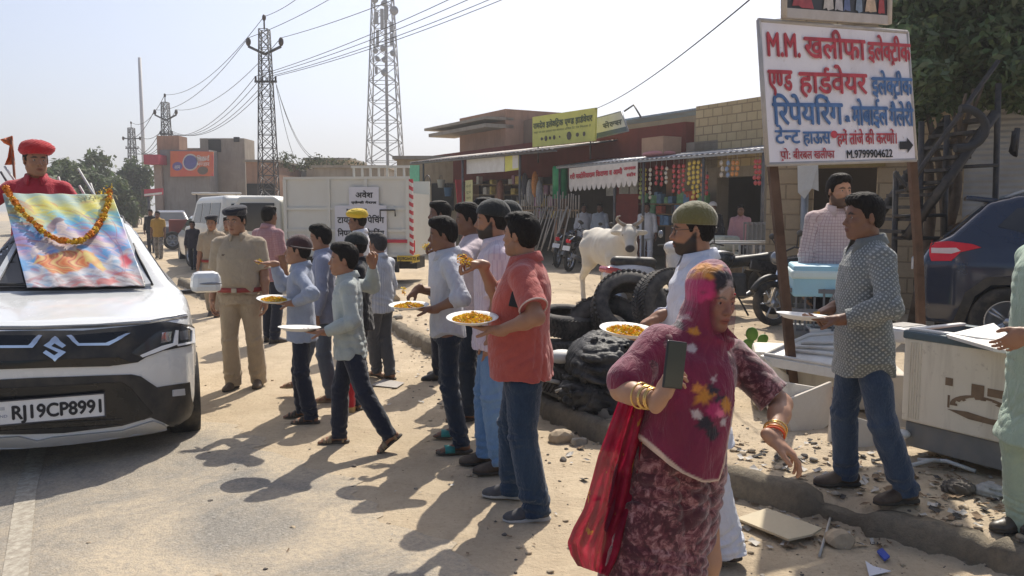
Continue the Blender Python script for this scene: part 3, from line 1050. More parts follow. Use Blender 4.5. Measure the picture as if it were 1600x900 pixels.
 if hair:
  hp_=[E((-0.016,0,0.043),(0.1025,0.0815,0.0855)),E((-0.030,0,-0.010),(0.080,0.077,0.073),0.03)]
  vol={"short": 0.0,"full": 0.006,"crop":-0.005}.get(hair,0.0)
  if hair in ("short","full"):
   hp_+=[E((0.048,0.01,0.092),(0.044,0.054,0.020+vol),0.03),E((0.01,-0.008,0.108),(0.068,0.056,0.017+vol),0.03)]
  def posth(P,d):
   q=hl(P)
   n_=wrinkle(q*1.0,1.0,95,seed+3,(1,1.5,0.6))+0.9*wrinkle(q,1.0,210,seed+9,(1,1.2,0.45))
   d=d-vol*hsz*0.3+n_*0.0042*hsz
   x,z=q[:,0],q[:,2]
   zl=np.interp(x,[-0.13,-0.07,-0.04,-0.022,-0.008,0.012,0.022,0.040,0.062,0.082,0.12],[-0.078,-0.082,-0.062,-0.010,0.012,-0.018,-0.012,0.030,0.052,0.068,0.09])
   zl=zl+0.004*np.sin(q[:,1]*160+seed)+0.25*np.maximum(0,np.abs(q[:,1])-0.05)*(x>0.03)
   d=np.maximum(d,(zl-z)*hsz*0.75)
   if cap:
    tq=rotm(R(cap.get("yaw",0)),R(cap.get("tilt",-8)),R(cap.get("roll",0)))
    d=np.maximum(d,((q@tq)[:,2]-0.05)*hsz)
   return d
  V,Fc=sdf_mesh(hp_,min(cres,0.006),posth)
  if len(V): link("hair",np_mesh("hair",V,Fc),hairmat or hair_mat(),root)
 if cap:
  kd=cap["kind"]
  tl=rotm(R(cap.get("yaw",0)),R(cap.get("tilt",-8)),R(cap.get("roll",0)))
  if kd=="skullcap":
   zc=cap.get("z",0.036)
   pr=[E((-0.016,0,0.046),(0.113,0.093,0.094+cap.get("h",0.0)))]
   post=lambda P,d: np.maximum(d+wrinkle(hl(P),0.0016,60,3)*hsz,((zc-(hl(P)@tl)[:,2])*hsz))
  elif kd=="beret":
   pr=[E((-0.012,0,0.072),(0.116,0.098,0.052)),E((0.02,0.012,0.108),(0.115,0.112,0.040),0.03,rotm(0,0.05,0.1)),E((0.07,0,0.085),(0.05,0.07,0.035),0.03)]
   post=lambda P,d: np.maximum(d+wrinkle(hl(P),0.004,42,5)*hsz,((0.046-(hl(P)@tl)[:,2])*hsz))
  elif kd=="turban":
   pr=[E((-0.010,0,0.072),(0.128,0.112,0.058)),E((-0.014,0,0.105),(0.108,0.098,0.050),0.03),E((0.02,0.03,0.088),(0.11,0.10,0.048),0.03)]
   def post(P,d):
    q=hl(P)
    ph=(q[:,2]+0.45*q[:,1]*np.sign(q[:,0]+0.02)*0.8+0.1*q[:,0])*2*PI/0.024
    d=d+(np.abs(np.sin(ph))*0.0065-0.003+wrinkle(q,0.002,70,4))*hsz
    return np.maximum(d,((0.034-(q@tl)[:,2])*hsz))
  elif kd=="cloth":
   pr=[E((-0.014,0,0.055),(0.115,0.096,0.092))]
   post=lambda P,d: np.maximum(d+wrinkle(hl(P),0.004,50,4)*hsz,((0.03-(hl(P)@tl)[:,2])*hsz))
  V,Fc=sdf_mesh(pr,min(cres,0.006),post)
  q=hl(V)
  co=link(cap.get("name","cap"),np_mesh("cap",V,Fc,True,{"uvp": np.c_[np.arctan2(q[:,1],q[:,0])*0.1,q[:,2],0*q[:,0]]}),cap["mat"],root)
  if cap.get("trim"):
   pts=[]
   for i in range(32):
    a=2*PI*i/32
    pts.append(tuple(W(*(A([-0.016,0,0])+tl@A([0.113*math.cos(a),0.093*math.sin(a),cap.get("z",0.036)+0.012])))))
   MB().tube(pts,0.0028,6,closed=True).build("trim",cap["trim"],co)
 if glasses:
  gm=M("spectacle_frame",(0.02,0.02,0.02),0.3)
  fr=MB()
  for sd in (1,-1):
   fr.tube([tuple(W(0.094-0.006*abs(math.cos(a)),sd*0.033+0.024*math.cos(a),-0.002+0.019*math.sin(a))) for a in np.linspace(0,2*PI,18,endpoint=False)],0.0018,6,closed=True)
   fr.tube([tuple(W(0.088,sd*0.058,0.006)),tuple(W(0.03,sd*0.079,0.006)),tuple(W(-0.015,sd*0.084,0.0))],0.0017,6)
  fr.tube([tuple(W(0.095,-0.010,0.002)),tuple(W(0.099,0,0.006)),tuple(W(0.095,0.010,0.002))],0.0017,6)
  fr.build("glasses",gm,root)
 if extra: extra(info)
 return info
def eye_mat():
 if "eye" in _mats: return _mats["eye"]
 t=NT("eye")
 x,y,z=t.sep(t.n("Normal").outputs[0]) if False else t.sep(t.co("Object"))
 d=t.math("POWER",t.math("ADD",t.math("POWER",y,2.0),t.math("POWER",z,2.0)),0.5)
 fx=t.math("GREATER_THAN",x,0.0)
 f=t.math("MULTIPLY",t.ramp(t.math("MULTIPLY",d,100.0),[(0.50,1.0),(0.58,0.0)]),fx)
 t.fin(t.mix(f,(0.42,0.37,0.33),(0.02,0.012,0.008)),0.15,0,0.5)
 _mats["eye"]=t.m
 return t.m
 # ground, road, kerb
KERB=[(-7.9,19.6),(-4.9,14.2),(-1.95,12.3),(0.30,6.75),(1.24,5.05),(1.86,4.35),(2.9,3.3),(6.5,-0.5)]
def kerb_dist(x,y):
 """Signed distance from the kerb line, positive on the shops' side. Works on arrays."""
 P=np.stack([np.asarray(x,float).ravel(),np.asarray(y,float).ravel()],1)
 best=np.full(len(P),1e9)
 sg=np.ones(len(P))
 pts=[(-40.0,76.0)]+KERB
 for (a,b) in zip(pts[:-1],pts[1:]):
  a,b=np.array(a),np.array(b)
  ba=b-a
  t=np.clip((P-a)@ba/(ba@ba),0,1)
  q=P-a-t[:,None]*ba
  d=np.linalg.norm(q,axis=1)
  cr=-(ba[0]*q[:,1]-ba[1]*q[:,0])*-1.0
  m=d<best
  best[m]=d[m]
  sg[m]=np.sign(cr[m])
 return (best*sg).reshape(np.shape(x))
def _sn(x,y,f,s):
 return np.sin(x*f*1.0+s+1.3*np.sin(y*f*0.7+s))*np.sin(y*f*0.9+2.1*s+np.sin(x*f*0.8))
def ground_z(x,y):
 x,y=np.asarray(x,float),np.asarray(y,float)
 d=kerb_dist(x,y)
 z=0.14/(1+np.exp(-(d-0.09)/0.035))
 z=z+0.03*np.clip((d-1.2)/2.5,0,1)
 r=np.clip((-0.35*(y-2.0)-0.95-x)/1.6,0,1)*(y<40)
 z=z-0.055*r*r*(3-2*r)
 near=np.clip(1.2-y/40,0.1,1)
 amp=0.007+0.022*np.clip(d/0.7,0,1)
 z=z+near*amp*(_sn(x,y,2.3,0.4)+0.6*_sn(x,y,6.1,1.9))+np.where(d>0,0.010,0.0025)*_sn(x,y,17.0,0.7)*(y<14)
 return z
def gz(x,y):
 return float(ground_z(np.array([x]),np.array([y]))[0])
def on_ground(px,py):
 p=gnd(px,py,0.0)
 for _ in range(6):
  p=gnd(px,py,gz(p.x,p.y))
 return p
def grid_lines(lo,hi,near,n_near,far):
 return None
ys=np.concatenate([np.linspace(0.5,12,260),np.linspace(12,40,150)[1:],np.geomspace(40,1500,60)[1:]])
us=np.linspace(-1.05,1.05,330)
gx=us[None,:]*np.maximum(ys,3.0)[:,None]*1.05
gy=np.repeat(ys[:,None],len(us),1)
gzv=ground_z(gx,gy)
V=np.stack([gx.ravel(),gy.ravel(),gzv.ravel()],1)
ni,nj=gx.shape
ii,jj=np.meshgrid(np.arange(ni-1),np.arange(nj-1),indexing="ij")
F=np.stack([ii*nj+jj,ii*nj+jj+1,(ii+1)*nj+jj+1,(ii+1)*nj+jj],-1).reshape(-1,4)
t=NT("sandy_ground")
co=t.co()
n1=t.noise(co,0.55,6,0.62,0.4)
n2=t.noise(co,3.5,6,0.7)
n3=t.noise(co,34,5,0.72)
c=t.ramp(n1,[(0.30,(0.41,0.33,0.225)),(0.5,(0.50,0.41,0.29)),(0.70,(0.58,0.48,0.35))])
c=t.mix(t.ramp(n2,[(0.40,0.0),(0.72,0.55)]),c,(0.36,0.28,0.19))
trk=t.noise(t.mapv(co,(1.6,0.16,1),(0,0,R(-27))),1.5,5,0.65,0.3)
c=t.mix(t.ramp(trk,[(0.50,0.0),(0.66,0.6)]),c,(0.37,0.30,0.215))
c=t.mix(t.ramp(t.noise(co,1.7,6,0.7,0.8),[(0.58,0.0),(0.74,0.45)]),c,(0.27,0.215,0.155))
c=t.mix(t.ramp(n3,[(0.52,0.0),(0.78,0.6)]),c,(0.28,0.215,0.14))
c=t.mix(t.ramp(t.voro(co,19,out="Distance"),[(0.05,0.55),(0.13,0.0)]),c,(0.16,0.13,0.10))
c=t.mix(t.ramp(t.noise(co,90,3,0.6),[(0.58,0.0),(0.72,0.5)]),c,(0.55,0.45,0.32))
t.fin(c,0.95,0,0.1)
t.bump(t.math("ADD",t.math("MULTIPLY",n3,0.6),t.math("MULTIPLY",t.noise(co,9,6,0.7),1.0)),0.75,0.03)
SAND=t.m
tag(link("ground",np_mesh("ground",V,F),SAND),kind="structure")
_ap=MB()
_ap.quad((-400,-400,-0.10),(400,-400,-0.10),(400,0.6,-0.10),(-400,0.6,-0.10))
_ap.quad((-2500,0.6,-0.3),(-3,0.6,-0.3),(-1650,1500,-0.3),(-4000,1500,-0.3))
_ap.quad((3,0.6,-0.3),(2500,0.6,-0.3),(4000,1500,-0.3),(1650,1500,-0.3))
tag(_ap.build("terrain",SAND),kind="structure")
def road_edge(y):
 pts=[(0.4,0.62),(2.9,0.18),(3.6,-0.05),(4.2,-0.35),(5.0,-0.95),(5.8,-1.55),(7.0,-2.75),(9.5,-4.5),(14,-7.6),(30,-17.5),(60,-34),(140,-78)]
 return np.interp(y,[p[0] for p in pts],[p[1] for p in pts])
ry=np.concatenate([np.linspace(0.6,10,190),np.geomspace(10,130,60)[1:]])
re=road_edge(ry)
wob=0.10*np.sin(ry*5.1)+0.07*np.sin(ry*13.3+1)+0.04*np.sin(ry*31+2)
re=re+wob*np.clip(ry/6,0.6,3)
nx=60
w=np.linspace(0,1,nx)**1.5
rx=re[:,None]-w[None,:]*7.6*np.where(ry<8,1,1)[:,None]
ryy=np.repeat(ry[:,None],nx,1)
rz=ground_z(rx,ryy)+0.004
V=np.stack([rx.ravel(),ryy.ravel(),rz.ravel()],1)
ni,nj=rx.shape
ii,jj=np.meshgrid(np.arange(ni-1),np.arange(nj-1),indexing="ij")
F=np.stack([ii*nj+jj,(ii+1)*nj+jj,(ii+1)*nj+jj+1,ii*nj+jj+1],-1).reshape(-1,4)
edge_w=np.repeat(w[None,:]*7.6,ni,0).ravel()
t=NT("dusty_asphalt")
co=t.co()
n1=t.noise(co,0.9,6,0.65,0.6)
n3=t.noise(co,60,5,0.75)
agg=t.voro(co,85,out="Color")
c=t.mix(t.ramp(n3,[(0.35,0.0),(0.65,1.0)]),(0.170,0.158,0.138),(0.300,0.280,0.245))
c=t.mix(t.ramp(t.sep(agg)[0],[(0.72,0.0),(0.9,0.55)]),c,(0.36,0.34,0.30))
ew=t.sep(t.attr("edge"))[0]
dust=t.math("ADD",t.ramp(n1,[(0.40,0.0),(0.60,0.95)]),t.ramp(t.math("MULTIPLY_ADD",t.noise(co,2.4,6,0.7),1.1,t.math("MULTIPLY",ew,-0.8)),[(0.15,0.0),(0.62,1.0)]),clamp=True)
dust=t.math("MULTIPLY",dust,t.ramp(t.noise(co,26,6,0.75),[(0.30,0.25),(0.60,1.0)]))
c=t.mix(dust,c,(0.50,0.415,0.30))
t.fin(c,0.9,0,0.15)
t.bump(t.math("ADD",n3,t.math("MULTIPLY",t.voro(co,85),-0.6)),0.6,0.012)
tag(link("road",np_mesh("road",V,F,True,{"edge": np.c_[edge_w,0*edge_w,0*edge_w]}),t.m),kind="structure")
t=NT("worn_line_paint")
co=t.co()
wn=t.noise(co,24,6,0.75)
t.fin(t.mix(t.ramp(wn,[(0.36,0.0),(0.60,0.95)]),(0.46,0.42,0.34),(0.27,0.235,0.185)),0.9)
t.bump(wn,0.5,0.01)
ly=np.linspace(1.5,40,240)
c0,c1=gnd(22,900),gnd(40,760)
a=(c1.x-c0.x)/(c1.y-c0.y)
lx=c0.x+a*(ly-c0.y)
lx=np.where(ly>c1.y,c1.x-0.49*(ly-c1.y),lx)
VV,FF=[],[]
for i,(x,y) in enumerate(zip(lx,ly)):
 for dx in (-0.065,0.065):
  VV.append((x+dx,y,gz(x+dx,y)+0.0085))
FF=[(2*i,2*i+1,2*i+3,2*i+2) for i in range(len(ly)-1)]
tag(link("lane_line",np_mesh("lane_line",VV,FF),t.m),kind="structure")
t=NT("old_concrete")
co=t.co()
n1,n2=t.noise(co,2.6,6,0.7),t.noise(co,22,6,0.75)
c=t.ramp(n1,[(0.3,(0.17,0.145,0.11)),(0.55,(0.27,0.235,0.18)),(0.75,(0.36,0.30,0.21))])
c=t.mix(t.ramp(n2,[(0.45,0.0),(0.75,0.7)]),c,(0.13,0.115,0.095))
t.fin(c,0.95,0,0.1)
t.bump(t.math("ADD",n2,t.noise(co,90,4,0.7)),0.9,0.02)
CONC=t.m
def kerb_strip(pts,hgt,wid,seed):
 rng=random.Random(seed)
 P=[]
 for a,b in zip(pts[:-1],pts[1:]):
  a,b=Vector(a),Vector(b)
  n=max(2,int((b-a).length/0.06))
  for i in range(n): P.append(a+(b-a)*i/n)
 P.append(Vector(pts[-1]))
 vs,fs=[],[]
 rows=7
 for i,p in enumerate(P):
  d=(P[min(i+1,len(P)-1)]-P[max(i-1,0)]).normalized()
  n=Vector((d.y,-d.x))
  if kerb_dist(*(p+n*0.1))<0: n=-n
  s=i*0.06
  ch=0.5*math.sin(s*3.1+seed)+0.5*math.sin(s*7.7+1)+0.4*math.sin(s*19)
  zz=hgt+0.008*ch+rng.uniform(-0.009,0.009)
  slab=math.floor(s/0.85)
  w0=0.018*math.sin(slab*5.1+seed)+0.012*math.sin(s*9+seed)+rng.uniform(-0.014,0.014)
  if (s/0.85) % 1<0.05 or math.sin(s*2.9+seed)+math.sin(s*6.7)>1.72: w0+=0.045; zz-=0.05
  zz+=0.014*math.sin(slab*3.7)
  prof=[(-0.02+w0,-0.12),(0.0+w0,zz*0.35),(0.012+w0*0.7,zz*0.8),(0.035+w0*0.5+rng.uniform(0,0.02),zz),(wid*0.5,zz+rng.uniform(-0.006,0.006)),(wid+w0,zz-0.012),(wid+0.03,-0.1)]
  for (u,z) in prof:
   q=p+n*u
   vs.append((q.x,q.y,z))
 for i in range(len(P)-1):
  for j in range(rows-1):
   fs.append((i*rows+j,(i+1)*rows+j,(i+1)*rows+j+1,i*rows+j+1))
 return np.array(vs),np.array(fs)
for (pts,sd) in ((KERB[0:2],3),(KERB[2:],8)):
 V,F=kerb_strip(pts,0.158,0.15,sd)
 tag(link("kerb",np_mesh("kerb",V,F,False),CONC),kind="structure")
 # shared materials of the built place
BRICKY={}
def block_mat(name,c1,c2,mortar,bw,bh,ms=0.012,rough=0.92,axis="xz",rot=0.0):
 if name in _mats: return _mats[name]
 t=NT(name)
 co=t.co()
 x,y,z=t.sep(co)
 v=t.comb(x,z,0.0) if axis=="xz" else t.comb(y,z,0.0)
 br=t.n("TexBrick")
 t.l(v,br.inputs["Vector"])
 br.inputs["Scale"].default_value=1.0
 br.inputs["Brick Width"].default_value=bw
 br.inputs["Row Height"].default_value=bh
 br.inputs["Mortar Size"].default_value=ms
 br.inputs["Mortar Smooth"].default_value=0.3
 br.inputs["Color1"].default_value=(*c1,1)
 br.inputs["Color2"].default_value=(*c2,1)
 br.inputs["Mortar"].default_value=(*mortar,1)
 n1=t.noise(co,1.6,6,0.65)
 c=t.mix(t.ramp(n1,[(0.35,0.0),(0.75,0.5)]),br.outputs[0],tuple(q*0.62 for q in c1))
 c=t.mix(t.ramp(t.noise(co,14,5,0.7),[(0.45,0.0),(0.75,0.4)]),c,tuple(min(1,q*1.25) for q in c2))
 t.fin(c,rough,0,0.15)
 t.bump(t.math("ADD",t.math("MULTIPLY",br.outputs[1],-1.2),t.noise(co,30,5,0.7)),0.6,0.02)
 _mats[name]=t.m
 return t.m
def plaster(name,col,stain=(0.12,0.10,0.08),amt=0.5):
 if name in _mats: return _mats[name]
 t=NT(name)
 co=t.co()
 n1=t.noise(co,0.9,7,0.65,0.3)
 n2=t.noise(t.mapv(co,(3,3,0.35)),1.6,5,0.65)
 c=t.ramp(n1,[(0.3,tuple(q*0.82 for q in col)),(0.7,tuple(min(1,q*1.12) for q in col))])
 c=t.mix(t.ramp(n2,[(0.50,0.0),(0.80,amt)]),c,stain)
 t.fin(c,0.93,0,0.12)
 t.bump(t.noise(co,22,6,0.7),0.35,0.015)
 _mats[name]=t.m
 return t.m
def corrug(name,col,period=0.09,axis=0,metal=0.5,rough=0.45):
 if name in _mats: return _mats[name]
 t=NT(name)
 co=t.co()
 x=t.sep(co)[axis]
 w=t.math("SINE",t.math("MULTIPLY",x,2*PI/period))
 n1=t.noise(co,1.8,6,0.65)
 c=t.mix(t.ramp(n1,[(0.4,0.0),(0.75,0.7)]),col,(0.22,0.15,0.10))
 t.fin(c,rough,metal,0.4)
 t.bump(w,0.8,0.02)
 _mats[name]=t.m
 return t.m
STONE=block_mat("sandstone_blocks",(0.54,0.44,0.265),(0.45,0.355,0.21),(0.25,0.195,0.125),0.33,0.215,0.016)
BRICK=block_mat("rough_brick",(0.25,0.155,0.105),(0.20,0.13,0.09),(0.22,0.19,0.15),0.23,0.085,0.012)
REDPL=plaster("maroon_plaster",(0.17,0.050,0.040),(0.09,0.04,0.03))
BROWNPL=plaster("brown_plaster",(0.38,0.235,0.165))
TANPL=plaster("tan_plaster",(0.45,0.36,0.25))
GREYPL=plaster("grey_plaster",(0.32,0.285,0.235))
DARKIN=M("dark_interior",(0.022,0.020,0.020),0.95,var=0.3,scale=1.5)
STEEL=M("painted_steel",(0.10,0.10,0.105),0.55,0.4,0.25,4,dirt=0.4)
RUST=M("rusty_steel",(0.115,0.066,0.043),0.85,0.25,0.35,7,0.4,80,dirt=0.4,dirtcol=(0.2,0.14,0.1))
GALV=M("galvanised_steel",(0.30,0.31,0.32),0.5,0.6,0.15,3)
TIN=corrug("corrugated_tin",(0.42,0.44,0.46),0.09)
BLUETIN=corrug("blue_tin",(0.26,0.36,0.46),0.10)
WOOD=M("weathered_wood",(0.24,0.165,0.095),0.85,0,0.3,9,0.4,70)
WHITEP=M("white_sheet",(0.62,0.62,0.60),0.6,0,0.08,3,dirt=0.25)
# row of shops (frame: u runs away along the facade, v towards the road)
SO=Vector((6.6,18.5,0.0))
SU=Vector((-0.5,0.866,0.0))
SV=Vector((-0.866,-0.5,0.0))
GZS=0.19
def shop(px,py,off=0.0):
 """Pixel on the facade-parallel plane at distance off in front of the facade -> (u, z)."""
 d=ray(px,py)
 o=Vector((0,0,CAM_H))
 p0=SO+SV*off
 n=SV
 t=(p0-o).dot(n)/d.dot(n)
 p=o+d*t
 return (p-p0).dot(SU),p.z
SROT=math.atan2(SU.y,SU.x)
SM=Matrix.Rotation(SROT,4,"Z")
SHOP_THINGS=[]
def settle_shop_things():
 """Depth was written as «behind the facade is positive»; turn it into the things' own frames."""
 for o in SHOP_THINGS:
  for ch in o.children:
   me=ch.data
   co=np.empty(len(me.vertices)*3,np.float32)
   me.vertices.foreach_get("co",co)
   co[1::3] *=-1
   me.vertices.foreach_set("co",co)
   me.flip_normals()
   me.update()
def shop_thing(name,label,cat,u=0.0,off=0.0,z=0.0,group=None):
 o=thing(name,label,cat,SO+SU*u+SV*off+Vector((0,0,z)),SROT,group)
 SHOP_THINGS.append(o)
 return o
def shop_panel(mb,px0,py0,px1,py1,off,u0,off0,thick,zr=None):
 """Box filling the pixel rectangle on the plane off."""
 ua,za=shop(px0,py0,off)
 ub,zb=shop(px1,py1,off)
 if zr: za,zb=zr
 mb.box(((ua+ub)/2-u0,-(off-off0)+thick/2,(za+zb)/2),(abs(ub-ua),thick,abs(zb-za)))
 return mb
uR,_=shop(1205,300)
uM,_=shop(1085,300)
uL,_=shop(655,300)
bld=shop_thing("shop_building","long low row of shops with maroon fascia and dark open fronts under tin awnings","building",uR)
L=lambda u,off,z: (u-uR,-off,z)
w=MB()
zt=shop(1140,168)[1]
zb=shop(1140,238)[1]
w.box(L((uR+uM)/2,-0.2,(zt+zb)/2-0.1),(uM-uR,0.4,zt-zb+0.5))
w.build("parapet_wall",STONE,bld)
w=MB()
d0=shop(1192,300)[0]
d1=shop(1120,300)[0]
zdt=shop(1150,276)[1]
w.box(L((uR+d0)/2,-0.2,1.8),(d0-uR,0.4,3.4))
w.box(L((d1+uM+0.6)/2,-0.2,1.8),(uM+0.6-d1,0.4,3.4))
w.box(L((d0+d1)/2,-0.2,(zdt+3.5)/2),(d1-d0,0.39,3.5-zdt))
w.build("wall",GREYPL,bld)
w=MB()
zm1=shop(980,200)[1]+0.1
w.box(L((uM+uL)/2+0.2,-0.12,3.45),(uL-uM-0.3,0.3,zm1-3.0),taper=1)
w.build("fascia",REDPL,bld)
w=MB()
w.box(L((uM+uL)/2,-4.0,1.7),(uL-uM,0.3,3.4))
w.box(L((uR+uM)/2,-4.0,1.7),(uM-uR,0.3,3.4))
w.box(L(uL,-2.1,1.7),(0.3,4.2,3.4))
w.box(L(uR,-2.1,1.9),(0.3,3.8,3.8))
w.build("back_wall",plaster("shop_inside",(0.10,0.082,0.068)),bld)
w=MB()
w.box(L((uR+uL)/2,-2.2,3.2),(uL-uR,4.0,0.14))
w.build("ceiling_slab",GREYPL,bld)
w=MB()
for px,wd in ((870,0.3),(965,0.35),(1002,0.25),(1046,0.28),(735,0.3),(775,0.22)):
 u=shop(px,300)[0]
 w2=MB().box(L(u,-0.15,1.6),(wd,0.3,2.9))
 w2.build("pillar",REDPL if px in (965,1002) else BROWNPL,bld)
w=MB()
ua,ub=shop(720,300)[0],uL
w.box(L((ua+ub)/2,-0.3,1.5),(ub-ua,0.3,2.6))
w.build("brick_wall",BRICK,bld)
w=MB()
a0,a1=shop(1082,200)[0],shop(900,215)[0]
w.box(L((a0+a1)/2,-0.5,zm1+0.16),(a1-a0,0.7,0.05),Matrix.Rotation(R(-1.5),3,"X"))
w.build("roof_sheet",BLUETIN,bld)
w=MB()
pa,pb=shop(1102,180,-2.2),shop(972,190,-2.2)
w.box(L((pa[0]+pb[0])/2,-2.35,pa[1]-0.7),(pb[0]-pa[0],0.3,1.9))
w.build("rear_parapet",plaster("tan_plaster_b",(0.36,0.29,0.19)),bld)
OFA=1.4
aw=shop_thing("awning","corrugated tin awning with thin white edge over the grocery front","awning",uR,OFA)
ua,za=shop(1192,236,OFA)
ub,zb=shop(868,258,OFA)
zA=(za+zb)/2
m_=MB()
nseg=int((ub-ua)/0.045)
vs,fs=[],[]
for i in range(nseg+1):
 u=ua+(ub-ua)*i/nseg-uR
 r_=0.014*math.sin(2*PI*i/4)
 for (dy,dz) in ((0.0,0.0),(1.55,0.24)):
  vs.append((u,dy,zA+dz+r_))
fs=[(2*i,2*i+2,2*i+3,2*i+1) for i in range(nseg)]
m_._add(vs,fs,True)
sh=m_.build("tin_sheet",TIN,aw,fix=False)
so=sh.modifiers.new("thick","SOLIDIFY"); so.thickness=0.012
MB().box(((ua+ub)/2-uR,0.02,zA-0.045),(ub-ua,0.04,0.05)).build("edge_bar",GALV,aw)
for px in (1189,1096,1003,958,872):
 u=shop(px,300,OFA)[0]
 MB().cyl((u-uR,0.05,GZS-0.1),(u-uR,0.05,zA-0.02),0.035,8).build("post",STEEL,aw)
OFB=2.2
ua,za=shop(868,232,OFB)
ub,zb=shop(640,254,OFB)
zB=zb
aw2=shop_thing("awning","long dark corrugated awning on thin posts sloping over the hardware front","awning",ua,OFB)
vs,fs=[],[]
nseg=int((ub-ua)/0.05)
for i in range(nseg+1):
 u=(ub-ua)*i/nseg
 z_=za+(zb-za)*i/nseg
 r_=0.022*math.sin(2*PI*i/5)
 for (dy,dz) in ((0.0,0.0),(2.3,0.35)):
  vs.append((u,dy,z_+dz+r_))
m_=MB()
m_._add(vs,[(2*i,2*i+2,2*i+3,2*i+1) for i in range(nseg)],True)
sh=m_.build("tin_sheet",corrug("old_tin",(0.20,0.19,0.19),0.11,0,0.4,0.6),aw2,fix=False)
so=sh.modifiers.new("thick","SOLIDIFY"); so.thickness=0.012
MB().tube([(0,0.03,za-0.06),(ub-ua,0.03,zb-0.06)],0.03,6).build("edge_bar",STEEL,aw2)
for px in (660,721,810):
 u=shop(px,300,OFB)[0]
 zt_=za+(zb-za)*(u-ua)/(ub-ua)
 MB().cyl((u-ua,0.05,0.05),(u-ua,0.05,zt_-0.03),0.04,8).build("post",STEEL,aw2)
def sign_board(name,label,corners_px,Ys,mat,thick=0.03,frame=None,cat="sign",group=None):
 """Flat board from four pixels TL TR BR BL with depths; returns root, origin(BL), ux, uy, w, h, normal towards camera."""
 P=[at(px,py,Y) for (px,py),Y in zip(corners_px,Ys)]
 TL,TR,BR,BL=P
 root=thing(name,label,cat,BL,0,group)
 n=(BR-BL).cross(TL-BL).normalized()
 if n.dot(Vector((0,0,CAM_H))-BL)<0: n=-n
 mb=MB().poly([p-BL for p in P],-n*thick)
 mb.build("panel",mat,root)
 if frame:
  q=[p-BL+n*0.004 for p in P]
  mb=MB()
  for a,b in zip(q,q[1:]+q[:1]):
   mb.tube([a-n*0.012,b-n*0.012],0.018,6)
  mb.build("frame",frame,root)
 return root,BL,(BR-BL),(TL-BL),n
def letters(root,BL,ex,ey,n,rows,name,mat,lift=0.004,heavy=0.0):
 """rows: (text, x0, x1, ybase, height) as fractions of the board; the writing follows the board's edges."""
 W_,H_=ex.length,ey.length
 return lettering([(s_,a*W_,b*W_,y_*H_,h_*H_) for (s_,a,b,y_,h_) in rows],name,mat,root,(0,0,0),ex.normalized(),ey.normalized(),n*lift,heavy)
INK_RED=M("red_sign_paint",(0.46,0.055,0.075),0.6,0,0.22,9)
INK_BLUE=M("blue_sign_paint",(0.075,0.165,0.36),0.6,0,0.22,9)
INK_BLACK=M("black_paint",(0.018,0.018,0.022),0.6,0,0.3,9)
INK_OLIVE=M("dark_green_ink",(0.10,0.13,0.05),0.6)
INK_WHITE=M("white_ink",(0.8,0.78,0.74),0.6)
def sdepth(px,py,off):
 d=ray(px,py)
 p0=SO+SV*off
 return (p0-Vector((0,0,CAM_H))).dot(SV)/d.dot(SV)*d.y
cs=[(832,183),(931,168),(929,220),(832,230)]
rt,BL,ex,ey,n=sign_board("shop_sign","yellow sign board with dark green writing standing on the awning roof",cs,[sdepth(*c,0.9) for c in cs],M("yellow_sign",(0.62,0.60,0.13),0.5,0,0.1,3),0.06)
letters(rt,BL,ex,ey,n,[("रामदेव इलेक~िट^क एण~ड हाड*वेयर",0.02,0.97,0.60,0.26)],"lettering",INK_OLIVE,0.01,0.012)
letters(rt,BL,ex,ey,n,[("यहां पर हर प^कार का सामान उिचत रेट पर िमलता है",0.03,0.95,0.44,0.09)],"small_lettering",INK_OLIVE,0.01)
W_,H_=ex.length,ey.length
for i,(fx,r_) in enumerate(((0.17,.05),(0.24,.06),(0.31,.05),(0.38,.05),(0.47,.03),(0.62,.09),(0.75,.06),(0.85,.05))):
 c_=ex.normalized()*(fx*W_)+ey.normalized()*(0.24*H_)+n*0.012
 pts=[c_+ex.normalized()*(math.cos(k*PI/4)*r_*W_*0.42)+ey.normalized()*(math.sin(k*PI/4)*r_*H_*(1.1+0.4*(i % 2))) for k in range(8)]
 MB()._add(pts,[tuple(range(8))]).build("pictogram",M("dark_print",(0.10,0.085,0.05),0.6),rt)
for fx in (0.08,0.92):
 MB().cyl(ex*fx-n*0.05+Vector((0,0,-0.5)),ex*fx-n*0.05+ey*0.9,0.025,6).build("leg",STEEL,rt)
cs=[(926,186),(970,174),(981,205),(928,217)]
rt,BL,ex,ey,n=sign_board("shop_sign","white sign with blue foot band tucked behind the yellow sign",cs,[sdepth(*c,0.2) for c in cs],WHITEP,0.05,GALV)
letters(rt,BL,ex,ey,n,[("सेल~स",0.30,0.86,0.40,0.34)],"lettering",M("grey_ink",(0.10,0.12,0.14),0.6),0.01,0.012)
MB()._add([n*0.008+ex*0.02+ey*0.02,n*0.008+ex*0.98+ey*0.02,n*0.008+ex*0.98+ey*0.24,n*0.008+ex*0.02+ey*0.24],[(0,1,2,3)]).build("foot_band",M("slate_blue",(0.06,0.10,0.16),0.5),rt)
MB().tube([ex*0.9+ey*1.0-n*0.05,ex*1.12+ey*0.95+Vector((0,0,0.15))-n*0.1,ex*1.3+ey*0.55-n*0.1],0.025,6).build("bracket",STEEL,rt)
OFN=1.46
cs=[(889,263),(996,252),(996,281),(889,291)]
rt,BL,ex,ey,n=sign_board("banner","white scalloped cloth banner with red writing hung from the awning",cs,[sdepth(*c,OFN) for c in cs],M("banner_cloth",(0.62,0.58,0.54),0.8),0.012,None,"banner")
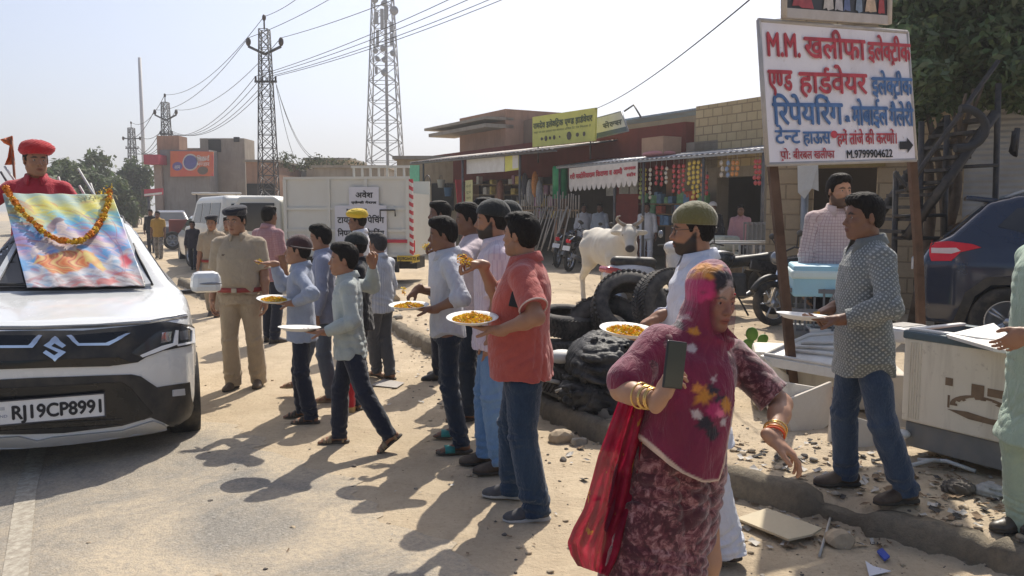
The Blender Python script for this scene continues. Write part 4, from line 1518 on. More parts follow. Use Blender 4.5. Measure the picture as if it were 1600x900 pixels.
letters(rt,BL,ex,ey,n,[("श~री मादोिरयाराम िकराणा व आमी*",0.02,0.80,0.38,0.36),("जनरल",0.82,0.98,0.55,0.2),("स~टोर",0.86,0.98,0.22,0.2)],"lettering",INK_RED,0.01,0.012)
mb=MB()
for i in range(14):
 f0,f1=i/14,(i+1)/14
 pts=[ex*f0]+[ex*(f0+(f1-f0)*k/8)-ey.normalized()*0.16*math.sin(PI*k/8)**0.6 for k in range(1,8)]+[ex*f1]
 mb.poly(pts,-n*0.008)
mb.build("scallop_edge",M("banner_cloth"),rt)
for (cs,lab,mt) in (([(729,246),(788,241),(788,268),(729,272)],"blank white board hanging under the dark awning beside the yellow board",WHITEP),([(789,240),(811,238),(811,265),(789,268)],"small yellow and white board under the dark awning",M("yellow_sign")),([(727,282),(738,281),(738,322),(727,323)],"narrow pale yellow strip sign hanging by the brick wall",M("pale_yellow",(0.55,0.52,0.25),0.6)),([(640,258),(655,258),(655,385),(640,390)],"tall green and white banner strip at the left end of the shops",M("green_banner",(0.12,0.42,0.26),0.6))):
 off=2.0 if cs[0][0]>640 else 2.6
 rt,BL,ex,ey,n=sign_board("hanging_board",lab,cs,[sdepth(*c,off) for c in cs],mt,0.02,None,"board")
 if cs[0][0]==640:
  MB()._add([n*0.006+ex*0.05+ey*0.3,n*0.006+ex*0.95+ey*0.3,n*0.006+ex*0.95+ey*0.62,n*0.006+ex*0.05+ey*0.62],[(0,1,2,3)]).build("white_field",WHITEP,rt)
  letters(rt,BL,ex,ey,n,[("सेवा",0.1,0.9,0.14,0.06),("केन~द^",0.1,0.9,0.07,0.05)],"lettering",INK_WHITE,0.01)
 if cs[0][0]==789:
  MB()._add([n*0.006+ex*0.55+ey*0.1,n*0.006+ex*0.95+ey*0.1,n*0.006+ex*0.95+ey*0.9,n*0.006+ex*0.55+ey*0.9],[(0,1,2,3)]).build("picture",WHITEP,rt)
 if cs[0][0]==727:
  letters(rt,BL,ex,ey,n,[("पानी",0.15,0.85,0.72,0.12),("दूध",0.15,0.85,0.50,0.12),("चाय",0.15,0.85,0.28,0.12)],"lettering",INK_OLIVE,0.008)
PK=[M("pack_"+nme,c_,0.35,0.0,0.25,14,spec=0.6) for nme,c_ in (("yellow",(0.62,0.45,0.06)),("red",(0.45,0.05,0.05)),("green",(0.30,0.34,0.10)),("orange",(0.55,0.22,0.05)),("blue",(0.22,0.30,0.46)),("pale",(0.52,0.46,0.38)))]
strips=[(1001,262,312,2),(1008,262,306,0),(1016,262,312,5),(1026,258,290,1),(1034,258,292,1),(1041,260,288,5),(1053,256,302,1),(1061,256,304,1),(1068,256,300,1),(1077,252,290,0),(1084,250,312,0),(1091,250,310,0),(1098,254,308,3),(1104,272,306,1),(1128,250,278,5),(1137,250,278,4),(1145,250,276,3),(1152,250,276,3),(1181,248,290,1),(1187,248,290,1)]
for (px,y0,y1,ci) in strips:
 u0,z0=shop(px,y0,1.25)
 u1,z1=shop(px,y1,1.25)
 root=shop_thing("packet_strip","hanging strip of shiny snack packets under the grocery awning","snack packets",u0,1.25,z1,"snack packet strips under the awning")
 mb=MB()
 nn=max(3,int((z0-z1)/0.11))
 for k in range(nn):
  zc=(z0-z1)*(k+0.5)/nn
  mb.sphere((0.012*math.sin(k*2.1+px),0.01*math.cos(k*3+px),zc),(0.062,0.018,(z0-z1)/nn*0.46),8,5)
 mb.build("packets",PK[ci],root)
 MB().cyl((0,0,0),(0,0,z0-z1+0.2),0.004,4).build("string",WHITEP,root)
goods=[("hanging_bucket","blue plastic bucket hanging by the brick wall","bucket",700,300,(0.07,0.17,0.35),0.16),("hanging_bucket","white plastic bucket hanging by the brick wall","bucket",689,287,(0.55,0.56,0.58),0.15)]
for (nm,lab,ct,px,py,c_,r_) in goods:
 u,z=shop(px,py,1.4)
 root=shop_thing(nm,lab,ct,u,1.4,z)
 MB().lathe([(0.0,-r_),(r_*0.75,-r_),(r_,r_),(r_*1.06,r_*1.02),(r_*0.95,r_),(r_*0.7,-r_*0.9),(0,-r_*0.9)]).build("shell",M("plastic_"+lab.split()[0],c_,0.35),root)
 MB().tube([(-r_,0,r_),(-r_*0.5,0,r_*2.1),(r_*0.5,0,r_*2.1),(r_,0,r_)],0.008,6).build("handle",STEEL,root)
u,z=shop(668,285,1.4)
ring=MB().tube([(0.28*math.cos(a),0,0.28*math.sin(a)) for a in np.linspace(0,2*PI,20,endpoint=False)],0.02,6,closed=True).build("wire_coil",STEEL,None)
ring.location=SO+SU*u+SV*1.4+Vector((0,0,z)); ring.rotation_euler=(0,0,SROT)
tag(ring,"thin dark wire hoop hanging at the left end of the brick wall","coil")
u,z=shop(875,285,1.2)
o=MB().lathe([(0.0,-0.48),(0.22,-0.48),(0.23,0.4),(0.21,0.48),(0.0,0.48)]).build("water_drum",M("green_plastic",(0.02,0.26,0.11),0.4),None)
o.location=SO+SU*u+SV*1.2+Vector((0,0,z)); tag(o,"green plastic drum hanging beside the scalloped banner","drum")
o2=MB().box((0,0,0),(0.05,0.3,0.9),Matrix.Rotation(0.2,3,"Y")).build("hanging_cloth",M("red_cloth",(0.5,0.04,0.05),0.8),None)
u,z=shop(719,300,1.6); o2.location=SO+SU*u+SV*1.6+Vector((0,0,z)); o2.rotation_euler=(0,0,SROT)
tag(o2,"red cloth strip hanging from the dark awning","cloth")
rk=shop_thing("tool_rack","wooden rack of upright pale stick ends in front of the hardware shop","rack",shop(850,330,1.9)[0],1.9,GZS)
a0=shop(905,320,1.9); a1=shop(806,320,1.9); u0=shop(850,330,1.9)[0]
MB().box(((a0[0]+a1[0])/2-u0,0,1.55),(a1[0]-a0[0],0.05,0.05)).build("rail",WOOD,rk)
for k in range(26):
 uu=a0[0]+(a1[0]-a0[0])*(k+0.5)/26-u0
 MB().cyl((uu,0.03,1.35),(uu+random.uniform(-.04,.04),0.03,1.95+random.uniform(0,.15)),0.018,6).build("stick_end",M("pale_wood",(0.36,0.31,0.25),0.8,0,0.2,8),rk)
for k in range(13):
 px0=836+k*4.6; px1=px0-random.uniform(8,26)
 a=at(px1,392,sdepth(px1,392,2.6)); b=at(px0,325+random.uniform(-6,6),sdepth(px0,325,2.0))
 a.z=max(a.z,gz(a.x,a.y))
 o=MB().tube([(0,0,0),(b-a)*0.5+Vector((0,0,0.01)),b-a],0.022,6).build("wooden_handle",M("pale_wood"),None)
 o.location=a
 tag(o,"long pale wooden tool handle leaning on the hardware shop rack","tool handle","wooden handles leaning on the rack")
for k,(px,py,c_) in enumerate(((820,290,(0.06,0.06,0.08)),(828,300,(0.35,0.35,0.36)),(836,288,(0.5,0.2,0.05)),(843,302,(0.3,0.3,0.32)),(782,300,(0.25,0.10,0.06)))):
 u,z=shop(px,py,1.0)
 o=MB().sphere((0,0,0),(0.12,0.10,0.42),10,8).build("hanging_bundle",M("bundle_%d" % k,c_,0.6,0,0.3,12),None)
 o.location=SO+SU*u+SV*1.0+Vector((0,0,z))
 tag(o,["black","pale grey","orange","dull grey","brown"][k]+" bundle of goods hanging in the hardware shop opening","goods")
w=MB()
ua,za=shop(1000,284,0.05); ub,zb=shop(962,352,0.05)
w.box(((ua+ub)/2-uR,-0.08,(za+zb)/2),(ub-ua,0.06,za-zb)).build("red_panel",M("red_panel",(0.28,0.06,0.05),0.7),bld)
for (p0,q0,p1,q1) in ((948,280,962,306),(968,283,983,303),(985,283,997,303)):
 ua,za=shop(p1,q0,0.2); ub,zb=shop(p0,q1,0.2)
 fr_=MB().box(((ua+ub)/2-uR,-0.2,(za+zb)/2),(ub-ua,0.04,za-zb)).build("notice",M("notice_paper",(0.42,0.42,0.40),0.6,0,0.3,8),bld)
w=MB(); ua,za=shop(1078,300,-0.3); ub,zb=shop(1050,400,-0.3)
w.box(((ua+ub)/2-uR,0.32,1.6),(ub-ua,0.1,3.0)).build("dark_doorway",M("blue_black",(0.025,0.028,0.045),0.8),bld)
rngg=random.Random(21)
GC=[(0.42,0.10,0.06),(0.50,0.38,0.10),(0.12,0.22,0.36),(0.46,0.44,0.40),(0.14,0.30,0.16),(0.36,0.20,0.30)]
for k in range(64):
 left_=k % 2
 px=rngg.uniform(742,868) if left_ else rngg.uniform(1006,1100)
 py=rngg.choice((288,304,322,340)) if left_ else rngg.choice((318,334,352))
 off=0.35
 u,z=shop(px,py,off)
 w_,h_=rngg.uniform(0.14,0.30),rngg.uniform(0.16,0.32)
 o=MB().box((0,0,h_/2),(w_,0.18,h_),bev=0.02).build("shelf_goods",M("goods_%d" % (k % 6),GC[k % 6],0.6,0,0.3,9),None)
 o.location=SO+SU*u+SV*off+Vector((0,0,z)); o.rotation_euler=(0,0,SROT+rngg.uniform(-.2,.2))
 tag(o,"small packet among the goods shelved in the "+("hardware" if left_ else "grocery")+" shop front","goods","goods shelved in the shop fronts")
for (p0,p1,ys_,lab) in ((738,872,(288,304,322,340),"open shelf rack of the hardware front"),(1003,1104,(318,334,352),"open shelf rack of the grocery front")):
 ua,ub=shop(p1,300,0.35)[0],shop(p0,300,0.35)[0]
 rk=shop_thing("shelf_rack",lab+" with rows of small goods","shelves",ua,0.35)
 for y_ in ys_:
  zz=(shop(p0,y_,0.35)[1]+shop(p1,y_,0.35)[1])/2
  m_=MB()
  za,zb=shop(p1,y_,0.35)[1],shop(p0,y_,0.35)[1]
  m_.poly([Vector((0,-0.12,za-0.03)),Vector((ub-ua,-0.12,zb-0.03)),Vector((ub-ua,-0.12,zb)),Vector((0,-0.12,za))],Vector((0,0.26,0)))
  m_.build("shelf",WOOD,rk)
 for q in (0.0,0.5,1.0): MB().cyl(((ub-ua)*q,0,0.1),((ub-ua)*q,0,2.7),0.025,6).build("upright",STEEL,rk)
for k,(py,sx) in enumerate(((361,0.36),(350,0.37))):
 u,z=shop(1128,py,1.3)
 o=MB().box((0,0,0),(sx*2,0.5,0.34),bev=0.08).build("grain_sack",M("sack_cloth",(0.42,0.43,0.36),0.9,0,0.25,6,0.3,30),None)
 o.location=SO+SU*u+SV*1.3+Vector((0,0,0.19+0.17+k*0.34+0.3)); o.rotation_euler=(0,0,SROT)
 tag(o,("lower" if k==0 else "upper")+" pale sack stacked beside the dark grocery door","sack")
st_=shop_thing("low_platform","low plank platform carrying the pale sacks at the grocery door","platform",shop(1128,370,1.3)[0],1.3,GZS)
MB().box((0,0,0.15),(1.0,0.6,0.3)).build("deck",WOOD,st_)
rk=shop_thing("wire_crate","grey see-through wire crate stand at the shop corner","crate",shop(1190,350,1.5)[0],1.5,GZS)
mb=MB()
for i in range(9):
 x=-0.5+i*0.125
 mb.box((x,0,0.75),(0.02,0.02,1.1)); mb.box((x,0.5,0.75),(0.02,0.02,1.1))
for z in (0.25,0.75,1.28):
 mb.box((0,0.024,z),(1.06,0.02,0.04)); mb.box((0,0.476,z),(1.06,0.02,0.04))
mb.build("bars",M("pale_grey_metal",(0.22,0.22,0.22),0.6,0.3),rk)
MB().box((0,0.25,0.75),(0.96,0.4,1.0)).build("liner",M("grey_plastic",(0.17,0.17,0.165),0.7),rk)
u,z=shop(1033,243,0.7)
o=MB().box((0,0,0.22),(0.86,0.6,0.44)).build("carton",M("cardboard",(0.36,0.24,0.165),0.85,0,0.1,4),None)
o.location=SO+SU*u+SV*0.7+Vector((0,0,zA+0.14)); o.rotation_euler=(0,0,SROT); tag(o,"brown cardboard carton lying on the grocery awning","carton")
o=MB().sphere((0,0,0),(0.55,0.35,0.09),14,8).build("pink_cloth",M("pink_cloth",(0.55,0.25,0.25),0.9),None)
o.location=SO+SU*u+SV*0.78+Vector((0,0,zA+0.16)); o.rotation_euler=(0,0,SROT); tag(o,"crumpled pink cloth under the carton on the awning","cloth")
cs=[(718,182),(790,170),(790,262),(718,262)]
u0,zt=shop(790,170,-3.0); u1,_=shop(718,182,-3.0)
b2=shop_thing("brown_building","brown plastered upper storey with two thin slabs jutting left","building",u0,-3.0)
MB().box(((u1-u0)/2,1.5,(zt+2.6)/2),(u1-u0,3.0,zt-2.6)).build("wall",BROWNPL,b2)
u2,z2=shop(832,184,-3.6)
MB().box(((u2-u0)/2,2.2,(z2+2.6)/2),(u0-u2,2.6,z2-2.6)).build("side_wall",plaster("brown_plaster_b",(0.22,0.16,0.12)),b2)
for (py,px,th) in ((204,686,0.12),(213,693,0.16)):
 ue,ze=shop(px,py,-2.8);
 MB().box(((ue)/2-u0/2+0.0,-0.3,ze),(ue-u0,1.4,th)).build("slab",GREYPL,b2)
uq,zq=shop(753,185,-2.9)
MB().box((uq-u0,-0.012,(zq+zt)/2-0.35),(0.10,0.02,zt-zq)).build("crack_strip",M("dark_brown",(0.12,0.07,0.05),0.9),b2)
settle_shop_things()
for i,(px0,px1,pt,Y,mt,lab) in enumerate(((620,722,249,34,TANPL,"low tan flat-roofed house left of the brown building"),(492,600,262,48,GREYPL,"low grey flat-roofed house behind the white lorry"),(478,545,250,55,TANPL,"low stepped tan house under the scraggly tree"),(384,432,253,52,BROWNPL,"small brown house between the billboard block and the near pylon"),(428,492,262,58,M("pale_wall",(0.42,0.41,0.38),0.9),"pale whitewashed house behind the white jeep"))):
 a,b=at(px0,pt,Y),at(px1,pt,Y)
 o=thing("flat_roofed_house",lab,"house",(0,0,0),0)
 cx,wd=(a.x+b.x)/2,b.x-a.x
 MB().box((cx,Y+3,a.z/2),(wd,6,a.z)).build("wall",mt,o)
 MB().box((cx,Y+2.9,a.z+0.06),(wd+0.3,6.3,0.14)).build("roof_edge",GREYPL,o)
 for k in range(2):
  MB().box((cx-wd*0.25+k*wd*0.45,Y-0.02,a.z*0.6),(0.9,0.1,1.1)).build("window",DARKIN,o)
  # far block with billboard
Yb=62.0
tl,br=at(312,216,Yb),at(385,330,Yb)
blk=thing("concrete_block_house","tall bare concrete house with a small dark window beside the billboard","building",(0,0,0))
MB().box(((tl.x+br.x)/2,Yb+1.2,tl.z/2),(br.x-tl.x,2.4,tl.z)).build("wall",plaster("bare_concrete",(0.33,0.285,0.235)),blk)
q=at(336,228,Yb); MB().box((q.x,Yb-0.02,q.z),(0.9,0.2,0.9)).build("window",DARKIN,blk)
q=at(370,218,Yb); MB().box((q.x,Yb-0.02,q.z),(0.4,0.2,0.35)).build("vent",DARKIN,blk)
a=at(304,231,Yb); MB().box((a.x,Yb+1.3,a.z/2+2),(1.6,2.2,a.z-4)).build("stair_head",plaster("bare_concrete",(0.2,0.2,0.2)),blk)
Yc=60.0
tl,br=at(250,234,Yc),at(330,330,Yc)
hs_=thing("painted_house","low grey house carrying an orange billboard and a red canopy","building",(0,0,0))
MB().box(((tl.x+br.x)/2,Yc+0.8,tl.z/2),(br.x-tl.x,1.6,tl.z)).build("wall",plaster("grey_wall_b",(0.29,0.27,0.25)),hs_)
a,b=at(228,242,Yc-1),at(252,257,Yc-1)
MB().box(((a.x+b.x)/2,Yc-0.2,(a.z+b.z)/2),(b.x-a.x,2.4,a.z-b.z)).build("canopy",M("faded_red",(0.42,0.06,0.09),0.6),hs_)
a,b=at(238,256,Yc-0.5),at(252,300,Yc-0.5)
MB().box(((a.x+b.x)/2,Yc+1.5,a.z/2),(b.x-a.x,3.6,a.z)).build("side_wing",plaster("pinkish_wall",(0.34,0.27,0.23)),hs_)
a=at(256,220,Yc+1); MB().box((a.x+0.6,Yc+1.0,a.z-0.5),(1.6,1.5,1.6)).build("roof_room",BROWNPL,hs_)
cs=[(266,236),(333,237),(333,275),(266,276)]
t=NT("billboard_print")
nz=t.noise(t.co(),0.5,4,0.6,0.6)
t.fin(t.ramp(nz,[(0.35,(0.62,0.09,0.06)),(0.55,(0.66,0.17,0.06)),(0.75,(0.58,0.05,0.09))]),0.6)
rt,BL,ex,ey,n=sign_board("billboard","large orange and red painted billboard with a round blue emblem on the far house",cs,[Yc-0.3]*4,t.m,0.12,None,"billboard")
def disc(c,rx,ry,k=20): return [c+ex.normalized()*(rx*math.cos(a))+ey.normalized()*(ry*math.sin(a)) for a in np.linspace(0,2*PI,k,endpoint=False)]
W_,H_=ex.length,ey.length
for (fx,fy,r1,r2,cc,lf) in ((0.47,0.55,0.62,0.75,(0.62,0.55,0.50),0.02),(0.47,0.55,0.52,0.62,(0.12,0.12,0.32),0.04),(0.17,0.40,0.40,0.38,(0.16,0.13,0.34),0.02),(0.70,0.66,0.55,0.2,(0.60,0.42,0.38),0.02),(0.76,0.22,0.42,0.36,(0.16,0.12,0.09),0.02)):
 MB()._add([p+n*lf for p in disc(ex*fx+ey*fy,r1*0.9,r2*0.8)],[tuple(range(20))]).build("emblem",M("bill_%d" % int(fx*100+lf*1000),cc,0.6),rt)
letters(rt,BL,ex,ey,n,[("आम",0.10,0.24,0.30,0.2),("िमठाई",0.62,0.92,0.62,0.22),("भण~डार",0.62,0.92,0.40,0.2)],"lettering",INK_WHITE,0.06)
cs=[(225,296),(254,294),(254,304),(225,307)]
rt,BL,ex,ey,n=sign_board("shop_sign","long faded red and white sign on a thin pole at the far roadside",cs,[48]*4,M("faded_red"),0.1)
MB()._add([n*0.02+ex*0.02+ey*0.05,n*0.02+ex*0.98+ey*0.05,n*0.02+ex*0.98+ey*0.35,n*0.02+ex*0.02+ey*0.35],[(0,1,2,3)]).build("white_band",WHITEP,rt)
a=at(231,303,48); MB().cyl((a.x-BL.x,0.1,-BL.z),(a.x-BL.x,0.1,0.2),0.09,8).build("pole",STEEL,rt)
# right-hand building with shutter, door and stair
OB=at(1205,300,13.4)
BU=Vector((0.93,-0.37,0)).normalized()
BN=Vector((-0.37,-0.93,0)).normalized()
def bface(px,py,off=0.0):
 d=ray(px,py)
 p0=OB+BN*off
 o=Vector((0,0,CAM_H))
 t=(p0-o).dot(BN)/d.dot(BN)
 p=o+d*t
 return (p-p0).dot(BU),p.z
BROT=math.atan2(BU.y,BU.x)
b3=thing("sandstone_shop","sandstone shop with a dark door and grey roller shutter behind the big painted sign","building",(OB.x,OB.y,0),BROT)
BLc=lambda u,off,z: (u,-off,z)
dl,zdt=bface(1272,262); dr,_=bface(1372,262)
e0=bface(1198,300)[0]
shL,shT=bface(1512,158); shRr=bface(1690,158)[0]
ztop=bface(1330,20)[1]
w=MB()
w.box(BLc((e0+dl)/2,-0.15,ztop/2),(dl-e0,0.3,ztop)); w.box(BLc((dl+dr)/2,-0.15,(zdt+ztop)/2),(dr-dl,0.29,ztop-zdt))
w.box(BLc((dr+shL)/2,-0.15,ztop/2),(shL-dr,0.3,ztop))
w.box(BLc((shL+shRr)/2,-0.15,(shT+ztop+0.5)/2),(shRr-shL,0.29,ztop+0.5-shT))
w.build("wall",block_mat("sandstone_blocks_b",(0.46,0.36,0.24),(0.40,0.305,0.195),(0.26,0.20,0.13),0.45,0.24,0.015),b3)
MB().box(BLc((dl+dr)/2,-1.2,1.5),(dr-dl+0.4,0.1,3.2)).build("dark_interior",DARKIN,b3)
MB().box(BLc((dl+dr)/2,0.02,zdt+0.12),(dr-dl+0.2,0.08,0.24)).build("lintel",M("mustard_board",(0.26,0.19,0.07),0.8),b3)
MB().box(BLc((e0+dl)/2,-2.1,1.9),(dl-e0,0.2,3.6)).build("back_wall",GREYPL,b3)
mb=MB()
ns=int((shT-0.1)/0.085)
vs,fs=[],[]
for i in range(ns*4+1):
 z=0.1+(shT-0.1)*i/(ns*4)
 y=0.08-0.018*abs(math.sin(PI*i/4))
 vs+=[(shL,y,z),(shRr,y,z)]
mb._add(vs,[(2*i,2*i+1,2*i+3,2*i+2) for i in range(ns*4)],True)
mb.build("roller_shutter",M("shutter_grey",(0.40,0.39,0.37),0.55,0.3,0.15,2,dirt=0.4),b3,fix=False)
MB().box(BLc((shL+shRr)/2,0.18,shT+0.16),(shRr-shL,0.36,0.32)).build("shutter_box",M("dark_blue_steel",(0.045,0.05,0.065),0.6),b3)
MB().cyl(BLc(dl-0.12,0.1,0.1),BLc(dl-0.12,0.1,zdt+0.3),0.06,10).build("drain_pipe",GALV,b3)
o=MB()._add([(0,0,0),(0.30,0.02,0.02),(0.32,0.03,-0.40),(0.22,0.0,-0.36),(0.12,0.02,-0.52),(0.02,0.0,-0.42)],[(0,1,2,3,4,5)]).build("white_rag",WHITEP,None)
so=o.modifiers.new("thick","SOLIDIFY"); so.thickness=0.01
u,z=bface(1246,258,0.3); o.location=OB+BU*u+BN*0.3; o.location.z=z; o.rotation_euler=(0,0,BROT); tag(o,"torn white rag hanging below the big painted sign","rag")
stair=thing("steel_stair","dark rusty steel stair climbing in front of the roller shutter","stair",(0,0,0))
f0=at(1415,372,10.2); f1=at(1556,176,10.2)
dpt=Vector((-0.25,1.0,0))*0.75
SSM=M("dark_stair_steel",(0.040,0.038,0.040),0.6,0.3,0.3,5,dirt=0.3)
for k,off in enumerate((Vector((0,0,0)),dpt)):
 MB().tube([f0+off,f1+off],0.06,6).build("stringer",SSM,stair)
nst=10
for i in range(nst):
 p=f0+(f1-f0)*(i+0.5)/nst
 MB().box(p+dpt*0.5,(0.24,0.75,0.04),Matrix.Rotation(0.24,3,"Z")).build("tread",SSM,stair)
MB().tube([at(1416,300,10.2),at(1448,250,10.2),at(1560,95,10.2)],0.03,6).build("handrail",SSM,stair)
for px,py0,py1 in ((1480,180,345),(1400,268,395),(1440,190,395),(1560,130,345)):
 a,b=at(px,py0,10.4),at(px,py1,10.4)
 b.z=0.15
 MB().tube([a,b],0.035,6).build("post",SSM,stair)
for (x0,y0,x1,y1) in ((1395,338,1478,336),(1395,372,1470,372),(1400,300,1480,290),(1398,268,1446,330),(1480,262,1560,258)):
 MB().tube([at(x0,y0,10.3),at(x1,y1,10.3)],0.025,6).build("rail",SSM,stair)
pts=[at(1500,170,10.0)+Vector((0,0,0))]+[at(1500+40*math.sin(a),200-32*math.cos(a),10.0) for a in np.linspace(0.3,2.9,9)]+[at(1492,232,10.0)]
o=MB().tube(pts,0.05,8).build("rubber_hose",M("black_rubber",(0.03,0.03,0.033),0.7),None); tag(o,"thick dark hose looped on the steel stair by the shutter","hose")
o=MB().tube([at(1585,205,9.8),at(1583,240,9.8),at(1590,200,9.8)],[0.03,0.06,0.03],8).build("hanging_rope",M("black_rubber"),None); tag(o,"short dark rope bundle hanging before the roller shutter","rope")
# pylons, masts, wires
def lattice(root,base,h,w0,w1,n,rad,m_,skew=0.0,sub=None):
 mb=MB()
 cor=lambda z,i: Vector(((-1,1,1,-1)[i]*(w0+(w1-w0)*z/h)/2,(-1,-1,1,1)[i]*(w0+(w1-w0)*z/h)/2,z))
 zs=[h*(1-(1-i/n)**1.15) for i in range(n+1)]
 for i in range(4):
  mb.tube([cor(0,i),cor(h,i)],rad,5)
 br=MB()
 for a,b in zip(zs[:-1],zs[1:]):
  for i in range(4):
   j=(i+1) % 4
   br.tube([cor(a,i),cor(b,j)],rad*0.55,4)
   br.tube([cor(a,j),cor(b,i)],rad*0.55,4)
   br.tube([cor(b,i),cor(b,j)],rad*0.5,4)
 mb.build("corner_posts",m_,root)
 br.build("bracing",m_,root)
PYM=M("pylon_steel",(0.085,0.085,0.09),0.6,0.4)
INS=M("insulator",(0.05,0.035,0.03),0.3)
TIPS=[]
for k,(px,ptop,Y,w0,w1,label) in enumerate(((413,46,41.0,0.95,0.42,"nearest steel lattice power pylon with V arms, behind the white vehicles"),(258,160,67.0,0.95,0.45,"middle lattice power pylon with V arms beside the orange billboard"),(205,200,89.0,0.95,0.5,"farthest small lattice power pylon with straight arms among the trees"))):
 top=at(px,ptop,Y)
 h=top.z
 root=thing("power_pylon",label,"pylon",(top.x,Y,0),R(30),"power pylons along the road")
 lattice(root,None,h,w0,w1,17-3*k,0.032+0.012*k,PYM)
 MB().cyl((0,0,h),(0,0,h+0.5),0.04,6).build("top_pin",PYM,root)
 s1=Y/1300.0
 tips=[Vector((0,0,h+0.6))]
 MB().sphere((0,0,h+0.55),(0.1,0.1,0.16),8,6).build("insulator",INS,root)
 for sx in (-1,1):
  if k<2:
   zz=h-(37 if k==0 else 27)*s1
   tip=Vector((sx*25*s1*(1.0 if k==0 else 0.66),0,zz+20*s1*(0.9 if k==0 else 0.6)))
   MB().tube([(0,0,zz),tip-Vector((0,0,0.2))],0.07,6).build("arm",PYM,root)
  else:
   zz=h-16*s1
   tip=Vector((sx*13*s1,0,zz))
   MB().tube([(0,0,zz),tip],0.07,6).build("arm",PYM,root)
  MB().sphere(tip+Vector((0,0,0.02)),(0.13,0.13,0.22),8,6).build("insulator",INS,root)
  tips.append(tip+Vector((0,0,0.2)))
 zz=h-78*s1*(1 if k==0 else 0.62 if k==1 else 0.4)
 MB().box((0,0,zz),(34*s1*(1 if k==0 else .6),0.1,0.1)).build("cross_arm",PYM,root)
 for q in (-0.45,-0.15,0.2,0.45):
  p=Vector((q*34*s1*(1 if k==0 else .6),0,zz+0.25))
  MB().cyl(p-Vector((0,0,0.25)),p,0.05,6).build("pin",INS,root)
  tips.append(p)
 Rz=Matrix.Rotation(R(30) if False else 0,3,"Z")
 root.rotation_euler=(0,0,0)
 TIPS.append([Vector((top.x,Y,0))+p for p in tips])
WIRE=M("wire",(0.03,0.03,0.032),0.6)
def wire(a,b,sag,rad,lab):
 pts=[a+(b-a)*t+Vector((0,0,-sag*4*t*(1-t))) for t in np.linspace(0,1,22)]
 o=MB().tube([p-a for p in pts],rad,5).build("power_line",WIRE,None)
 o.location=a
 tag(o,lab,"power line","overhead power lines")
for i in range(7):
 for k in range(2):
  wire(TIPS[k][i],TIPS[k+1][i],1.3 if i>2 else 1.0,0.016+0.008*k,"sagging power line strung between the lattice pylons on the left")
ends=[(560,-35),(640,-60),(600,8),(676,-6),(716,-16),(738,-12),(750,-6)]
ends=[(470,-18),(514,-12),(640,-24),(690,-18),(715,-16),(728,-8),(742,-6)]
for i in range(7):
 a=TIPS[0][i]
 e=at(ends[i][0],ends[i][1],30.0 if i>1 else 36.0)
 d_=(e-a)
 wire(a,a+d_*1.8,0.5 if i>2 else 0.3,0.014,"taut power line running from the nearest pylon up out of the top of the picture")
for (x1,y1,Y1,sg) in ((500,250,38,1.0),(470,262,45,0.8),(496,248,37,0.8)):
 wire(TIPS[0][6]+Vector((0,0,-0.3)),at(x1,y1,Y1),sg,0.012,"thin service wire dropping from the nearest pylon to the low houses")
wire(at(930,170,sdepth(930,170,0.9)),at(1185,-12,9.0),0.15,0.009,"single thin wire rising from the yellow sign to the upper right")
mst=at(218,90,120.0)
root=thing("radio_mast","very thin pale guyed mast left of the middle pylon","mast",(mst.x,120,0))
MB().tube([(0,0,0),(0,0,mst.z)],[0.30,0.22],6).build("mast_tube",M("pale_mast",(0.45,0.45,0.46),0.6),root)
YT=112.0
b0=at(602,262,YT)
root=thing("cell_tower","tall grey lattice telecom tower hung with antennas and dishes above the shops","tower",(b0.x,YT,0))
htw=36.0
TWM=M("tower_steel",(0.26,0.27,0.29),0.6,0.3)
lattice(root,None,htw,5.1,1.9,15,0.10,TWM)
MB().box((0.3,0.2,htw/2),(0.35,0.35,htw)).build("ladder",M("tower_ladder",(0.2,0.2,0.21),0.6),root)
AN=M("antenna_grey",(0.20,0.205,0.215),0.6)
sY=YT/1300.0
for (px,py,wd,hh) in ((588,28,6,18),(590,60,4,24),(612,42,6,14),(612,62,5,18),(588,110,4,10),(604,20,5,20),(597,30,5,30)):
 p=at(px,py,YT-1.4)
 MB().box((p.x-b0.x,-1.4,p.z),(wd*sY,0.3,hh*sY)).build("panel_antenna",AN,root)
for (px,py,r_) in ((616,17,6.5),(586,0,5),(614,84,4),(587,80,4),(599,76,4.5),(590,92,3.5),(601,94,4),(601,114,5),(600,6,4)):
 p=at(px,py,YT-1.6)
 MB().lathe([(0,0.25),(r_*sY*0.6,0.2),(r_*sY,0.0),(r_*sY,-0.35),(0,-0.35)],(p.x-b0.x,-1.6,p.z),14,"y").build("dish_antenna",AN,root)
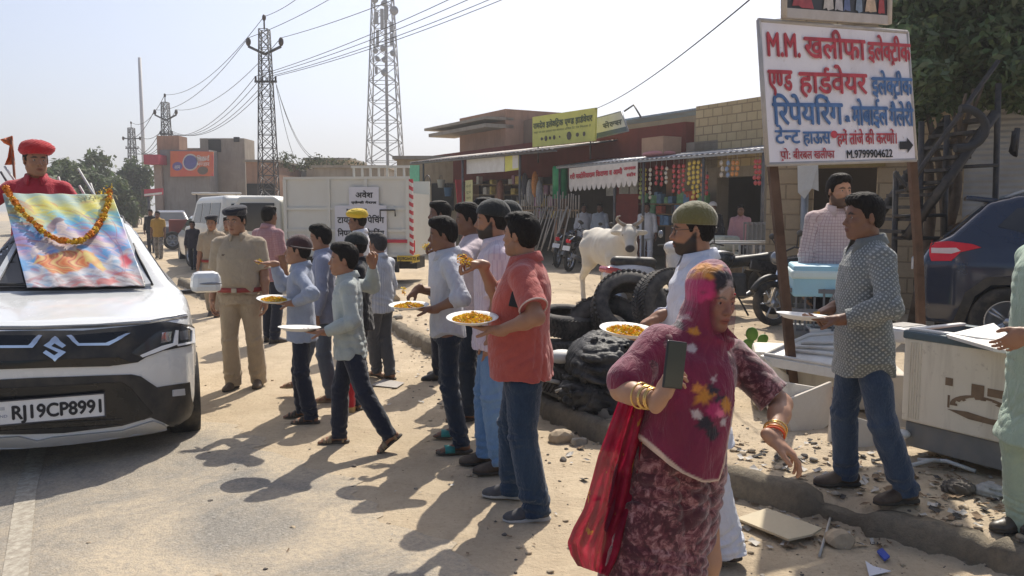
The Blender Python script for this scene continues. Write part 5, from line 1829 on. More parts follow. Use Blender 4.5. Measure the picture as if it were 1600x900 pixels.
 # trees
t=NT("leaves")
rnd=t.n("ObjectInfo").outputs["Random"]
lc=t.attr("Col","Color")
nz=t.noise(t.co(),0.9,3,0.6)
t.fin(t.mix(t.ramp(nz,[(0.35,0.0),(0.7,0.6)]),lc,t.mix(1.0,lc,(1.25,1.2,0.8),"MULTIPLY")),0.6,0,0.3)
tr=t.n("BsdfTranslucent")
t.l(lc,tr.inputs[0])
ms=t.n("MixShader"); ms.inputs[0].default_value=0.36
t.l(t.p.outputs[0],ms.inputs[1]); t.l(tr.outputs[0],ms.inputs[2]); t.l(ms.outputs[0],t.out.inputs[0])
LEAF=t.m
BARK=M("bark",(0.13,0.098,0.072),0.95,0,0.35,8,0.8,30)
def crown_mesh(name,lobes,n,size,col,seed,droop=0.2):
 """Leaf sprays spread through the volume of overlapping uneven lobes."""
 rng=np.random.RandomState(seed)
 C,Rr,wts=np.array([l[:3] for l in lobes]),np.array([l[3:6] for l in lobes]),None
 wts=Rr.prod(1)**(2/3)
 idx=rng.choice(len(lobes),n,p=wts/wts.sum())
 d=rng.normal(size=(n,3)); d /=np.linalg.norm(d,axis=1)[:,None]
 rad=0.35+0.72*rng.rand(n)**0.55
 bump_=1+0.22*np.sin(d[:,0]*7+idx)*np.sin(d[:,1]*6+2*idx)+0.12*np.sin(d[:,2]*13+idx)
 P=C[idx]+d*Rr[idx]*(rad*bump_)[:,None]
 keep=np.sin(P[:,0]*2.1+seed)+np.sin(P[:,1]*2.3+1)+np.sin(P[:,2]*2.7+2*seed)>-1.45
 P,d=P[keep],d[keep]
 n=len(P)
 nn=d+rng.normal(size=(n,3))*0.7+np.array([0,0,0.4]); nn /=np.linalg.norm(nn,axis=1)[:,None]
 a=np.cross(nn,rng.normal(size=(n,3))); a /=np.linalg.norm(a,axis=1)[:,None]
 a[:,2]-=droop; a /=np.linalg.norm(a,axis=1)[:,None]
 b=np.cross(nn,a)
 s=size*(0.55+0.9*rng.rand(n))[:,None]
 vs=np.stack([P-a*s,P+b*s*0.42-a*s*0.1,P+a*s,P-b*s*0.42+a*s*0.1],1).reshape(-1,3)
 fs=np.arange(4*n).reshape(-1,4)
 c=np.array(col)[None]*(0.7+0.6*rng.rand(n,1))*(1+0.25*(rng.rand(n,3)-0.5))
 return np_mesh(name,vs,fs,False,{"Col": np.c_[np.repeat(c,4,0),np.ones(4*n)]})
def limbs(mb,p,d,L,r,depth,rng,tips):
 q=p
 pts,rs=[p],[r]
 for i in range(4):
  d=(d+Vector((rng.uniform(-.22,.22),rng.uniform(-.22,.22),rng.uniform(-.02,.16)))).normalized()
  q=q+d*(L/4)
  pts.append(q); rs.append(r*(1-0.13*(i+1)))
 mb.tube(pts,rs,7 if depth>1 else 5)
 tips.append(q)
 if depth>0:
  for k in range(rng.choice((2,3))):
   nd=(d+Vector((rng.uniform(-.9,.9),rng.uniform(-.9,.9),rng.uniform(-.1,.5)))).normalized()
   limbs(mb,q,nd,L*rng.uniform(.62,.8),r*0.5,depth-1,rng,tips)
def tree(name,label,base,hgt,lobes,n,leaf,col,seed,trunk_r,tl=None,lean=(0,0),group=None,depth=2):
 root=thing(name,label,"tree",base,0,group)
 rng=random.Random(seed)
 mb=MB(); tips=[]
 limbs(mb,Vector((0,0,-0.1)),Vector((lean[0],lean[1],1)).normalized(),tl or hgt*0.45,trunk_r,depth,rng,tips)
 mb.build("trunk",BARK,root,fix=False)
 link("crown",crown_mesh("crown",lobes,n,leaf,col,seed),LEAF,root)
 return root
rng=random.Random(4)
for k,(px,ptop,Y,wpx,lab) in enumerate(((100,250,62,62,"bushy green roadside tree left of the others behind the red turban"),(150,234,70,60,"tallest rounded green tree in the far left clump"),(205,248,76,34,"slim green tree standing by the farthest pylon"),(70,268,58,40,"low green tree half hidden behind the red turban"),(185,285,64,36,"low dark green bush tree at the foot of the far clump"))):
 p=at(px,ptop,Y)
 h=p.z
 wd=wpx*Y/1300
 lb=[(rng.uniform(-.55,.55)*wd,rng.uniform(-.5,.5)*wd,h*rng.uniform(.35,.78),wd*rng.uniform(.32,.52),wd*rng.uniform(.32,.52),h*rng.uniform(.14,.22)) for _ in range(9)]+[(0,0,h*0.82,wd*.36,wd*.36,h*.18),(0,0,h*0.4,wd*0.8,wd*0.6,h*0.25)]
 tree("roadside_tree",lab,(p.x,Y,0),h,lb,6000,0.26,(0.082,0.108,0.046),20+k,0.3,h*0.4,group="far trees at the left end of the road",depth=1)
p=at(520,252,50.0)
tree("thorn_tree","scraggly thin thorn tree above the low houses behind the white lorry",(p.x,50,0),4.9,[(-2.2,0,4.4,1.1,.8,.35),(-1.0,0,4.6,1.0,.8,.4),(0.6,0,4.4,1.2,.8,.35),(1.7,0,4.1,.9,.8,.3),(-2.8,0,4.9,.6,.5,.3)],1300,0.10,(0.075,0.085,0.045),9,0.12,2.6,(0.1,0),None,1)
Yn=11.2
tb=on_ground(1488,415); tb=at(1488,380,Yn);
ntz=gz(tb.x,Yn)
rng=random.Random(12)
lb=[]
for (px,py,dY,rp,rz) in ((1420,60,0,40,34),(1470,30,0.5,60,40),(1440,120,-0.4,36,34),(1530,70,0,60,44),(1480,110,0.6,50,36),(1580,30,0,60,46),(1590,110,-0.3,50,36),(1540,130,0.4,44,26),(1425,175,0,24,30),(1450,160,0,30,26),(1500,-30,0,90,40),(1600,-30,0,90,50),(1410,10,0.3,34,40),(1650,60,0,60,50),(1420,215,0,16,24),(1570,150,0.5,40,18),(1620,150,0.3,40,26),(1500,150,0.8,40,24),(1690,0,1,60,60)):
 q=at(px,py,Yn+dY)
 k=(Yn+dY)/1300
 lb.append((q.x-tb.x,dY,q.z-ntz,rp*k,rp*k*1.3,rz*k))
nr=tree("neem_tree","dense dark green neem tree overhanging the painted sign at the top right",(tb.x,Yn,ntz),4,lb,21000,0.066,(0.105,0.150,0.080),31,0.16,1.55,(0.04,0.02),None,2)
for (dx,dy,s_) in ((-0.32,0.1,0.10),(-0.12,-0.1,0.085)):
 MB().tube([(dx*1.3,dy,0),(dx*1.0,dy,0.7),(dx*0.5-0.1,dy,1.5),(dx*0.2-0.25,dy,2.2),(dx-0.35,dy,2.9)],[s_,s_*0.9,s_*0.75,s_*0.6,s_*0.4],8).build("stem",BARK,nr)
 # vehicles
def poly2d(P2,poly):
 """Signed distance to a 2-D polygon."""
 n=len(poly)
 d=np.full(len(P2),1e9)
 s=np.ones(len(P2))
 V=np.asarray(poly,float)
 for i in range(n):
  a,b=V[i],V[i-1]
  e=b-a
  w=P2-a
  t=np.clip((w@e)/(e@e),0,1)
  q=w-t[:,None]*e
  d=np.minimum(d,(q*q).sum(1))
  c1,c2,c3=P2[:,1] >=a[1],P2[:,1]<b[1],e[0]*w[:,1]>e[1]*w[:,0]
  s=np.where((c1 & c2 & c3) | (~c1 & ~c2 & ~c3),-s,s)
 return s*np.sqrt(d)
def smax(a,b,k):
 h=np.clip(0.5+0.5*(a-b)/k,0,1)
 return b+(a-b)*h+k*h*(1-h)
def smin(a,b,k):
 return-smax(-a,-b,k)
class CarShape:
 """Smooth car solid: side profile (x, z) cut by a half width that depends on x and on z."""
 def __init__(s,prof,plan,tumble,k=0.06,arches=(),arch_r=0.37,half=0.9):
  s.prof,s.plan,s.tumble,s.k,s.arches,s.arch_r,s.half=prof,plan,tumble,k,arches,arch_r,half
 def d(s,P,arch=True):
  d1=poly2d(P[:,[0,2]],s.prof)
  hw=np.interp(P[:,0],*zip(*s.plan))-np.interp(P[:,2],*zip(*s.tumble))
  d2=np.abs(P[:,1])-hw
  sl=(np.interp(P[:,0]+0.03,*zip(*s.plan))-np.interp(P[:,0]-0.03,*zip(*s.plan)))/0.06
  d2=d2*0.9/np.sqrt(1+sl*sl)
  d=smax(d1,d2,s.k)
  if arch:
   for (ax,az) in s.arches:
    c=np.maximum(np.hypot(P[:,0]-ax,P[:,2]-az)-s.arch_r,(s.half-0.24)-np.abs(P[:,1]))
    d=np.maximum(d,-c)
  return d
 def mesh(s,res,crease=None):
  xs,zs=[p[0] for p in s.prof],[p[1] for p in s.prof]
  c=np.array([(min(xs)+max(xs))/2,0,(min(zs)+max(zs))/2])
  r=math.hypot((max(xs)-min(xs))/2,math.hypot(s.half,(max(zs)-min(zs))/2))+0.05
  pr=[Prim(lambda P: s.d(P),c,r,0.0)]
  bx=(np.array([min(xs)-0.1,-s.half-0.1,min(zs)-0.1]),np.array([max(xs)+0.1,s.half+0.1,max(zs)+0.1]))
  return sdf_mesh(pr,res,None,bx)
 def hit(s,o,dirs,off=0.0):
  """March rays onto the shell; returns points and outward normals."""
  P=np.repeat(np.asarray(o,float)[None],len(dirs),0) if np.ndim(o)==1 else np.array(o,float)
  D=dirs/np.linalg.norm(dirs,axis=1)[:,None]
  best,bd=P.copy(),np.full(len(P),1e9)
  for _ in range(120):
   dd=s.d(P,False)
   m=np.abs(dd)<bd
   best[m],bd[m]=P[m],np.abs(dd)[m]
   P=P+D*np.clip(dd[:,None]-off,-0.5,0.6)*0.75
  e=0.004
  P=best
  for _ in range(8):
   G=np.stack([s.d(P+np.eye(3)[i]*e,False)-s.d(P-np.eye(3)[i]*e,False) for i in range(3)],1)/(2*e)
   P=P-G*(s.d(P,False)/((G*G).sum(1)+1e-6))[:,None]*0.8
  N=np.stack([s.d(P+np.eye(3)[i]*e,False)-s.d(P-np.eye(3)[i]*e,False) for i in range(3)],1)
  N /=np.linalg.norm(N,axis=1)[:,None]+1e-9
  return P,N
def fill2d(outline,step):
 """Triangulated 2-D polygon with points inside, for draping onto a shell. Returns V(n,2), faces, loop count of the rim."""
 pts=[]
 n=len(outline)
 for i in range(n):
  a,b=np.array(outline[i],float),np.array(outline[(i+1) % n],float)
  m=max(1,int(np.linalg.norm(b-a)/step))
  for k in range(m): pts.append(a+(b-a)*k/m)
 bm=bmesh.new()
 vs=[bm.verts.new((p[0],p[1],0)) for p in pts]
 bm.faces.new(vs)
 lo,hi=np.min(pts,0),np.max(pts,0)
 for ax in (0,1):
  q=lo[ax]+step
  while q<hi[ax]-step*0.3:
   co=[0,0,0]; no=[0,0,0]
   co[ax],no[ax]=q,1
   bmesh.ops.bisect_plane(bm,geom=list(bm.verts)+list(bm.edges)+list(bm.faces),plane_co=co,plane_no=no,dist=step*0.02)
   q+=step
 bmesh.ops.triangulate(bm,faces=[f for f in bm.faces if len(f.verts)>4])
 bm.verts.index_update()
 V=np.array([v.co[:2] for v in bm.verts])
 F=[[v.index for v in f.verts] for f in bm.faces]
 E=[(e.verts[0].index,e.verts[1].index) for e in bm.edges if len(e.link_faces)==1]
 bm.free()
 return V,F,E
class Panels:
 """Drapes outlines traced in the photograph onto a car shell (and mirrors them to the other flank)."""
 def __init__(s,shape,root):
  s.shape,s.root=shape,root
  bpy.context.view_layer.update()
  s.inv=root.matrix_world.inverted()
  s.o=np.array(s.inv@Vector((0,0,CAM_H)))
 def drape(s,outline,off,thick,name,m,step=7.0,mirror=False,parent=None,smooth=True):
  V,F,E=fill2d(outline,step)
  R3=np.array(s.inv.to_3x3())
  D=np.array([R3@np.array(ray(p[0],p[1])) for p in V])
  P,N=s.shape.hit(s.o,D)
  A,B=P+N*off,P+N*(off-thick)
  n=len(P)
  vs=np.concatenate([A,B])
  fs=[list(f) for f in F]+[[i+n for i in f[::-1]] for f in F]+[[a,b,b+n,a+n] for a,b in E]
  out=[]
  for mir in ((False,True) if mirror else (False,)):
   vv=vs*np.array([1,-1,1]) if mir else vs
   me=bpy.data.meshes.new(name)
   me.from_pydata([tuple(v) for v in vv],[],fs)
   bm=bmesh.new(); bm.from_mesh(me)
   bmesh.ops.recalc_face_normals(bm,faces=bm.faces)
   bm.to_mesh(me); bm.free()
   me.polygons.foreach_set("use_smooth",[smooth]*len(me.polygons))
   try: me.set_sharp_from_angle(angle=R(40))
   except Exception: pass
   me.update()
   o=link(name,me,m,parent or s.root)
   out.append(o)
  return out[0] if len(out)==1 else out
 def pt(s,px,py,off=0.0):
  R3=np.array(s.inv.to_3x3())
  P,N=s.shape.hit(s.o,np.array([R3@np.array(ray(px,py))]))
  return Vector(P[0]+N[0]*off),Vector(N[0])
def wheel(root,c,r,wd,spokes,side,rimm,tyrem,name="wheel"):
 """side +1: outer face towards +y."""
 tw=MB().lathe([(r*0.62,-wd/2),(r*0.93,-wd/2),(r*0.99,-wd*0.38),(r,-wd*0.2),(r,wd*0.2),(r*0.99,wd*0.38),(r*0.93,wd/2),(r*0.66,wd/2),(r*0.62,wd*0.42),(r*0.62,-wd/2)],(0,0,0),40,"y")
 w=tw.build(name,tyrem,root,tuple(c))
 rm=MB().lathe([(r*0.63,side*wd*0.44),(r*0.60,side*wd*0.47),(r*0.56,side*wd*0.40),(r*0.55,side*wd*0.05),(r*0.1,side*wd*0.0)],(0,0,0),40,"y")
 for k in range(spokes):
  a=2*PI*k/spokes
  ca,sa=math.cos(a),math.sin(a)
  for da in (-0.11,0.11):
   rm.tube([(r*0.12*math.cos(a+da*2),side*wd*0.36,r*0.12*math.sin(a+da*2)),(r*0.58*math.cos(a+da),side*wd*0.38,r*0.58*math.sin(a+da))],[r*0.05,r*0.042],6)
 rm.lathe([(0,side*wd*0.42),(r*0.10,side*wd*0.42),(r*0.13,side*wd*0.34)],(0,0,0),16,"y")
 rm.build("rim",rimm,w)
 return w
CHROME=M("chrome",(0.75,0.76,0.78),0.12,1.0,0.02)
TYRE=M("tyre_rubber",(0.024,0.024,0.025),0.85,0,0.3,6,0.3,60,dirt=0.35)
RIMM=M("alloy",(0.42,0.43,0.45),0.3,0.85,0.06)
BLKPL=M("black_plastic",(0.018,0.019,0.021),0.5,0,0.25,5,0.25,120,dirt=0.2)
BLKGL=M("gloss_black",(0.010,0.011,0.013),0.12,0,0.1)
SILVPL=M("silver_plastic",(0.40,0.40,0.39),0.4,0.3,0.08,4,dirt=0.25)
def paint(name,col,rough=0.28,coat=0.7,metal=0.0,dust=0.25):
 if name in _mats: return _mats[name]
 t=NT(name)
 co=t.co()
 z=t.sep(co)[2]
 n1=t.noise(co,2.5,6,0.65)
 low=t.math("MULTIPLY_ADD",z,-1.1,1.0,clamp=True)
 f=t.math("MULTIPLY",t.math("MULTIPLY_ADD",low,0.8,0.25),t.ramp(n1,[(0.35,0.0),(0.7,dust)]))
 t.fin(t.mix(f,col,(0.42,0.34,0.24)),t.math("MULTIPLY_ADD",f,0.5,rough),metal,0.5)
 t.set(t.p,"Coat Weight",coat)
 t.set(t.p,"Coat Roughness",0.06)
 _mats[name]=t.m
 return t.m
GLASS=NT("tinted_glass")
GLASS.fin(GLASS.ramp(GLASS.noise(GLASS.co(),1.2,4,0.6),[(0.3,(0.020,0.022,0.026)),(0.7,(0.045,0.048,0.052))]),0.06,0,0.6)
GLASS=GLASS.m
WHITEPAINT=paint("white_car_paint",(0.66,0.68,0.68),0.25,0.8)
CZ=-0.055
car=thing("car","white car with black lower bumper, a painted banner over its windscreen, leading the procession","car",(-3.06,5.57,CZ),R(293.5))
prof=[(-0.02,0.22),(0.005,0.40),(0.02,0.62),(0.012,0.80),(-0.03,0.92),(-0.10,1.005),(-0.20,1.045),(-0.60,1.105),(-1.08,1.165),(-1.30,1.30),(-1.75,1.61),(-1.95,1.69),(-2.5,1.735),(-3.3,1.72),(-3.62,1.60),(-3.90,1.10),(-3.98,0.85),(-3.97,0.40),(-3.9,0.25),(-2.0,0.20)]
prof=[(x,z) for x,z in prof][::-1]
plan=[(-3.99,0.58),(-3.85,0.72),(-3.5,0.80),(-2.5,0.84),(-1.4,0.87),(-0.9,0.895),(-0.55,0.885),(-0.35,0.86),(-0.20,0.80),(-0.10,0.69),(-0.05,0.56),(0.0,0.34),(0.03,0.12),(0.055,-0.06),(0.4,-2.6)]
tumble=[(0.2,0.05),(0.4,0.01),(0.75,0.0),(1.0,0.03),(1.12,0.06),(1.2,0.15),(1.68,0.43),(1.75,0.50)]
CS=CarShape(prof,plan,tumble,0.07,[(-0.83,0.33),(-3.33,0.33)],0.40,0.90)
V,F=CS.mesh(0.028)
link("body",np_mesh("body",V,F),WHITEPAINT,car)
PN=Panels(CS,car)
PN.drape([(-115,522),(0,518),(60,517),(130,517),(205,510),(262,503),(297,508),(302,535),(296,540),(255,548),(228,558),(215,566),(180,571),(60,575),(0,577),(-110,576),(-140,548)],0.006,0.02,"grille",BLKPL,7)
PN.drape([(-60,526),(0,525),(55,525),(62,530),(50,540),(0,541),(-60,541)],0.012,0.01,"grille_mesh",BLKGL,8)
PN.drape([(116,525),(200,518),(186,532),(165,538),(124,538)],0.012,0.01,"grille_mesh",BLKGL,8)
PN.drape([(-40,540),(45,540),(61,526),(67,527),(52,544),(-40,544)],0.026,0.016,"chrome_strip",CHROME,5)
PN.drape([(104,527),(112,526),(124,537),(165,536),(196,523),(204,522),(170,540),(122,541)],0.026,0.016,"chrome_strip",CHROME,5)
PN.drape([(0,565),(185,558),(205,566),(170,572),(0,576)],0.012,0.01,"lower_slot",BLKGL,8)
hl_=PN.drape([(205,551),(243,520),(262,513),(295,507),(302,512),(303,533),(268,541),(230,553),(219,558)],0.012,0.012,"headlight",M("lamp_dark",(0.05,0.055,0.06),0.15,0.2),5,True)
LAMPW=M("lamp_white",(0.82,0.84,0.86),0.2)
for j,hh in enumerate(hl_):
 sgn=1 if j==0 else-1
 o1=PN.drape([(218,555),(252,540),(268,536),(272,516),(276,516),(275,538),(262,543),(222,558)],0.020,0.01,"light_guide",LAMPW,4,False,hh)
 o2=PN.drape([(273,538),(296,534),(297,517),(291,513),(292,511),(300,514),(301,536),(276,541)],0.020,0.01,"light_guide",LAMPW,4,False,hh)
 o3=PN.drape([(252,520),(267,518),(264,533),(250,536)],0.018,0.01,"reflector",CHROME,4,False,hh)
 o4=PN.drape([(278,518),(290,516),(291,530),(279,532)],0.018,0.01,"reflector",M("lamp_grey",(0.22,0.23,0.25),0.2,0.5),4,False,hh)
 if sgn<0:
  for o in (o1,o2,o3,o4):
   for v in o.data.vertices: v.co.y *=-1
   o.data.flip_normals()
E1=[(68,543),(88,530),(103,543),(98,546),(88,537),(80,543),(104,553),(88,564),(70,553),(74,549),(87,557),(94,552)]
E1=[(69,541),(87,529),(104,541),(98,545),(86,538),(81,542),(104,551),(87,564),(68,552),(73,548),(86,556),(92,552)]
PN.drape(E1,0.034,0.02,"emblem",CHROME,3)
PN.drape([(-150,594),(0,593),(60,590),(205,585),(220,588),(245,605),(290,598),(295,597),(297,620),(303,640),(300,660),(280,672),(255,660),(235,652),(190,665),(100,676),(40,678),(-160,680)],0.010,0.03,"lower_bumper",BLKPL,8)
PN.drape([(-120,612),(0,606),(60,604),(190,596),(205,606),(238,645),(225,655),(180,662),(20,672),(-120,672)],0.016,0.01,"air_intake",BLKGL,8)
for yy in (655,664): PN.drape([(0,yy+8),(190,yy-2),(190,yy-0),(0,yy+10)],0.022,0.01,"intake_bar",BLKPL,8)
fl=PN.drape([(268,609),(286,607),(287,617),(268,619)],0.018,0.012,"fog_lamp",M("lamp_fog",(0.45,0.46,0.48),0.25),4,True)
PN.drape([(-170,684),(0,683),(30,681),(58,688),(85,682),(190,672),(238,657),(258,664),(262,676),(228,684),(150,696),(60,704),(0,708),(-170,712)],0.022,0.03,"skid_plate",SILVPL,7)
pc,pn=PN.pt(82,636,0.05)
pl=thing
PW,PH=0.645,0.158
pm=MB().box((0,0,0),(0.012,PW,PH),bev=0.004)
plate=pm.build("number_plate",M("plate_white",(0.72,0.72,0.71),0.35,0,0.04),car,tuple(pc))
lettering([("RJ19CP8991",-0.235,0.30,-0.047,0.128)],"plate_number",INK_BLACK,plate,(0,0,0),(0,1,0),(0,0,1),(0.008,0,0),0.004)
lettering([("IND",-0.308,-0.256,-0.030,0.026)],"country_code",M("plate_blue",(0.16,0.18,0.30),0.5),plate,(0,0,0),(0,1,0),(0,0,1),(0.008,0,0))
fr=MB()
for z in (-1,1): fr.box((0.004,0,z*(PH/2+0.001)),(0.014,PW+0.012,0.007))
for y in (-1,1): fr.box((0.0045,y*(PW/2+0.001),0),(0.013,0.007,PH))
fr.build("plate_frame",M("plate_edge",(0.05,0.05,0.06),0.5),plate)
MB().box((0.007,-0.282,0.030),(0.003,0.026,0.022)).build("hologram",M("hologram",(0.35,0.38,0.45),0.3,0.6),plate)
PN.drape([(-170,507),(0,505),(60,505),(150,503),(230,497),(285,488),(292,491),(234,502),(150,508),(60,511),(0,511),(-170,513)],0.010,0.012,"bonnet_lip",WHITEPAINT,7)
PN.drape([(-170,514),(0,512),(60,512),(150,509),(234,503.5),(292,493),(293,496),(234,506),(150,512),(60,515),(0,515),(-170,517)],0.004,0.006,"shut_line",BLKPL,7)
WSH=[(-175,452),(-60,452),(60,451),(226,447),(222,432),(192,352),(178,320),(160,312),(0,311),(-110,313),(-140,350)]
PN.drape(WSH,0.006,0.012,"windscreen",GLASS,9)
PN.drape([(226,449),(236,447),(225,425),(190,345),(180,318),(176,320),(186,348)],0.03,0.03,"pillar",M("pillar_white",(0.55,0.57,0.58),0.3),6,True)
MB().tube([PN.pt(238,448,0.02)[0],PN.pt(214,400,0.035)[0],PN.pt(190,345,0.035)[0],PN.pt(180,320,0.035)[0]],0.012,6).build("black_trim",BLKPL,car)
mb=MB()
for (a,b) in (((0,449),(108,447)),((150,449),(226,445))):
 mb2=MB().tube([PN.pt(a[0]+(b[0]-a[0])*q,a[1]+(b[1]-a[1])*q,0.025)[0] for q in np.linspace(0,1,8)],0.014,6)
 mb2.build("wiper",BLKPL,car)
PN.drape([(-160,456),(0,455),(120,454),(226,450),(230,445),(120,449),(0,450),(-160,451)],0.008,0.01,"cowl",BLKPL,8)
for sd in (1,-1):
 g=MB()
 pts=[(-1.45,1.20),(-1.95,1.56),(-2.6,1.60),(-3.3,1.56),(-3.5,1.25)]
 P0=np.array([(x,sd*1.6,z) for x,z in pts])
 Pp,Nn=CS.hit(P0,np.tile(np.array([[0,-sd,0.0]]),(len(pts),1)))
 g.poly([Vector(p+n_*0.008) for p,n_ in zip(Pp,Nn)],Vector((0,-sd*0.02,0)))
 g.build("side_window",GLASS,car)
 mp=Vector((-1.37,sd*1.02,1.185))
 md=MB().box((0,0,0),(0.17,0.27,0.185),None,0.86,0.055).build("mirror",WHITEPAINT,car,tuple(mp))
 MB().box((-0.03,-sd*0.13,-0.085),(0.07,0.26,0.035),bev=0.01).build("mirror_base",BLKPL,md)
 MB().sphere((0.074,sd*0.03,-0.012),(0.016,0.10,0.012),12,8).build("turn_signal",M("lamp_grey"),md)
for (x,sd) in ((-0.83,1),(-0.83,-1),(-3.33,1),(-3.33,-1)):
 wheel(car,(x,sd*0.79,0.335),0.345,0.225,5,sd,RIMM,TYRE)
MB().box((-1.9,0,0.30),(3.4,1.4,0.16)).build("underbody",BLKPL,car)
def on_plane_pt(px,py,p0,n):
 d=ray(px,py)
 o=Vector((0,0,CAM_H))
 return o+d*((p0-o).dot(n)/d.dot(n))
cw=car.matrix_world
bpy.context.view_layer.update()
cw=car.matrix_world.copy()
pb=cw@Vector((-1.10,0,1.24)); ptp=cw@Vector((-1.76,0,1.69))
acr=(cw.to_3x3()@Vector((0,1,0))).normalized()
upv=(ptp-pb).normalized()
pn_=acr.cross(upv).normalized()
if pn_.y>0: pn_=-pn_
Q=[on_plane_pt(*c,pb+pn_*0.02,pn_) for c in ((4,302),(175,304),(227,446),(42,449))]
pr_=thing("painting","large colourful printed painting of an archer spread over the car windscreen","painting",Q[3])
TLq,TRq,BRq,BLq=[q-Q[3] for q in Q]
def PV(u,v,lift=0.0):
 """Point of the painting: u left to right, v bottom to top."""
 b=BLq+(BRq-BLq)*u
 t_=TLq+(TRq-TLq)*u
 return b+(t_-b)*v+pn_*lift
nu,nv=230,230
jj,ii=np.meshgrid(np.arange(nv+1),np.arange(nu+1),indexing="ij")
uu,vv=(ii/nu).ravel(),(jj/nv).ravel()
tl_,tr2_,br_,bl_=(np.array(q) for q in (TLq,TRq,BRq,BLq))
bot,top_=bl_+(br_-bl_)*uu[:,None],tl_+(tr2_-tl_)*uu[:,None]
VV=bot+(top_-bot)*vv[:,None]+np.array(pn_)*(0.004*np.sin(uu*30+vv*11))[:,None]
FF=np.stack([jj[:-1,:-1]*(nu+1)+ii[:-1,:-1],jj[:-1,:-1]*(nu+1)+ii[:-1,:-1]+1,(jj[:-1,:-1]+1)*(nu+1)+ii[:-1,:-1]+1,(jj[:-1,:-1]+1)*(nu+1)+ii[:-1,:-1]],-1).reshape(-1,4)
def ppx(px,py):
 """Painting coordinates (u, v) of a pixel."""
 p=on_plane_pt(px,py,pb+pn_*0.02,pn_)-Q[3]
 u,v=0.5,0.5
 for _ in range(30):
  e=p-PV(u,v)
  a,b=PV(u+1e-3,v)-PV(u,v),PV(u,v+1e-3)-PV(u,v)
  A=np.array([[a.dot(a),a.dot(b)],[a.dot(b),b.dot(b)]])
  r_=np.linalg.solve(A,np.array([a.dot(e),b.dot(e)]))*1e-3
  u,v=u+r_[0],v+r_[1]
 return (u,v)
PX=lambda L_: [ppx(*q) for q in L_]
UVP=np.stack([uu,vv],1)
wu=uu+0.05*np.sin(vv*17+2*np.sin(uu*9))+0.025*np.sin(vv*43+uu*21)
wv=vv+0.06*np.sin(uu*11+1.6*np.sin(vv*8))+0.022*np.sin(uu*39+vv*17)-0.12*(uu-0.5)
stops=[(-0.1,(0.30,0.27,0.26)),(0.06,(0.46,0.42,0.42)),(0.14,(0.22,0.36,0.50)),(0.20,(0.50,0.46,0.46)),(0.27,(0.10,0.26,0.50)),(0.36,(0.10,0.30,0.56)),(0.43,(0.50,0.40,0.46)),(0.50,(0.34,0.25,0.46)),(0.58,(0.08,0.32,0.58)),(0.66,(0.12,0.40,0.52)),(0.74,(0.46,0.48,0.16)),(0.84,(0.60,0.54,0.08)),(0.93,(0.36,0.46,0.34)),(1.1,(0.30,0.45,0.50))]
PC=np.stack([np.interp(wv,[q[0] for q in stops],[q[1][k] for q in stops]) for k in range(3)],1)
left_w=np.clip(1-uu/0.35,0,1)[:,None]*np.clip(1-np.abs(vv-0.62)/0.2,0,1)[:,None]
PC=PC*(1-0.6*left_w)+np.array([0.36,0.22,0.46])*0.6*left_w
rgp=np.random.RandomState(2)
def stroke(c,ln,wd,ang,col,a=0.85):
 global PC
 d=UVP-np.array(c)
 t1=d[:,0]*math.cos(ang)+d[:,1]*math.sin(ang)
 t2=-d[:,0]*math.sin(ang)+d[:,1]*math.cos(ang)+0.25*t1*t1/ln
 q=(t1/ln)**2+(t2/wd)**2
 w=np.clip((1.1-q)/0.5,0,1)*(0.7+0.3*np.sin(t2*900+c[0]*99))*a
 PC=PC*(1-w[:,None])+np.array(col)*w[:,None]
pal=[((0.62,0.56,0.12),0.78,0.12),((0.50,0.54,0.30),0.85,0.10),((0.10,0.34,0.60),0.55,0.16),((0.60,0.58,0.58),0.22,0.12),((0.12,0.28,0.58),0.30,0.10),((0.44,0.10,0.10),0.07,0.05),((0.58,0.30,0.40),0.47,0.10),((0.50,0.20,0.08),0.60,0.2),((0.26,0.20,0.22),0.05,0.05),((0.56,0.54,0.56),0.10,0.06),((0.28,0.18,0.44),0.50,0.12),((0.16,0.46,0.50),0.70,0.08)]
for k in range(420):
 c_,vm,sd=pal[rgp.randint(len(pal))]
 stroke((rgp.rand(),vm+sd*rgp.normal()),rgp.uniform(0.04,0.14),rgp.uniform(0.006,0.018),rgp.normal()*0.35-0.1,np.array(c_)*rgp.uniform(0.8,1.15),rgp.uniform(0.35,0.85))
def pshape(pts,cols,soft=0.012,seed=0):
 """Soft-edged painted shape with streaks of several pigments."""
 global PC
 pg=PX(pts)
 P2=np.stack([uu+0.006*np.sin(vv*60+seed),vv+0.006*np.sin(uu*55+2*seed)],1)
 d=poly2d(P2,pg)
 w=np.clip(0.5-d/soft,0,1)[:,None]
 f=0.5+0.5*np.sin(P2[:,0]*38+26*P2[:,1]+3*np.sin(P2[:,1]*30+seed)+seed)
 f=np.clip(f*(len(cols)-1),0,len(cols)-1.001)
 i0=f.astype(int); fr_=(f-i0)[:,None]
 cc=np.array(cols)[i0]*(1-fr_)+np.array(cols)[np.minimum(i0+1,len(cols)-1)]*fr_
 PC=PC*(1-w)+cc*w
SKN=[(0.50,0.42,0.40),(0.60,0.50,0.44),(0.40,0.36,0.42)]
ORG=[(0.60,0.16,0.05),(0.62,0.30,0.10),(0.46,0.08,0.05),(0.62,0.42,0.16)]
pshape([(62,410),(84,396),(110,388),(135,392),(150,402),(138,416),(112,426),(84,428),(70,420)],ORG,0.02,1)
pshape([(130,392),(146,394),(158,410),(167,421),(160,425),(146,414),(132,408)],[(0.58,0.46,0.14),(0.60,0.30,0.10)],0.015,2)
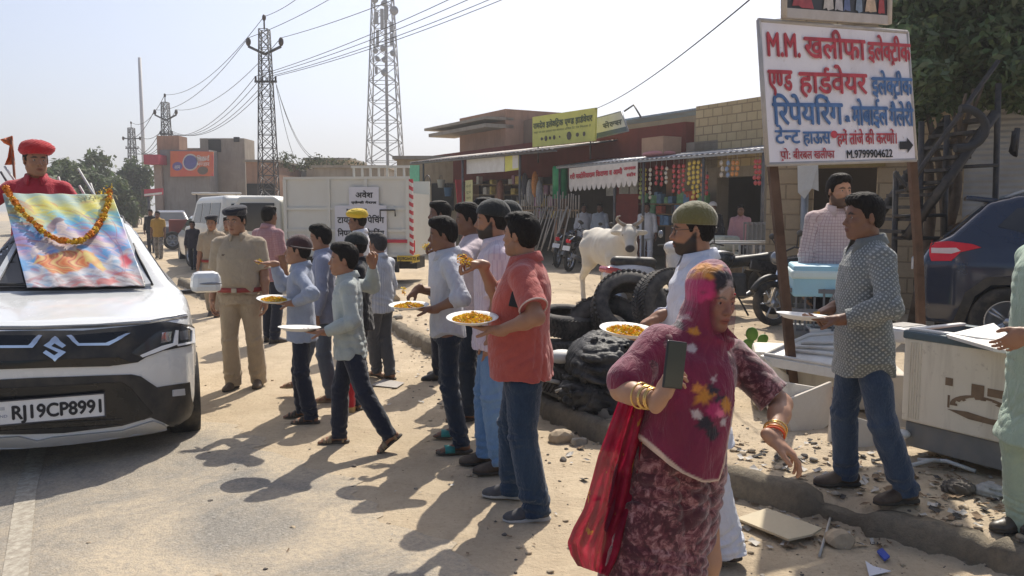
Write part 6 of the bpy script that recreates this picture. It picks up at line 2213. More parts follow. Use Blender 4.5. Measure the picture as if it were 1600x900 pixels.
pshape([(78,368),(98,358),(118,362),(128,376),(118,390),(92,392),(80,382)],SKN,0.016,3)
pshape([(82,362),(56,380),(46,396),(52,404),(64,392),(88,380)],SKN,0.014,4)
pshape([(118,370),(150,374),(178,382),(178,387),(148,383),(120,383)],SKN,0.014,5)
pshape([(88,348),(98,343),(105,351),(102,361),(93,364),(87,358)],SKN,0.012,6)
pshape([(72,356),(80,344),(94,339),(100,343),(90,350),(84,360),(76,366)],[(0.16,0.12,0.14),(0.26,0.18,0.20)],0.014,7)
pshape([(60,398),(86,398),(70,416),(52,412)],ORG,0.016,8)
pshape([(186,402),(198,396),(206,408),(200,420),(190,416)],[(0.60,0.07,0.10),(0.62,0.18,0.20)],0.03,9)
pshape([(150,437),(176,434),(188,440),(170,445),(152,444)],[(0.46,0.10,0.10),(0.56,0.24,0.22)],0.015,10)
for pth in ([(116,326),(150,350),(178,374),(192,398),(198,428)],[(18,372),(80,377),(182,386)],[(176,340),(186,372),(198,428)]):
 for (p0,p1) in zip(pth[:-1],pth[1:]):
  a_,b_=np.array(ppx(*p0)),np.array(ppx(*p1))
  stroke((a_+b_)/2,np.linalg.norm(b_-a_)*0.56,0.007,math.atan2(*(b_-a_)[::-1]),(0.30,0.10,0.14),0.8)
t=NT("painted_print")
t.fin(t.mix(t.ramp(t.noise(t.co(),40,4,0.6),[(0.4,0.0),(0.7,0.25)]),t.attr("Col","Color"),t.mix(1.0,t.attr("Col","Color"),(0.7,0.7,0.7),"MULTIPLY")),0.42,0,0.4)
t.set(t.p,"Coat Weight",0.25)
o=link("canvas",np_mesh("canvas",VV,FF,True,{"Col": np.c_[np.clip(PC,0.01,0.75),np.ones(len(PC))]}),t.m,pr_)
so=o.modifiers.new("thick","SOLIDIFY"); so.thickness=0.006
lettering([("जय श~री",0.46,0.80,0.0,0.10)],"caption",M("dark_script",(0.16,0.15,0.06),0.6),pr_,PV(0.12,0.925,0.012),(TRq-TLq).normalized(),(TLq-BLq).normalized(),(0,0,0.0),0.0)
MGO=M("marigold_orange",(0.66,0.22,0.015),0.8,0,0.35,30,0.9,120)
MGY=M("marigold_yellow",(0.70,0.42,0.03),0.8,0,0.3,30,0.9,120)
gl=thing("garland","orange and yellow marigold garland looped across the painting on the car","garland",Q[3])
gpx=[(10,300),(14,306),(18,313),(24,322),(30,331),(36,336),(44,345),(54,354),(62,362),(70,368),(78,374),(88,379),(98,382),(108,383),(118,383),(127,382),(136,377),(143,371),(149,365),(154,358),(158,350),(162,343),(165,335),(168,327),(170,319),(172,310),(171,303)]
rng=random.Random(3)
def flower_mesh(r,seed):
 n,mcount=14,10
 rg=np.random.RandomState(seed)
 vs,fs=[],[]
 for k in range(70):
  d=rg.normal(size=3); d /=np.linalg.norm(d)
  a=np.cross(d,rg.normal(size=3)); a /=np.linalg.norm(a)
  b=np.cross(d,a)
  p=d*r*rg.uniform(0.55,1.0)
  w=r*0.34
  i0=len(vs)
  vs+=[p-a*w-b*w*0.6-d*w*0.4,p+a*w-b*w*0.6-d*w*0.4,p+a*w*0.8+b*w*0.6+d*w*0.5,p-a*w*0.8+b*w*0.6+d*w*0.5]
  fs.append((i0,i0+1,i0+2,i0+3))
 return np.array(vs),np.array(fs)
sp=MB().tube([PV(*ppx(*q),0.035) for q in gpx],0.006,5).build("thread",M("thread",(0.35,0.28,0.12),0.8),gl)
for i,q in enumerate(gpx):
 big=rng.random()<0.62
 r_=0.030 if big else 0.020
 v,f=flower_mesh(r_,i)
 o=link("flower",np_mesh("flower",v,f,False),(MGY if rng.random()<0.45 else MGO),gl,tuple(PV(*ppx(*q),0.04)))
 if i<len(gpx)-1:
  q2=((q[0]+gpx[i+1][0])/2+rng.uniform(-1,1),(q[1]+gpx[i+1][1])/2+rng.uniform(-1,1))
  v,f=flower_mesh(0.022 if rng.random()<0.6 else 0.027,100+i)
  link("flower",np_mesh("flower",v,f,False),(MGO if rng.random()<0.6 else MGY),gl,tuple(PV(*ppx(*q2),0.036)))
def simple_car(name,label,loc,rz,sc,prof,plan,tumble,mat_,arches,wr,half,res,glassq=(),extra=None,group=None,rims=5,ar=None):
 root=thing(name,label,"car",loc,rz,group)
 root.scale=(sc,sc,sc)
 S=CarShape(prof[::-1] if False else prof,plan,tumble,0.06,[(a,wr) for a in arches],ar or wr*1.16,half)
 V,F=S.mesh(res)
 link("body",np_mesh("body",V,F),mat_,root)
 for sd in (1,-1):
  for pts in glassq:
   P0=np.array([(x,sd*2.0,z) for x,z in pts])
   Pp,Nn=S.hit(P0,np.tile(np.array([[0,-sd,0.0]]),(len(pts),1)))
   MB().poly([Vector(p+n_*0.010) for p,n_ in zip(Pp,Nn)],Vector((0,-sd*0.02,0))).build("side_window",GLASS,root)
  for a in arches:
   wheel(root,(a,sd*(half-0.115),wr*0.98),wr,0.21,rims,sd,RIMM,TYRE)
 if extra: extra(root,S)
 return root,S
suvprof=[(0.0,0.30),(0.03,0.62),(-0.02,0.80),(-0.12,0.93),(-0.95,1.06),(-1.15,1.10),(-1.75,1.52),(-1.95,1.60),(-2.7,1.64),(-3.35,1.60),(-3.60,1.53),(-3.92,1.20),(-4.10,1.10),(-4.22,0.92),(-4.27,0.70),(-4.25,0.45),(-4.15,0.28),(-2.0,0.21)]
suvplan=[(-4.28,0.60),(-4.15,0.74),(-3.9,0.83),(-3.4,0.885),(-0.8,0.89),(-0.3,0.82),(-0.08,0.66),(0.03,0.2)]
suvtum=[(0.2,0.06),(0.45,0.0),(0.9,0.0),(1.08,0.05),(1.6,0.30)]
def suv_extra(root,S):
 def side(pts,nm,m_,off=0.012,th=0.02,par=None,curve=True):
  out=[]
  o_=[(p[0],p[1]) for p in pts]
  V,F,E=fill2d(o_,0.06)
  for sd in (1,-1):
   P0=np.array([(x,sd*2.0,z) for x,z in V])
   Pp,Nn=S.hit(P0,np.tile(np.array([[0,-sd,0.0]]),(len(V),1)))
   A,B=Pp+Nn*off,Pp+Nn*(off-th)
   n=len(V)
   me=bpy.data.meshes.new(nm)
   me.from_pydata([tuple(v) for v in np.concatenate([A,B])],[],[list(f) for f in F]+[[i+n for i in f[::-1]] for f in F]+[[a,b,b+n,a+n] for a,b in E])
   bm=bmesh.new(); bm.from_mesh(me); bmesh.ops.recalc_face_normals(bm,faces=bm.faces); bm.to_mesh(me); bm.free()
   out.append(link(nm,me,m_,par or root))
  return out
 tl=side([(-4.12,0.98),(-4.12,1.10),(-3.95,1.125),(-3.74,1.10),(-3.66,1.07),(-3.84,1.02),(-3.92,0.93),(-4.10,0.92)],"tail_lamp",M("tail_red",(0.60,0.015,0.03),0.15))
 for o in tl:
  pass
 side([(-4.10,1.00),(-4.10,1.05),(-3.88,1.06),(-3.84,1.03),(-3.92,1.0)],"lamp_strip",M("lamp_pale",(0.62,0.50,0.48),0.2),0.018,0.01)
 side([(-3.90,0.24),(-3.78,0.62),(-3.60,0.78),(-3.30,0.80),(-3.04,0.74),(-2.88,0.55),(-2.84,0.24),(-2.94,0.24),(-2.98,0.5),(-3.10,0.67),(-3.3,0.72),(-3.56,0.70),(-3.70,0.58),(-3.80,0.24)],"arch_cladding",BLKPL,0.012,0.02)
 side([(-2.86,0.26),(-2.86,0.46),(-1.3,0.46),(-1.3,0.26)],"sill_cladding",BLKPL,0.010,0.02)
 side([(-2.86,0.95),(-2.60,0.96),(-2.60,0.99),(-2.86,0.985)],"door_handle",CHROME,0.05,0.03)
 side([(-3.02,1.12),(-2.98,1.12),(-2.90,0.80),(-2.84,0.5),(-2.855,0.5),(-2.92,0.80)],"shut_line",BLKGL,0.004,0.006)
 for sd in (1,-1):
  P0,N0=S.hit(np.array([(x,sd*0.46,2.4) for x in (-3.45,-3.3,-2.5,-1.9)]),np.tile(np.array([[0,0,-1.0]]),(4,1)))
  MB().tube([Vector(p)+Vector((0,0,0.03 if i in (1,2) else 0.0)) for i,p in enumerate(P0)],0.02,6).build("roof_rail",SILVPL,root)
 MB().box((-3.66,0,1.555),(0.30,1.0,0.05),Matrix.Rotation(0.12,3,"Y"),bev=0.015).build("spoiler",_mats["navy_paint"],root)
 Pq,Nq=S.hit(np.array([(-5.0,y,z) for y,z in ((-0.55,1.16),(0.55,1.16),(0.46,1.48),(-0.46,1.48))]),np.tile(np.array([[1.0,0,0]]),(4,1)))
 MB().poly([Vector(p)+Vector((-0.012,0,0.006)) for p in Pq],Vector((0.02,0,0))).build("rear_window",GLASS,root)
 mb=MB().box((-4.29,0,0.86),(0.02,0.5,0.12)).build("number_plate",M("plate_white"),root)
sp_=at(1545,505,8.6)
paint("navy_paint",(0.007,0.016,0.042),0.16,0.6,0,0.05)
suv,_s=simple_car("car","dark blue car with red tail lamp parked by the roller shutter",(0,0,0),R(-27),1.08,suvprof[::-1],suvplan,suvtum,_mats["navy_paint"],(-0.82,-3.40),0.345,0.89,0.03,[[(-3.02,1.14),(-2.98,1.48),(-2.0,1.52),(-1.4,1.14)],[(-3.52,1.28),(-3.36,1.46),(-3.10,1.48),(-3.10,1.16)]],suv_extra)
yw=8.9
zw=0.19
px_w=at(1574,500,yw)
_h=Vector((math.cos(R(-27)),math.sin(R(-27)),0))
_n=Vector((_h.y,-_h.x,0))
suv.location=px_w+_h*3.40*1.08-_n*0.80*1.08
suv.location.z=zw
hatch=[(0.0,0.28),(0.02,0.6),(-0.10,0.85),(-0.85,1.0),(-1.1,1.05),(-1.75,1.48),(-2.1,1.55),(-3.2,1.54),(-3.55,1.48),(-3.85,1.05),(-3.95,0.7),(-3.92,0.35),(-2,0.22)]
hplan=[(-3.96,0.6),(-3.8,0.76),(-3.4,0.85),(-0.7,0.85),(-0.2,0.74),(0.02,0.4)]
htum=[(0.2,0.05),(0.45,0.0),(0.9,0.0),(1.05,0.05),(1.55,0.26)]
def hatch_extra(root,S):
 Pq,Nq=S.hit(np.array([(-5.0,y,z) for y,z in ((-0.60,1.08),(0.60,1.08),(0.50,1.44),(-0.50,1.44))]),np.tile(np.array([[1.0,0,0]]),(4,1)))
 MB().poly([Vector(p)+Vector((-0.014,0,0.006)) for p in Pq],Vector((0.02,0,0))).build("rear_window",GLASS,root)
 for sd in (1,-1):
  MB().box((-3.87,sd*0.66,0.98),(0.10,0.16,0.24),bev=0.02).build("tail_lamp",M("tail_red"),root)
 Pq,Nq=S.hit(np.array([(1.0,y,z) for y,z in ((-0.62,1.10),(0.62,1.10),(0.50,1.44),(-0.50,1.44))]),np.tile(np.array([[-1.0,0,0]]),(4,1)))
 MB().poly([Vector(p)+Vector((0.014,0,0.006)) for p in Pq],Vector((-0.02,0,0))).build("windscreen",GLASS,root)
 MB().box((-3.97,0,0.62),(0.02,0.5,0.12)).build("number_plate",M("plate_white"),root)
HG=[[(-1.35,1.08),(-1.85,1.42),(-2.35,1.45),(-2.35,1.06)],[(-2.43,1.06),(-2.43,1.45),(-3.1,1.43),(-3.35,1.12)]]
p=on_ground(312,400)
hc,_s=simple_car("car","silver white hatchback parked behind the marchers at the left",(0,0,0),R(118),1.0,hatch[::-1],hplan,htum,paint("pale_silver",(0.52,0.55,0.57),0.3,0.6,0.2),(-0.75,-3.1),0.31,0.85,0.05,HG,hatch_extra)
hc.location=(at(322,380,26.5).x+3.1*math.cos(R(118))+0.3,26.5+3.1*math.sin(R(118)),0.02)
p=at(268,390,40)
hc2,_s=simple_car("car","dark grey car seen nose on at the far end of the road",(p.x,40,0.0),R(292),1.12,hatch[::-1],hplan,htum,paint("dark_grey_paint",(0.05,0.05,0.055)),(-0.75,-3.1),0.31,0.85,0.07,HG,hatch_extra)
jeep=[(0.0,0.45),(0.0,0.95),(-0.08,1.05),(-1.05,1.12),(-1.15,1.16),(-1.55,1.78),(-1.75,1.84),(-4.0,1.86),(-4.12,1.78),(-4.18,1.0),(-4.18,0.5),(-2,0.38)]
jplan=[(-4.2,0.78),(-4.05,0.84),(-1.2,0.84),(-0.2,0.76),(0.02,0.70)]
jtum=[(0.3,0.0),(1.1,0.0),(1.86,0.12)]
def jeep_extra(root,S):
 Pq,Nq=S.hit(np.array([(-5.0,y,z) for y,z in ((-0.60,1.15),(0.60,1.15),(0.56,1.66),(-0.56,1.66))]),np.tile(np.array([[1.0,0,0]]),(4,1)))
 MB().poly([Vector(p)+Vector((-0.014,0,0.0)) for p in Pq],Vector((0.02,0,0))).build("rear_window",GLASS,root)
 MB().box((-4.21,0.0,0.95),(0.04,1.3,0.10)).build("red_band",M("tail_red"),root)
 for sd in (1,-1): MB().box((-4.18,sd*0.72,0.95),(0.06,0.12,0.28)).build("tail_lamp",M("tail_red"),root)
jp,_s=simple_car("jeep","white boxy jeep with three side windows parked ahead of the lorry",(0,0,0),R(124),1.08,jeep[::-1],jplan,jtum,paint("dusty_white",(0.60,0.60,0.56),0.4,0.4),(-0.8,-3.2),0.36,0.84,0.06,[[(-1.5,1.18),(-1.72,1.66),(-2.25,1.68),(-2.25,1.18)],[(-2.35,1.18),(-2.35,1.68),(-3.05,1.68),(-3.05,1.18)],[(-3.15,1.18),(-3.15,1.68),(-3.95,1.68),(-3.95,1.18)]],jeep_extra)
q=at(385,380,22.5)
jp.location=(q.x+3.6*math.cos(R(124)),22.5+3.6*math.sin(R(124)),0.12)
tr_=thing("tractor","old tractor with a pale flat canopy among the far vehicles","tractor",(at(322,390,36).x,36,0.1),R(200))
MB().box((0.7,0,0.95),(1.5,0.6,0.6),bev=0.05).build("bonnet",M("dull_red",(0.20,0.05,0.04),0.6),tr_)
MB().box((-0.6,0,1.0),(0.9,0.9,0.6),bev=0.06).build("seat_box",BLKPL,tr_)
MB().box((-0.5,0,2.35),(2.0,1.7,0.09),bev=0.03).build("canopy",WHITEP,tr_)
for x in (-1.3,0.3):
 for y in (-0.7,0.7): MB().cyl((x,y,0.9),(x,y,2.33),0.035,6).build("post",STEEL,tr_)
for (x,r_,w_) in ((-0.7,0.68,0.34),(1.3,0.38,0.2)):
 for y in (-0.72,0.72): wheel(tr_,(x,y,r_),r_,w_,6,1 if y>0 else-1,RIMM,TYRE)
LY0,LY1=17.5,17.9
pA,pB=at(641,400,LY0),at(447,400,LY1)
du=Vector((pA.x-pB.x,pA.y-pB.y,0))
LL=du.length
du.normalize()
dn=Vector((du.y,-du.x,0))
if dn.y>0: dn=-dn
lry=thing("lorry","white high-sided lorry with hand-lettered posters pasted on its side","lorry",(pB.x,pB.y,0.0),math.atan2(du.y,du.x))
LW=paint("lorry_white",(0.58,0.58,0.53),0.5,0.15,0,0.6)
out=1 if (Matrix.Rotation(math.atan2(du.y,du.x),3,"Z")@Vector((0,1,0))).dot(dn)>0 else-1
def lside(px,py,off=0.0):
 d=ray(px,py); o=Vector((0,0,CAM_H)); p0=Vector((pB.x,pB.y,0))+dn*off
 p=o+d*((p0-o).dot(dn)/d.dot(dn))
 return (p-p0).dot(du),p.z
zT0,zT1=lside(452,287)[1],lside(640,272)[1]
ztp=(zT0+zT1)/2
WD=1.75
yo=lambda off: out*off
MB().box((LL/2,yo(-0.03),(0.76+ztp)/2),(LL,0.06,ztp-0.76)).build("side_panel",LW,lry)
MB().box((LL/2,yo(-WD),(0.76+ztp)/2),(LL,0.06,ztp-0.76)).build("side_panel",LW,lry)
MB().box((LL-0.03,yo(-WD/2),(0.76+ztp-0.3)/2),(0.06,WD-0.12,ztp-0.3-0.76)).build("tailgate",LW,lry)
MB().box((0.03,yo(-WD/2),(0.76+ztp)/2),(0.06,WD-0.12,ztp-0.76)).build("front_wall",LW,lry)
MB().box((LL/2,yo(-WD/2),0.80),(LL-0.13,WD-0.13,0.1)).build("bed",STEEL,lry)
for z in (0.80,1.32,1.78,ztp+0.02):
 MB().box((LL/2,yo(0.018),z),(LL+0.02,0.034,0.055)).build("rib",LW,lry)
for x in (0.02,LL*0.36,LL*0.66,LL-0.04):
 MB().box((x,yo(0.022),(0.76+ztp)/2),(0.07,0.04,ztp-0.78)).build("upright",LW,lry)
for k in range(7):
 x=LL*(0.56+0.066*k)
 MB().box((x,yo(-0.03),ztp+0.13),(0.04,0.04,0.2)).build("rail_post",LW,lry)
MB().box((LL*0.77,yo(-0.03),ztp+0.25),(LL*0.46,0.05,0.05)).build("top_rail",LW,lry)
for (a,b,c_,nm) in ((448,497,(0.55,0.32,0.05),"yellow_reflector"),(604,636,(0.45,0.03,0.05),"red_reflector")):
 ua,za=lside(a,362,0.05); ub,zb=lside(b,361,0.05)
 MB().box(((ua+ub)/2,yo(0.05),1.10),(ub-ua,0.03,0.07)).build(nm,M(nm,c_,0.4),lry)
MB().box((LL*0.5,yo(-WD/2),0.60),(LL,0.7,0.24)).build("chassis",BLKPL,lry)
for (x) in (0.9-2.0,LL-1.25):
 for sd in (1,-1):
  wheel(lry,(x,yo(-WD/2)+sd*0.74,0.40),0.40,0.24,6,sd,M("steel_rim",(0.3,0.3,0.3),0.5,0.5),TYRE)
cabp=[(0.0,0.55),(-0.05,1.95),(-0.20,2.05),(-1.0,2.05),(-1.5,1.35),(-1.72,1.25),(-1.85,0.6)]
cm=MB()
cm.poly([Vector((x-0.08,yo(-0.06),z)) for x,z in cabp],Vector((0,yo(-WD+0.12),0)))
cb=cm.build("cab",LW,lry)
bv=cb.modifiers.new("bevel","BEVEL"); bv.width=0.06; bv.segments=3
for off in (-0.05,-WD+0.05):
 MB().poly([Vector((x-0.08,yo(off),z)) for x,z in ((-0.18,1.28),(-0.18,1.9),(-0.95,1.9),(-1.36,1.32))],Vector((0,yo(0.015 if off>-1 else-0.015),0))).build("cab_window",GLASS,lry)
MB().poly([Vector((-1.12,yo(-0.2),1.99)),Vector((-1.12,yo(-WD+0.2),1.99)),Vector((-1.55,yo(-WD+0.2),1.40)),Vector((-1.55,yo(-0.2),1.40))],Vector((-0.025,0,0.018))).build("windscreen",GLASS,lry)
MB().box((-0.35,yo(0.10),1.50),(0.06,0.16,0.34),bev=0.02).build("mirror",BLKPL,lry)
MB().box((LL+0.02,yo(-0.32),0.70),(0.03,0.72,0.15)).build("rear_bar",STEEL,lry)
plq=MB().box((0,0,0),(0.02,0.56,0.16)).build("number_plate",M("plate_yellow",(0.60,0.42,0.05),0.45),lry,(LL+0.05,yo(-0.28),0.72))
lettering([("RJ39GA4172",-0.25,0.25,-0.045,0.12)],"plate_number",INK_BLACK,plq,(0,0,0),(0,out*-1.0 if False else 1.0,0),(0,0,1),(0.014,0,0),0.002)
ua,za=lside(620,398,0.07); ub,zb=lside(652,405,0.07)
sp2=MB().box((0,0,0),(0.42,0.02,0.12)).build("number_plate",M("plate_yellow"),lry,((ua+ub)/2,yo(0.07),0.74))
lettering([("RJ39GA4172",-0.19,0.19,-0.035,0.095)],"plate_number",INK_BLACK,sp2,(0,0,0),(1,0,0),(0,0,1),(0,yo(0.013),0),0.002)
rw=NT("red_white_pole")
z_=rw.math("FRACT",rw.math("MULTIPLY",rw.math("ADD",rw.sep(rw.co())[2],rw.math("MULTIPLY",rw.sep(rw.co())[0],0.6)),6.0))
rw.fin(rw.mix(rw.math("GREATER_THAN",z_,0.5),(0.45,0.04,0.05),(0.6,0.58,0.55)),0.5)
MB().box((LL+0.03,yo(-0.02),(0.76+ztp)/2),(0.07,0.09,ztp-0.78)).build("striped_corner_post",rw.m,lry)
MB().box((LL+0.03,yo(-0.14),0.98),(0.05,0.10,0.26)).build("tail_lamp",M("tail_red"),lry)
MB().box((LL-0.35,yo(0.02),0.58),(0.22,0.06,0.28)).build("mud_flap",BLKPL,lry)
for (x0,x1) in ((LL-0.62,LL-0.3),):
 MB().tube([(x0,yo(0.05),1.55),(x0,yo(0.07),1.75),(x1,yo(0.07),1.75),(x1,yo(0.05),1.62)],0.018,6).build("latch",M("black_plastic"),lry)
PAP=M("poster_paper",(0.58,0.58,0.62),0.7,0,0.05,3)
BX=Vector((1,0,0))
for (a,b,ya,yb,rows,lab) in ((545,592,292,321,[("अवेश",0.22,0.80,0.42,0.42),("एजेन~सी",0.08,0.5,0.10,0.16),("गैराज",0.55,0.92,0.10,0.16)],"upper white paper poster with black hand lettering pasted on the lorry"),(523,605,321,401,[("२४ घंटे सेवा",0.22,0.62,0.885,0.07),("टायर ट~यूब पेिचंग",0.05,0.95,0.66,0.17),("िनपल गैस वैल~िडंग",0.05,0.95,0.40,0.17),("मोटर साइिकल िरपेयर",0.05,0.95,0.16,0.15),("मो. 99285 41720",0.06,0.75,0.03,0.09)],"lower large white poster with black hand lettering pasted on the lorry")):
 ua,z1=lside(a,ya,0.06); ub,z0=lside(b,yb,0.06)
 z1,z0=lside((a+b)/2,ya,0.06)[1],lside((a+b)/2,yb,0.06)[1]
 pr2=thing("poster",lab,"poster",lry.location+du*ua+dn*0.06+Vector((0,0,z0)),math.atan2(du.y,du.x))
 w_,h_=ub-ua,z1-z0
 MB().box((w_/2,0,h_/2),(w_,0.006,h_)).build("sheet",PAP,pr2)
 lettering([(s_,x0*w_,x1*w_,y_*h_,hh*h_) for (s_,x0,x1,y_,hh) in rows],"lettering",INK_BLACK,pr2,(0,yo(0.004),0),(1,0,0),(0,0,1),(0,yo(0.003),0),0.006)
 # the people
SOLE_W=M("white_sole",(0.52,0.51,0.48),0.7,0,0.1,8,dirt=0.4)
SOLE_B=M("black_sole",(0.02,0.02,0.02),0.8,dirt=0.3)
SHOE_G=M("grey_knit_shoe",(0.075,0.075,0.082),0.85,0,0.2,20,0.3,300,dirt=0.2)
SHOE_B=M("black_shoe",(0.02,0.018,0.018),0.4,0,0.2,8,dirt=0.35)
SHOE_BR=M("brown_shoe",(0.055,0.036,0.026),0.6,0,0.2,8,dirt=0.35)
SAND_B=M("dark_sandal",(0.045,0.036,0.030),0.7,0,0.2,8,dirt=0.3)
SAND_T=M("teal_strap",(0.03,0.22,0.20),0.6)
SAND_T2=M("tan_sandal",(0.30,0.22,0.13),0.7)
KHAKI=cloth_mat("khaki_cloth",(0.37,0.295,0.205))
RED_LEATHER=M("red_belt",(0.24,0.025,0.02),0.5)
JEAN=cloth_mat("blue_denim",(0.011,0.028,0.060),"denim",(0.045,0.085,0.145))
JEAN_L=cloth_mat("light_denim",(0.10,0.20,0.36),"denim",(0.26,0.38,0.52))
JEAN_D=cloth_mat("dark_denim",(0.012,0.019,0.034),"denim",(0.03,0.045,0.07))
NAVY=cloth_mat("navy_trouser",(0.014,0.018,0.034))
GREYTR=cloth_mat("grey_trouser",(0.075,0.08,0.092))
CHAR=cloth_mat("charcoal_trouser",(0.035,0.032,0.040))
WHITEC=cloth_mat("white_cotton",(0.66,0.67,0.71))
BLACKC=cloth_mat("black_cloth",(0.014,0.014,0.017))
class Spot:
 def __init__(s,px,face,Y=None,py=None,top=None,capz=0.0,H=None):
  if py is not None: p=on_ground(px,py)
  else:
   p=at(px,400,Y)
   p.z=gz(p.x,Y)
  s.p,s.face,s.px=p,face,px
  s.H=H or (at(px,top,p.y).z-p.z-capz)
  f=R(face)
  s.f=Vector((math.cos(f),math.sin(f),0))
  s.l=Vector((-math.sin(f),math.cos(f),0))
 def loc(s,w):
  d=Vector(w)-s.p
  return (d.dot(s.f),d.dot(s.l),d.z)
 def px3(s,px,py,dy=0.0):
  return s.loc(at(px,py,s.p.y+dy))
 def foot(s,px,py,lift=0.0,pitch=0,yaw=0):
  w=on_ground(px,py)
  q=s.loc(w)
  return (q[0]-0.04,q[1],q[2]+lift,pitch,yaw)
def who(label,sp,**kw):
 return person(label,tuple(sp.p),sp.face,H=sp.H,**kw)
PLATE_M=M("white_paper_plate",(0.70,0.69,0.66),0.55,0,0.04,10)
PETAL_M=[]
for nme,c_ in (("petal_orange",(0.86,0.36,0.008)),("petal_yellow",(0.90,0.60,0.02)),("petal_leaf",(0.20,0.26,0.05))):
 PETAL_M.append(M(nme,c_,0.75,0,0.25,40))
def plate(label,c,r=0.14,tilt=(0,0),rz=0.0):
 o=MB().lathe([(0.0,-0.012),(r*0.62,-0.012),(r*0.72,-0.008),(r*0.86,0.006),(r,0.011),(r*1.01,0.009),(r*0.88,0.001),(r*0.73,-0.013),(r*0.6,-0.017),(0,-0.017)],(0,0,0),48).build("plate",PLATE_M,None)
 o.location=c
 o.rotation_euler=(tilt[0],tilt[1],rz)
 tag(o,label,"plate","white plates of petals carried by the men and boys")
 return o
def petals(name,label,c,rx,ry,rz_,n,size,seed,flat=True,tilt=(0,0),rot=0.0,kind=None,mix=(0.38,0.97)):
 rg=np.random.RandomState(seed)
 vs,fs,mi=[],[],[]
 for k in range(n):
  if flat:
   a,rr=rg.uniform(0,2*PI),math.sqrt(rg.rand())
   x,y=rr*math.cos(a)*rx,rr*math.sin(a)*ry
   z=rz_*(1-rr*rr)*rg.rand()**0.5*(0.7+0.5*math.sin(x*60+seed)*math.sin(y*55))+0.002
  else:
   d=rg.normal(size=3); d /=np.linalg.norm(d)
   x,y,z=d*np.array([rx,ry,rz_])*rg.uniform(0.35,1.0)
  nn=rg.normal(size=3)+np.array([0,0,0.8]); nn /=np.linalg.norm(nn)
  a_=np.cross(nn,rg.normal(size=3)); a_ /=np.linalg.norm(a_)
  b_=np.cross(nn,a_)
  s_=size*rg.uniform(0.6,1.2)
  p=np.array([x,y,z])
  i0=len(vs)
  vs+=[p-a_*s_,p+b_*s_*0.5+nn*s_*0.25,p+a_*s_,p-b_*s_*0.5+nn*s_*0.25]
  fs.append((i0,i0+1,i0+2,i0+3))
  u=rg.rand()
  mi.append(0 if u<mix[0] else 1 if u<mix[1] else 2)
 me=np_mesh(name,np.array(vs),np.array(fs),False)
 o=link(name,me,PETAL_M,None)
 me.polygons.foreach_set("material_index",mi)
 o.location=c
 o.rotation_euler=(tilt[0],tilt[1],rot)
 tag(o,label,"petals")
 return o
def plate_with(lab,lab2,px,py,Y,r=0.14,tilt=(0,0),seed=0,heap=0.024,n=420):
 c=at(px,py,Y)
 plate(lab,c,r,tilt)
 if lab2:
  petals("petal_heap",lab2,c+Vector((0,0,-0.006)),r*0.76,r*0.76,heap+0.008,int(n*2.0),0.0098,seed,True,tilt)
PINCH=dict(curl="pinch")
sp=Spot(820,176,py=800,top=339)
POLO=cloth_mat("red_polo_pique",(0.40,0.085,0.070))
pale=M("pale_trim",(0.55,0.42,0.38),0.85)
def polo_extra(i):
 T=i["T"]
 s=i["s"]
 for k,kx in enumerate("LR"):
  e,sh=i["elbows"][kx],i["sh"][kx]
  u=_n3(e-sh)
  q=sh+(e-sh)*0.765
  b1=_n3(np.cross(u,[0.2,0.1,1])); b2=np.cross(u,b1)
  rr=0.0775*s
  MB().tube([tuple(q+(b1*math.cos(a)+b2*math.sin(a))*rr) for a in np.linspace(0,2*PI,28,endpoint=False)],0.005,6,closed=True).build("sleeve_trim",pale,i["root"])
 mb=MB()
 pw=MB().box((0,0,0),(0.16,0.004,0.09))
i_=who("man in a red polo shirt tossing marigolds with his right hand, plate in his left",sp,girth=1.10,belly=0.03,res=0.0052,skin="mid",beard=0.22,seed=1,head=(-27,-3,0),hair="short",feet=(sp.foot(826,812,yaw=8),sp.foot(790,779,yaw=-6)),twist=-4,top=dict(mat=POLO,sleeve=0.75,cuff=0.076,hem=0.815,collarmat=POLO),bottom=dict(mat=JEAN,loose=1.14,hem=0.075,len=0.05),shoes=dict(kind="sneaker",mat=SHOE_G,sole=SOLE_W,st=0.032),hands=dict(R=dict(t=sp.px3(752,413,0.22),pole=(-0.1,-0.5,-1),dir=(0.95,0.05,0.12),back=(0,0,1),curl="pinch"),L=dict(t=sp.px3(778,517,-0.27),pole=(-0.6,0.9,-0.8),dir=(0.96,-0.25,0.12),back=(0.1,0.05,-1),curl="plate")),extra=polo_extra)
plate_with("round white plate heaped with petals held by the man in the red polo","heap of orange petals on the plate of the man in the red polo",738,498,sp.p.y-0.21,0.143,(R(7),0),1,0.03,520)
petals("petal_handful","handful of yellow petals falling from the raised hand of the man in the red polo",at(728,408,sp.p.y+0.2),0.075,0.05,0.035,150,0.011,11,False,(0,R(25)),0,None,(0.35,0.97))
o=MB().box((0,0,0),(0.016,0.058,0.085),bev=0.006).build("phone_case",M("phone_matte",(0.015,0.015,0.016),0.6),None)
o.location=at(805,468,sp.p.y-0.205); o.rotation_euler=(R(10),R(20),R(78)); tag(o,"black phone clipped in the chest pocket of the red polo shirt","phone")
sp=Spot(776,180,Y=5.62,top=317,capz=0.015)
sp.H=1.79
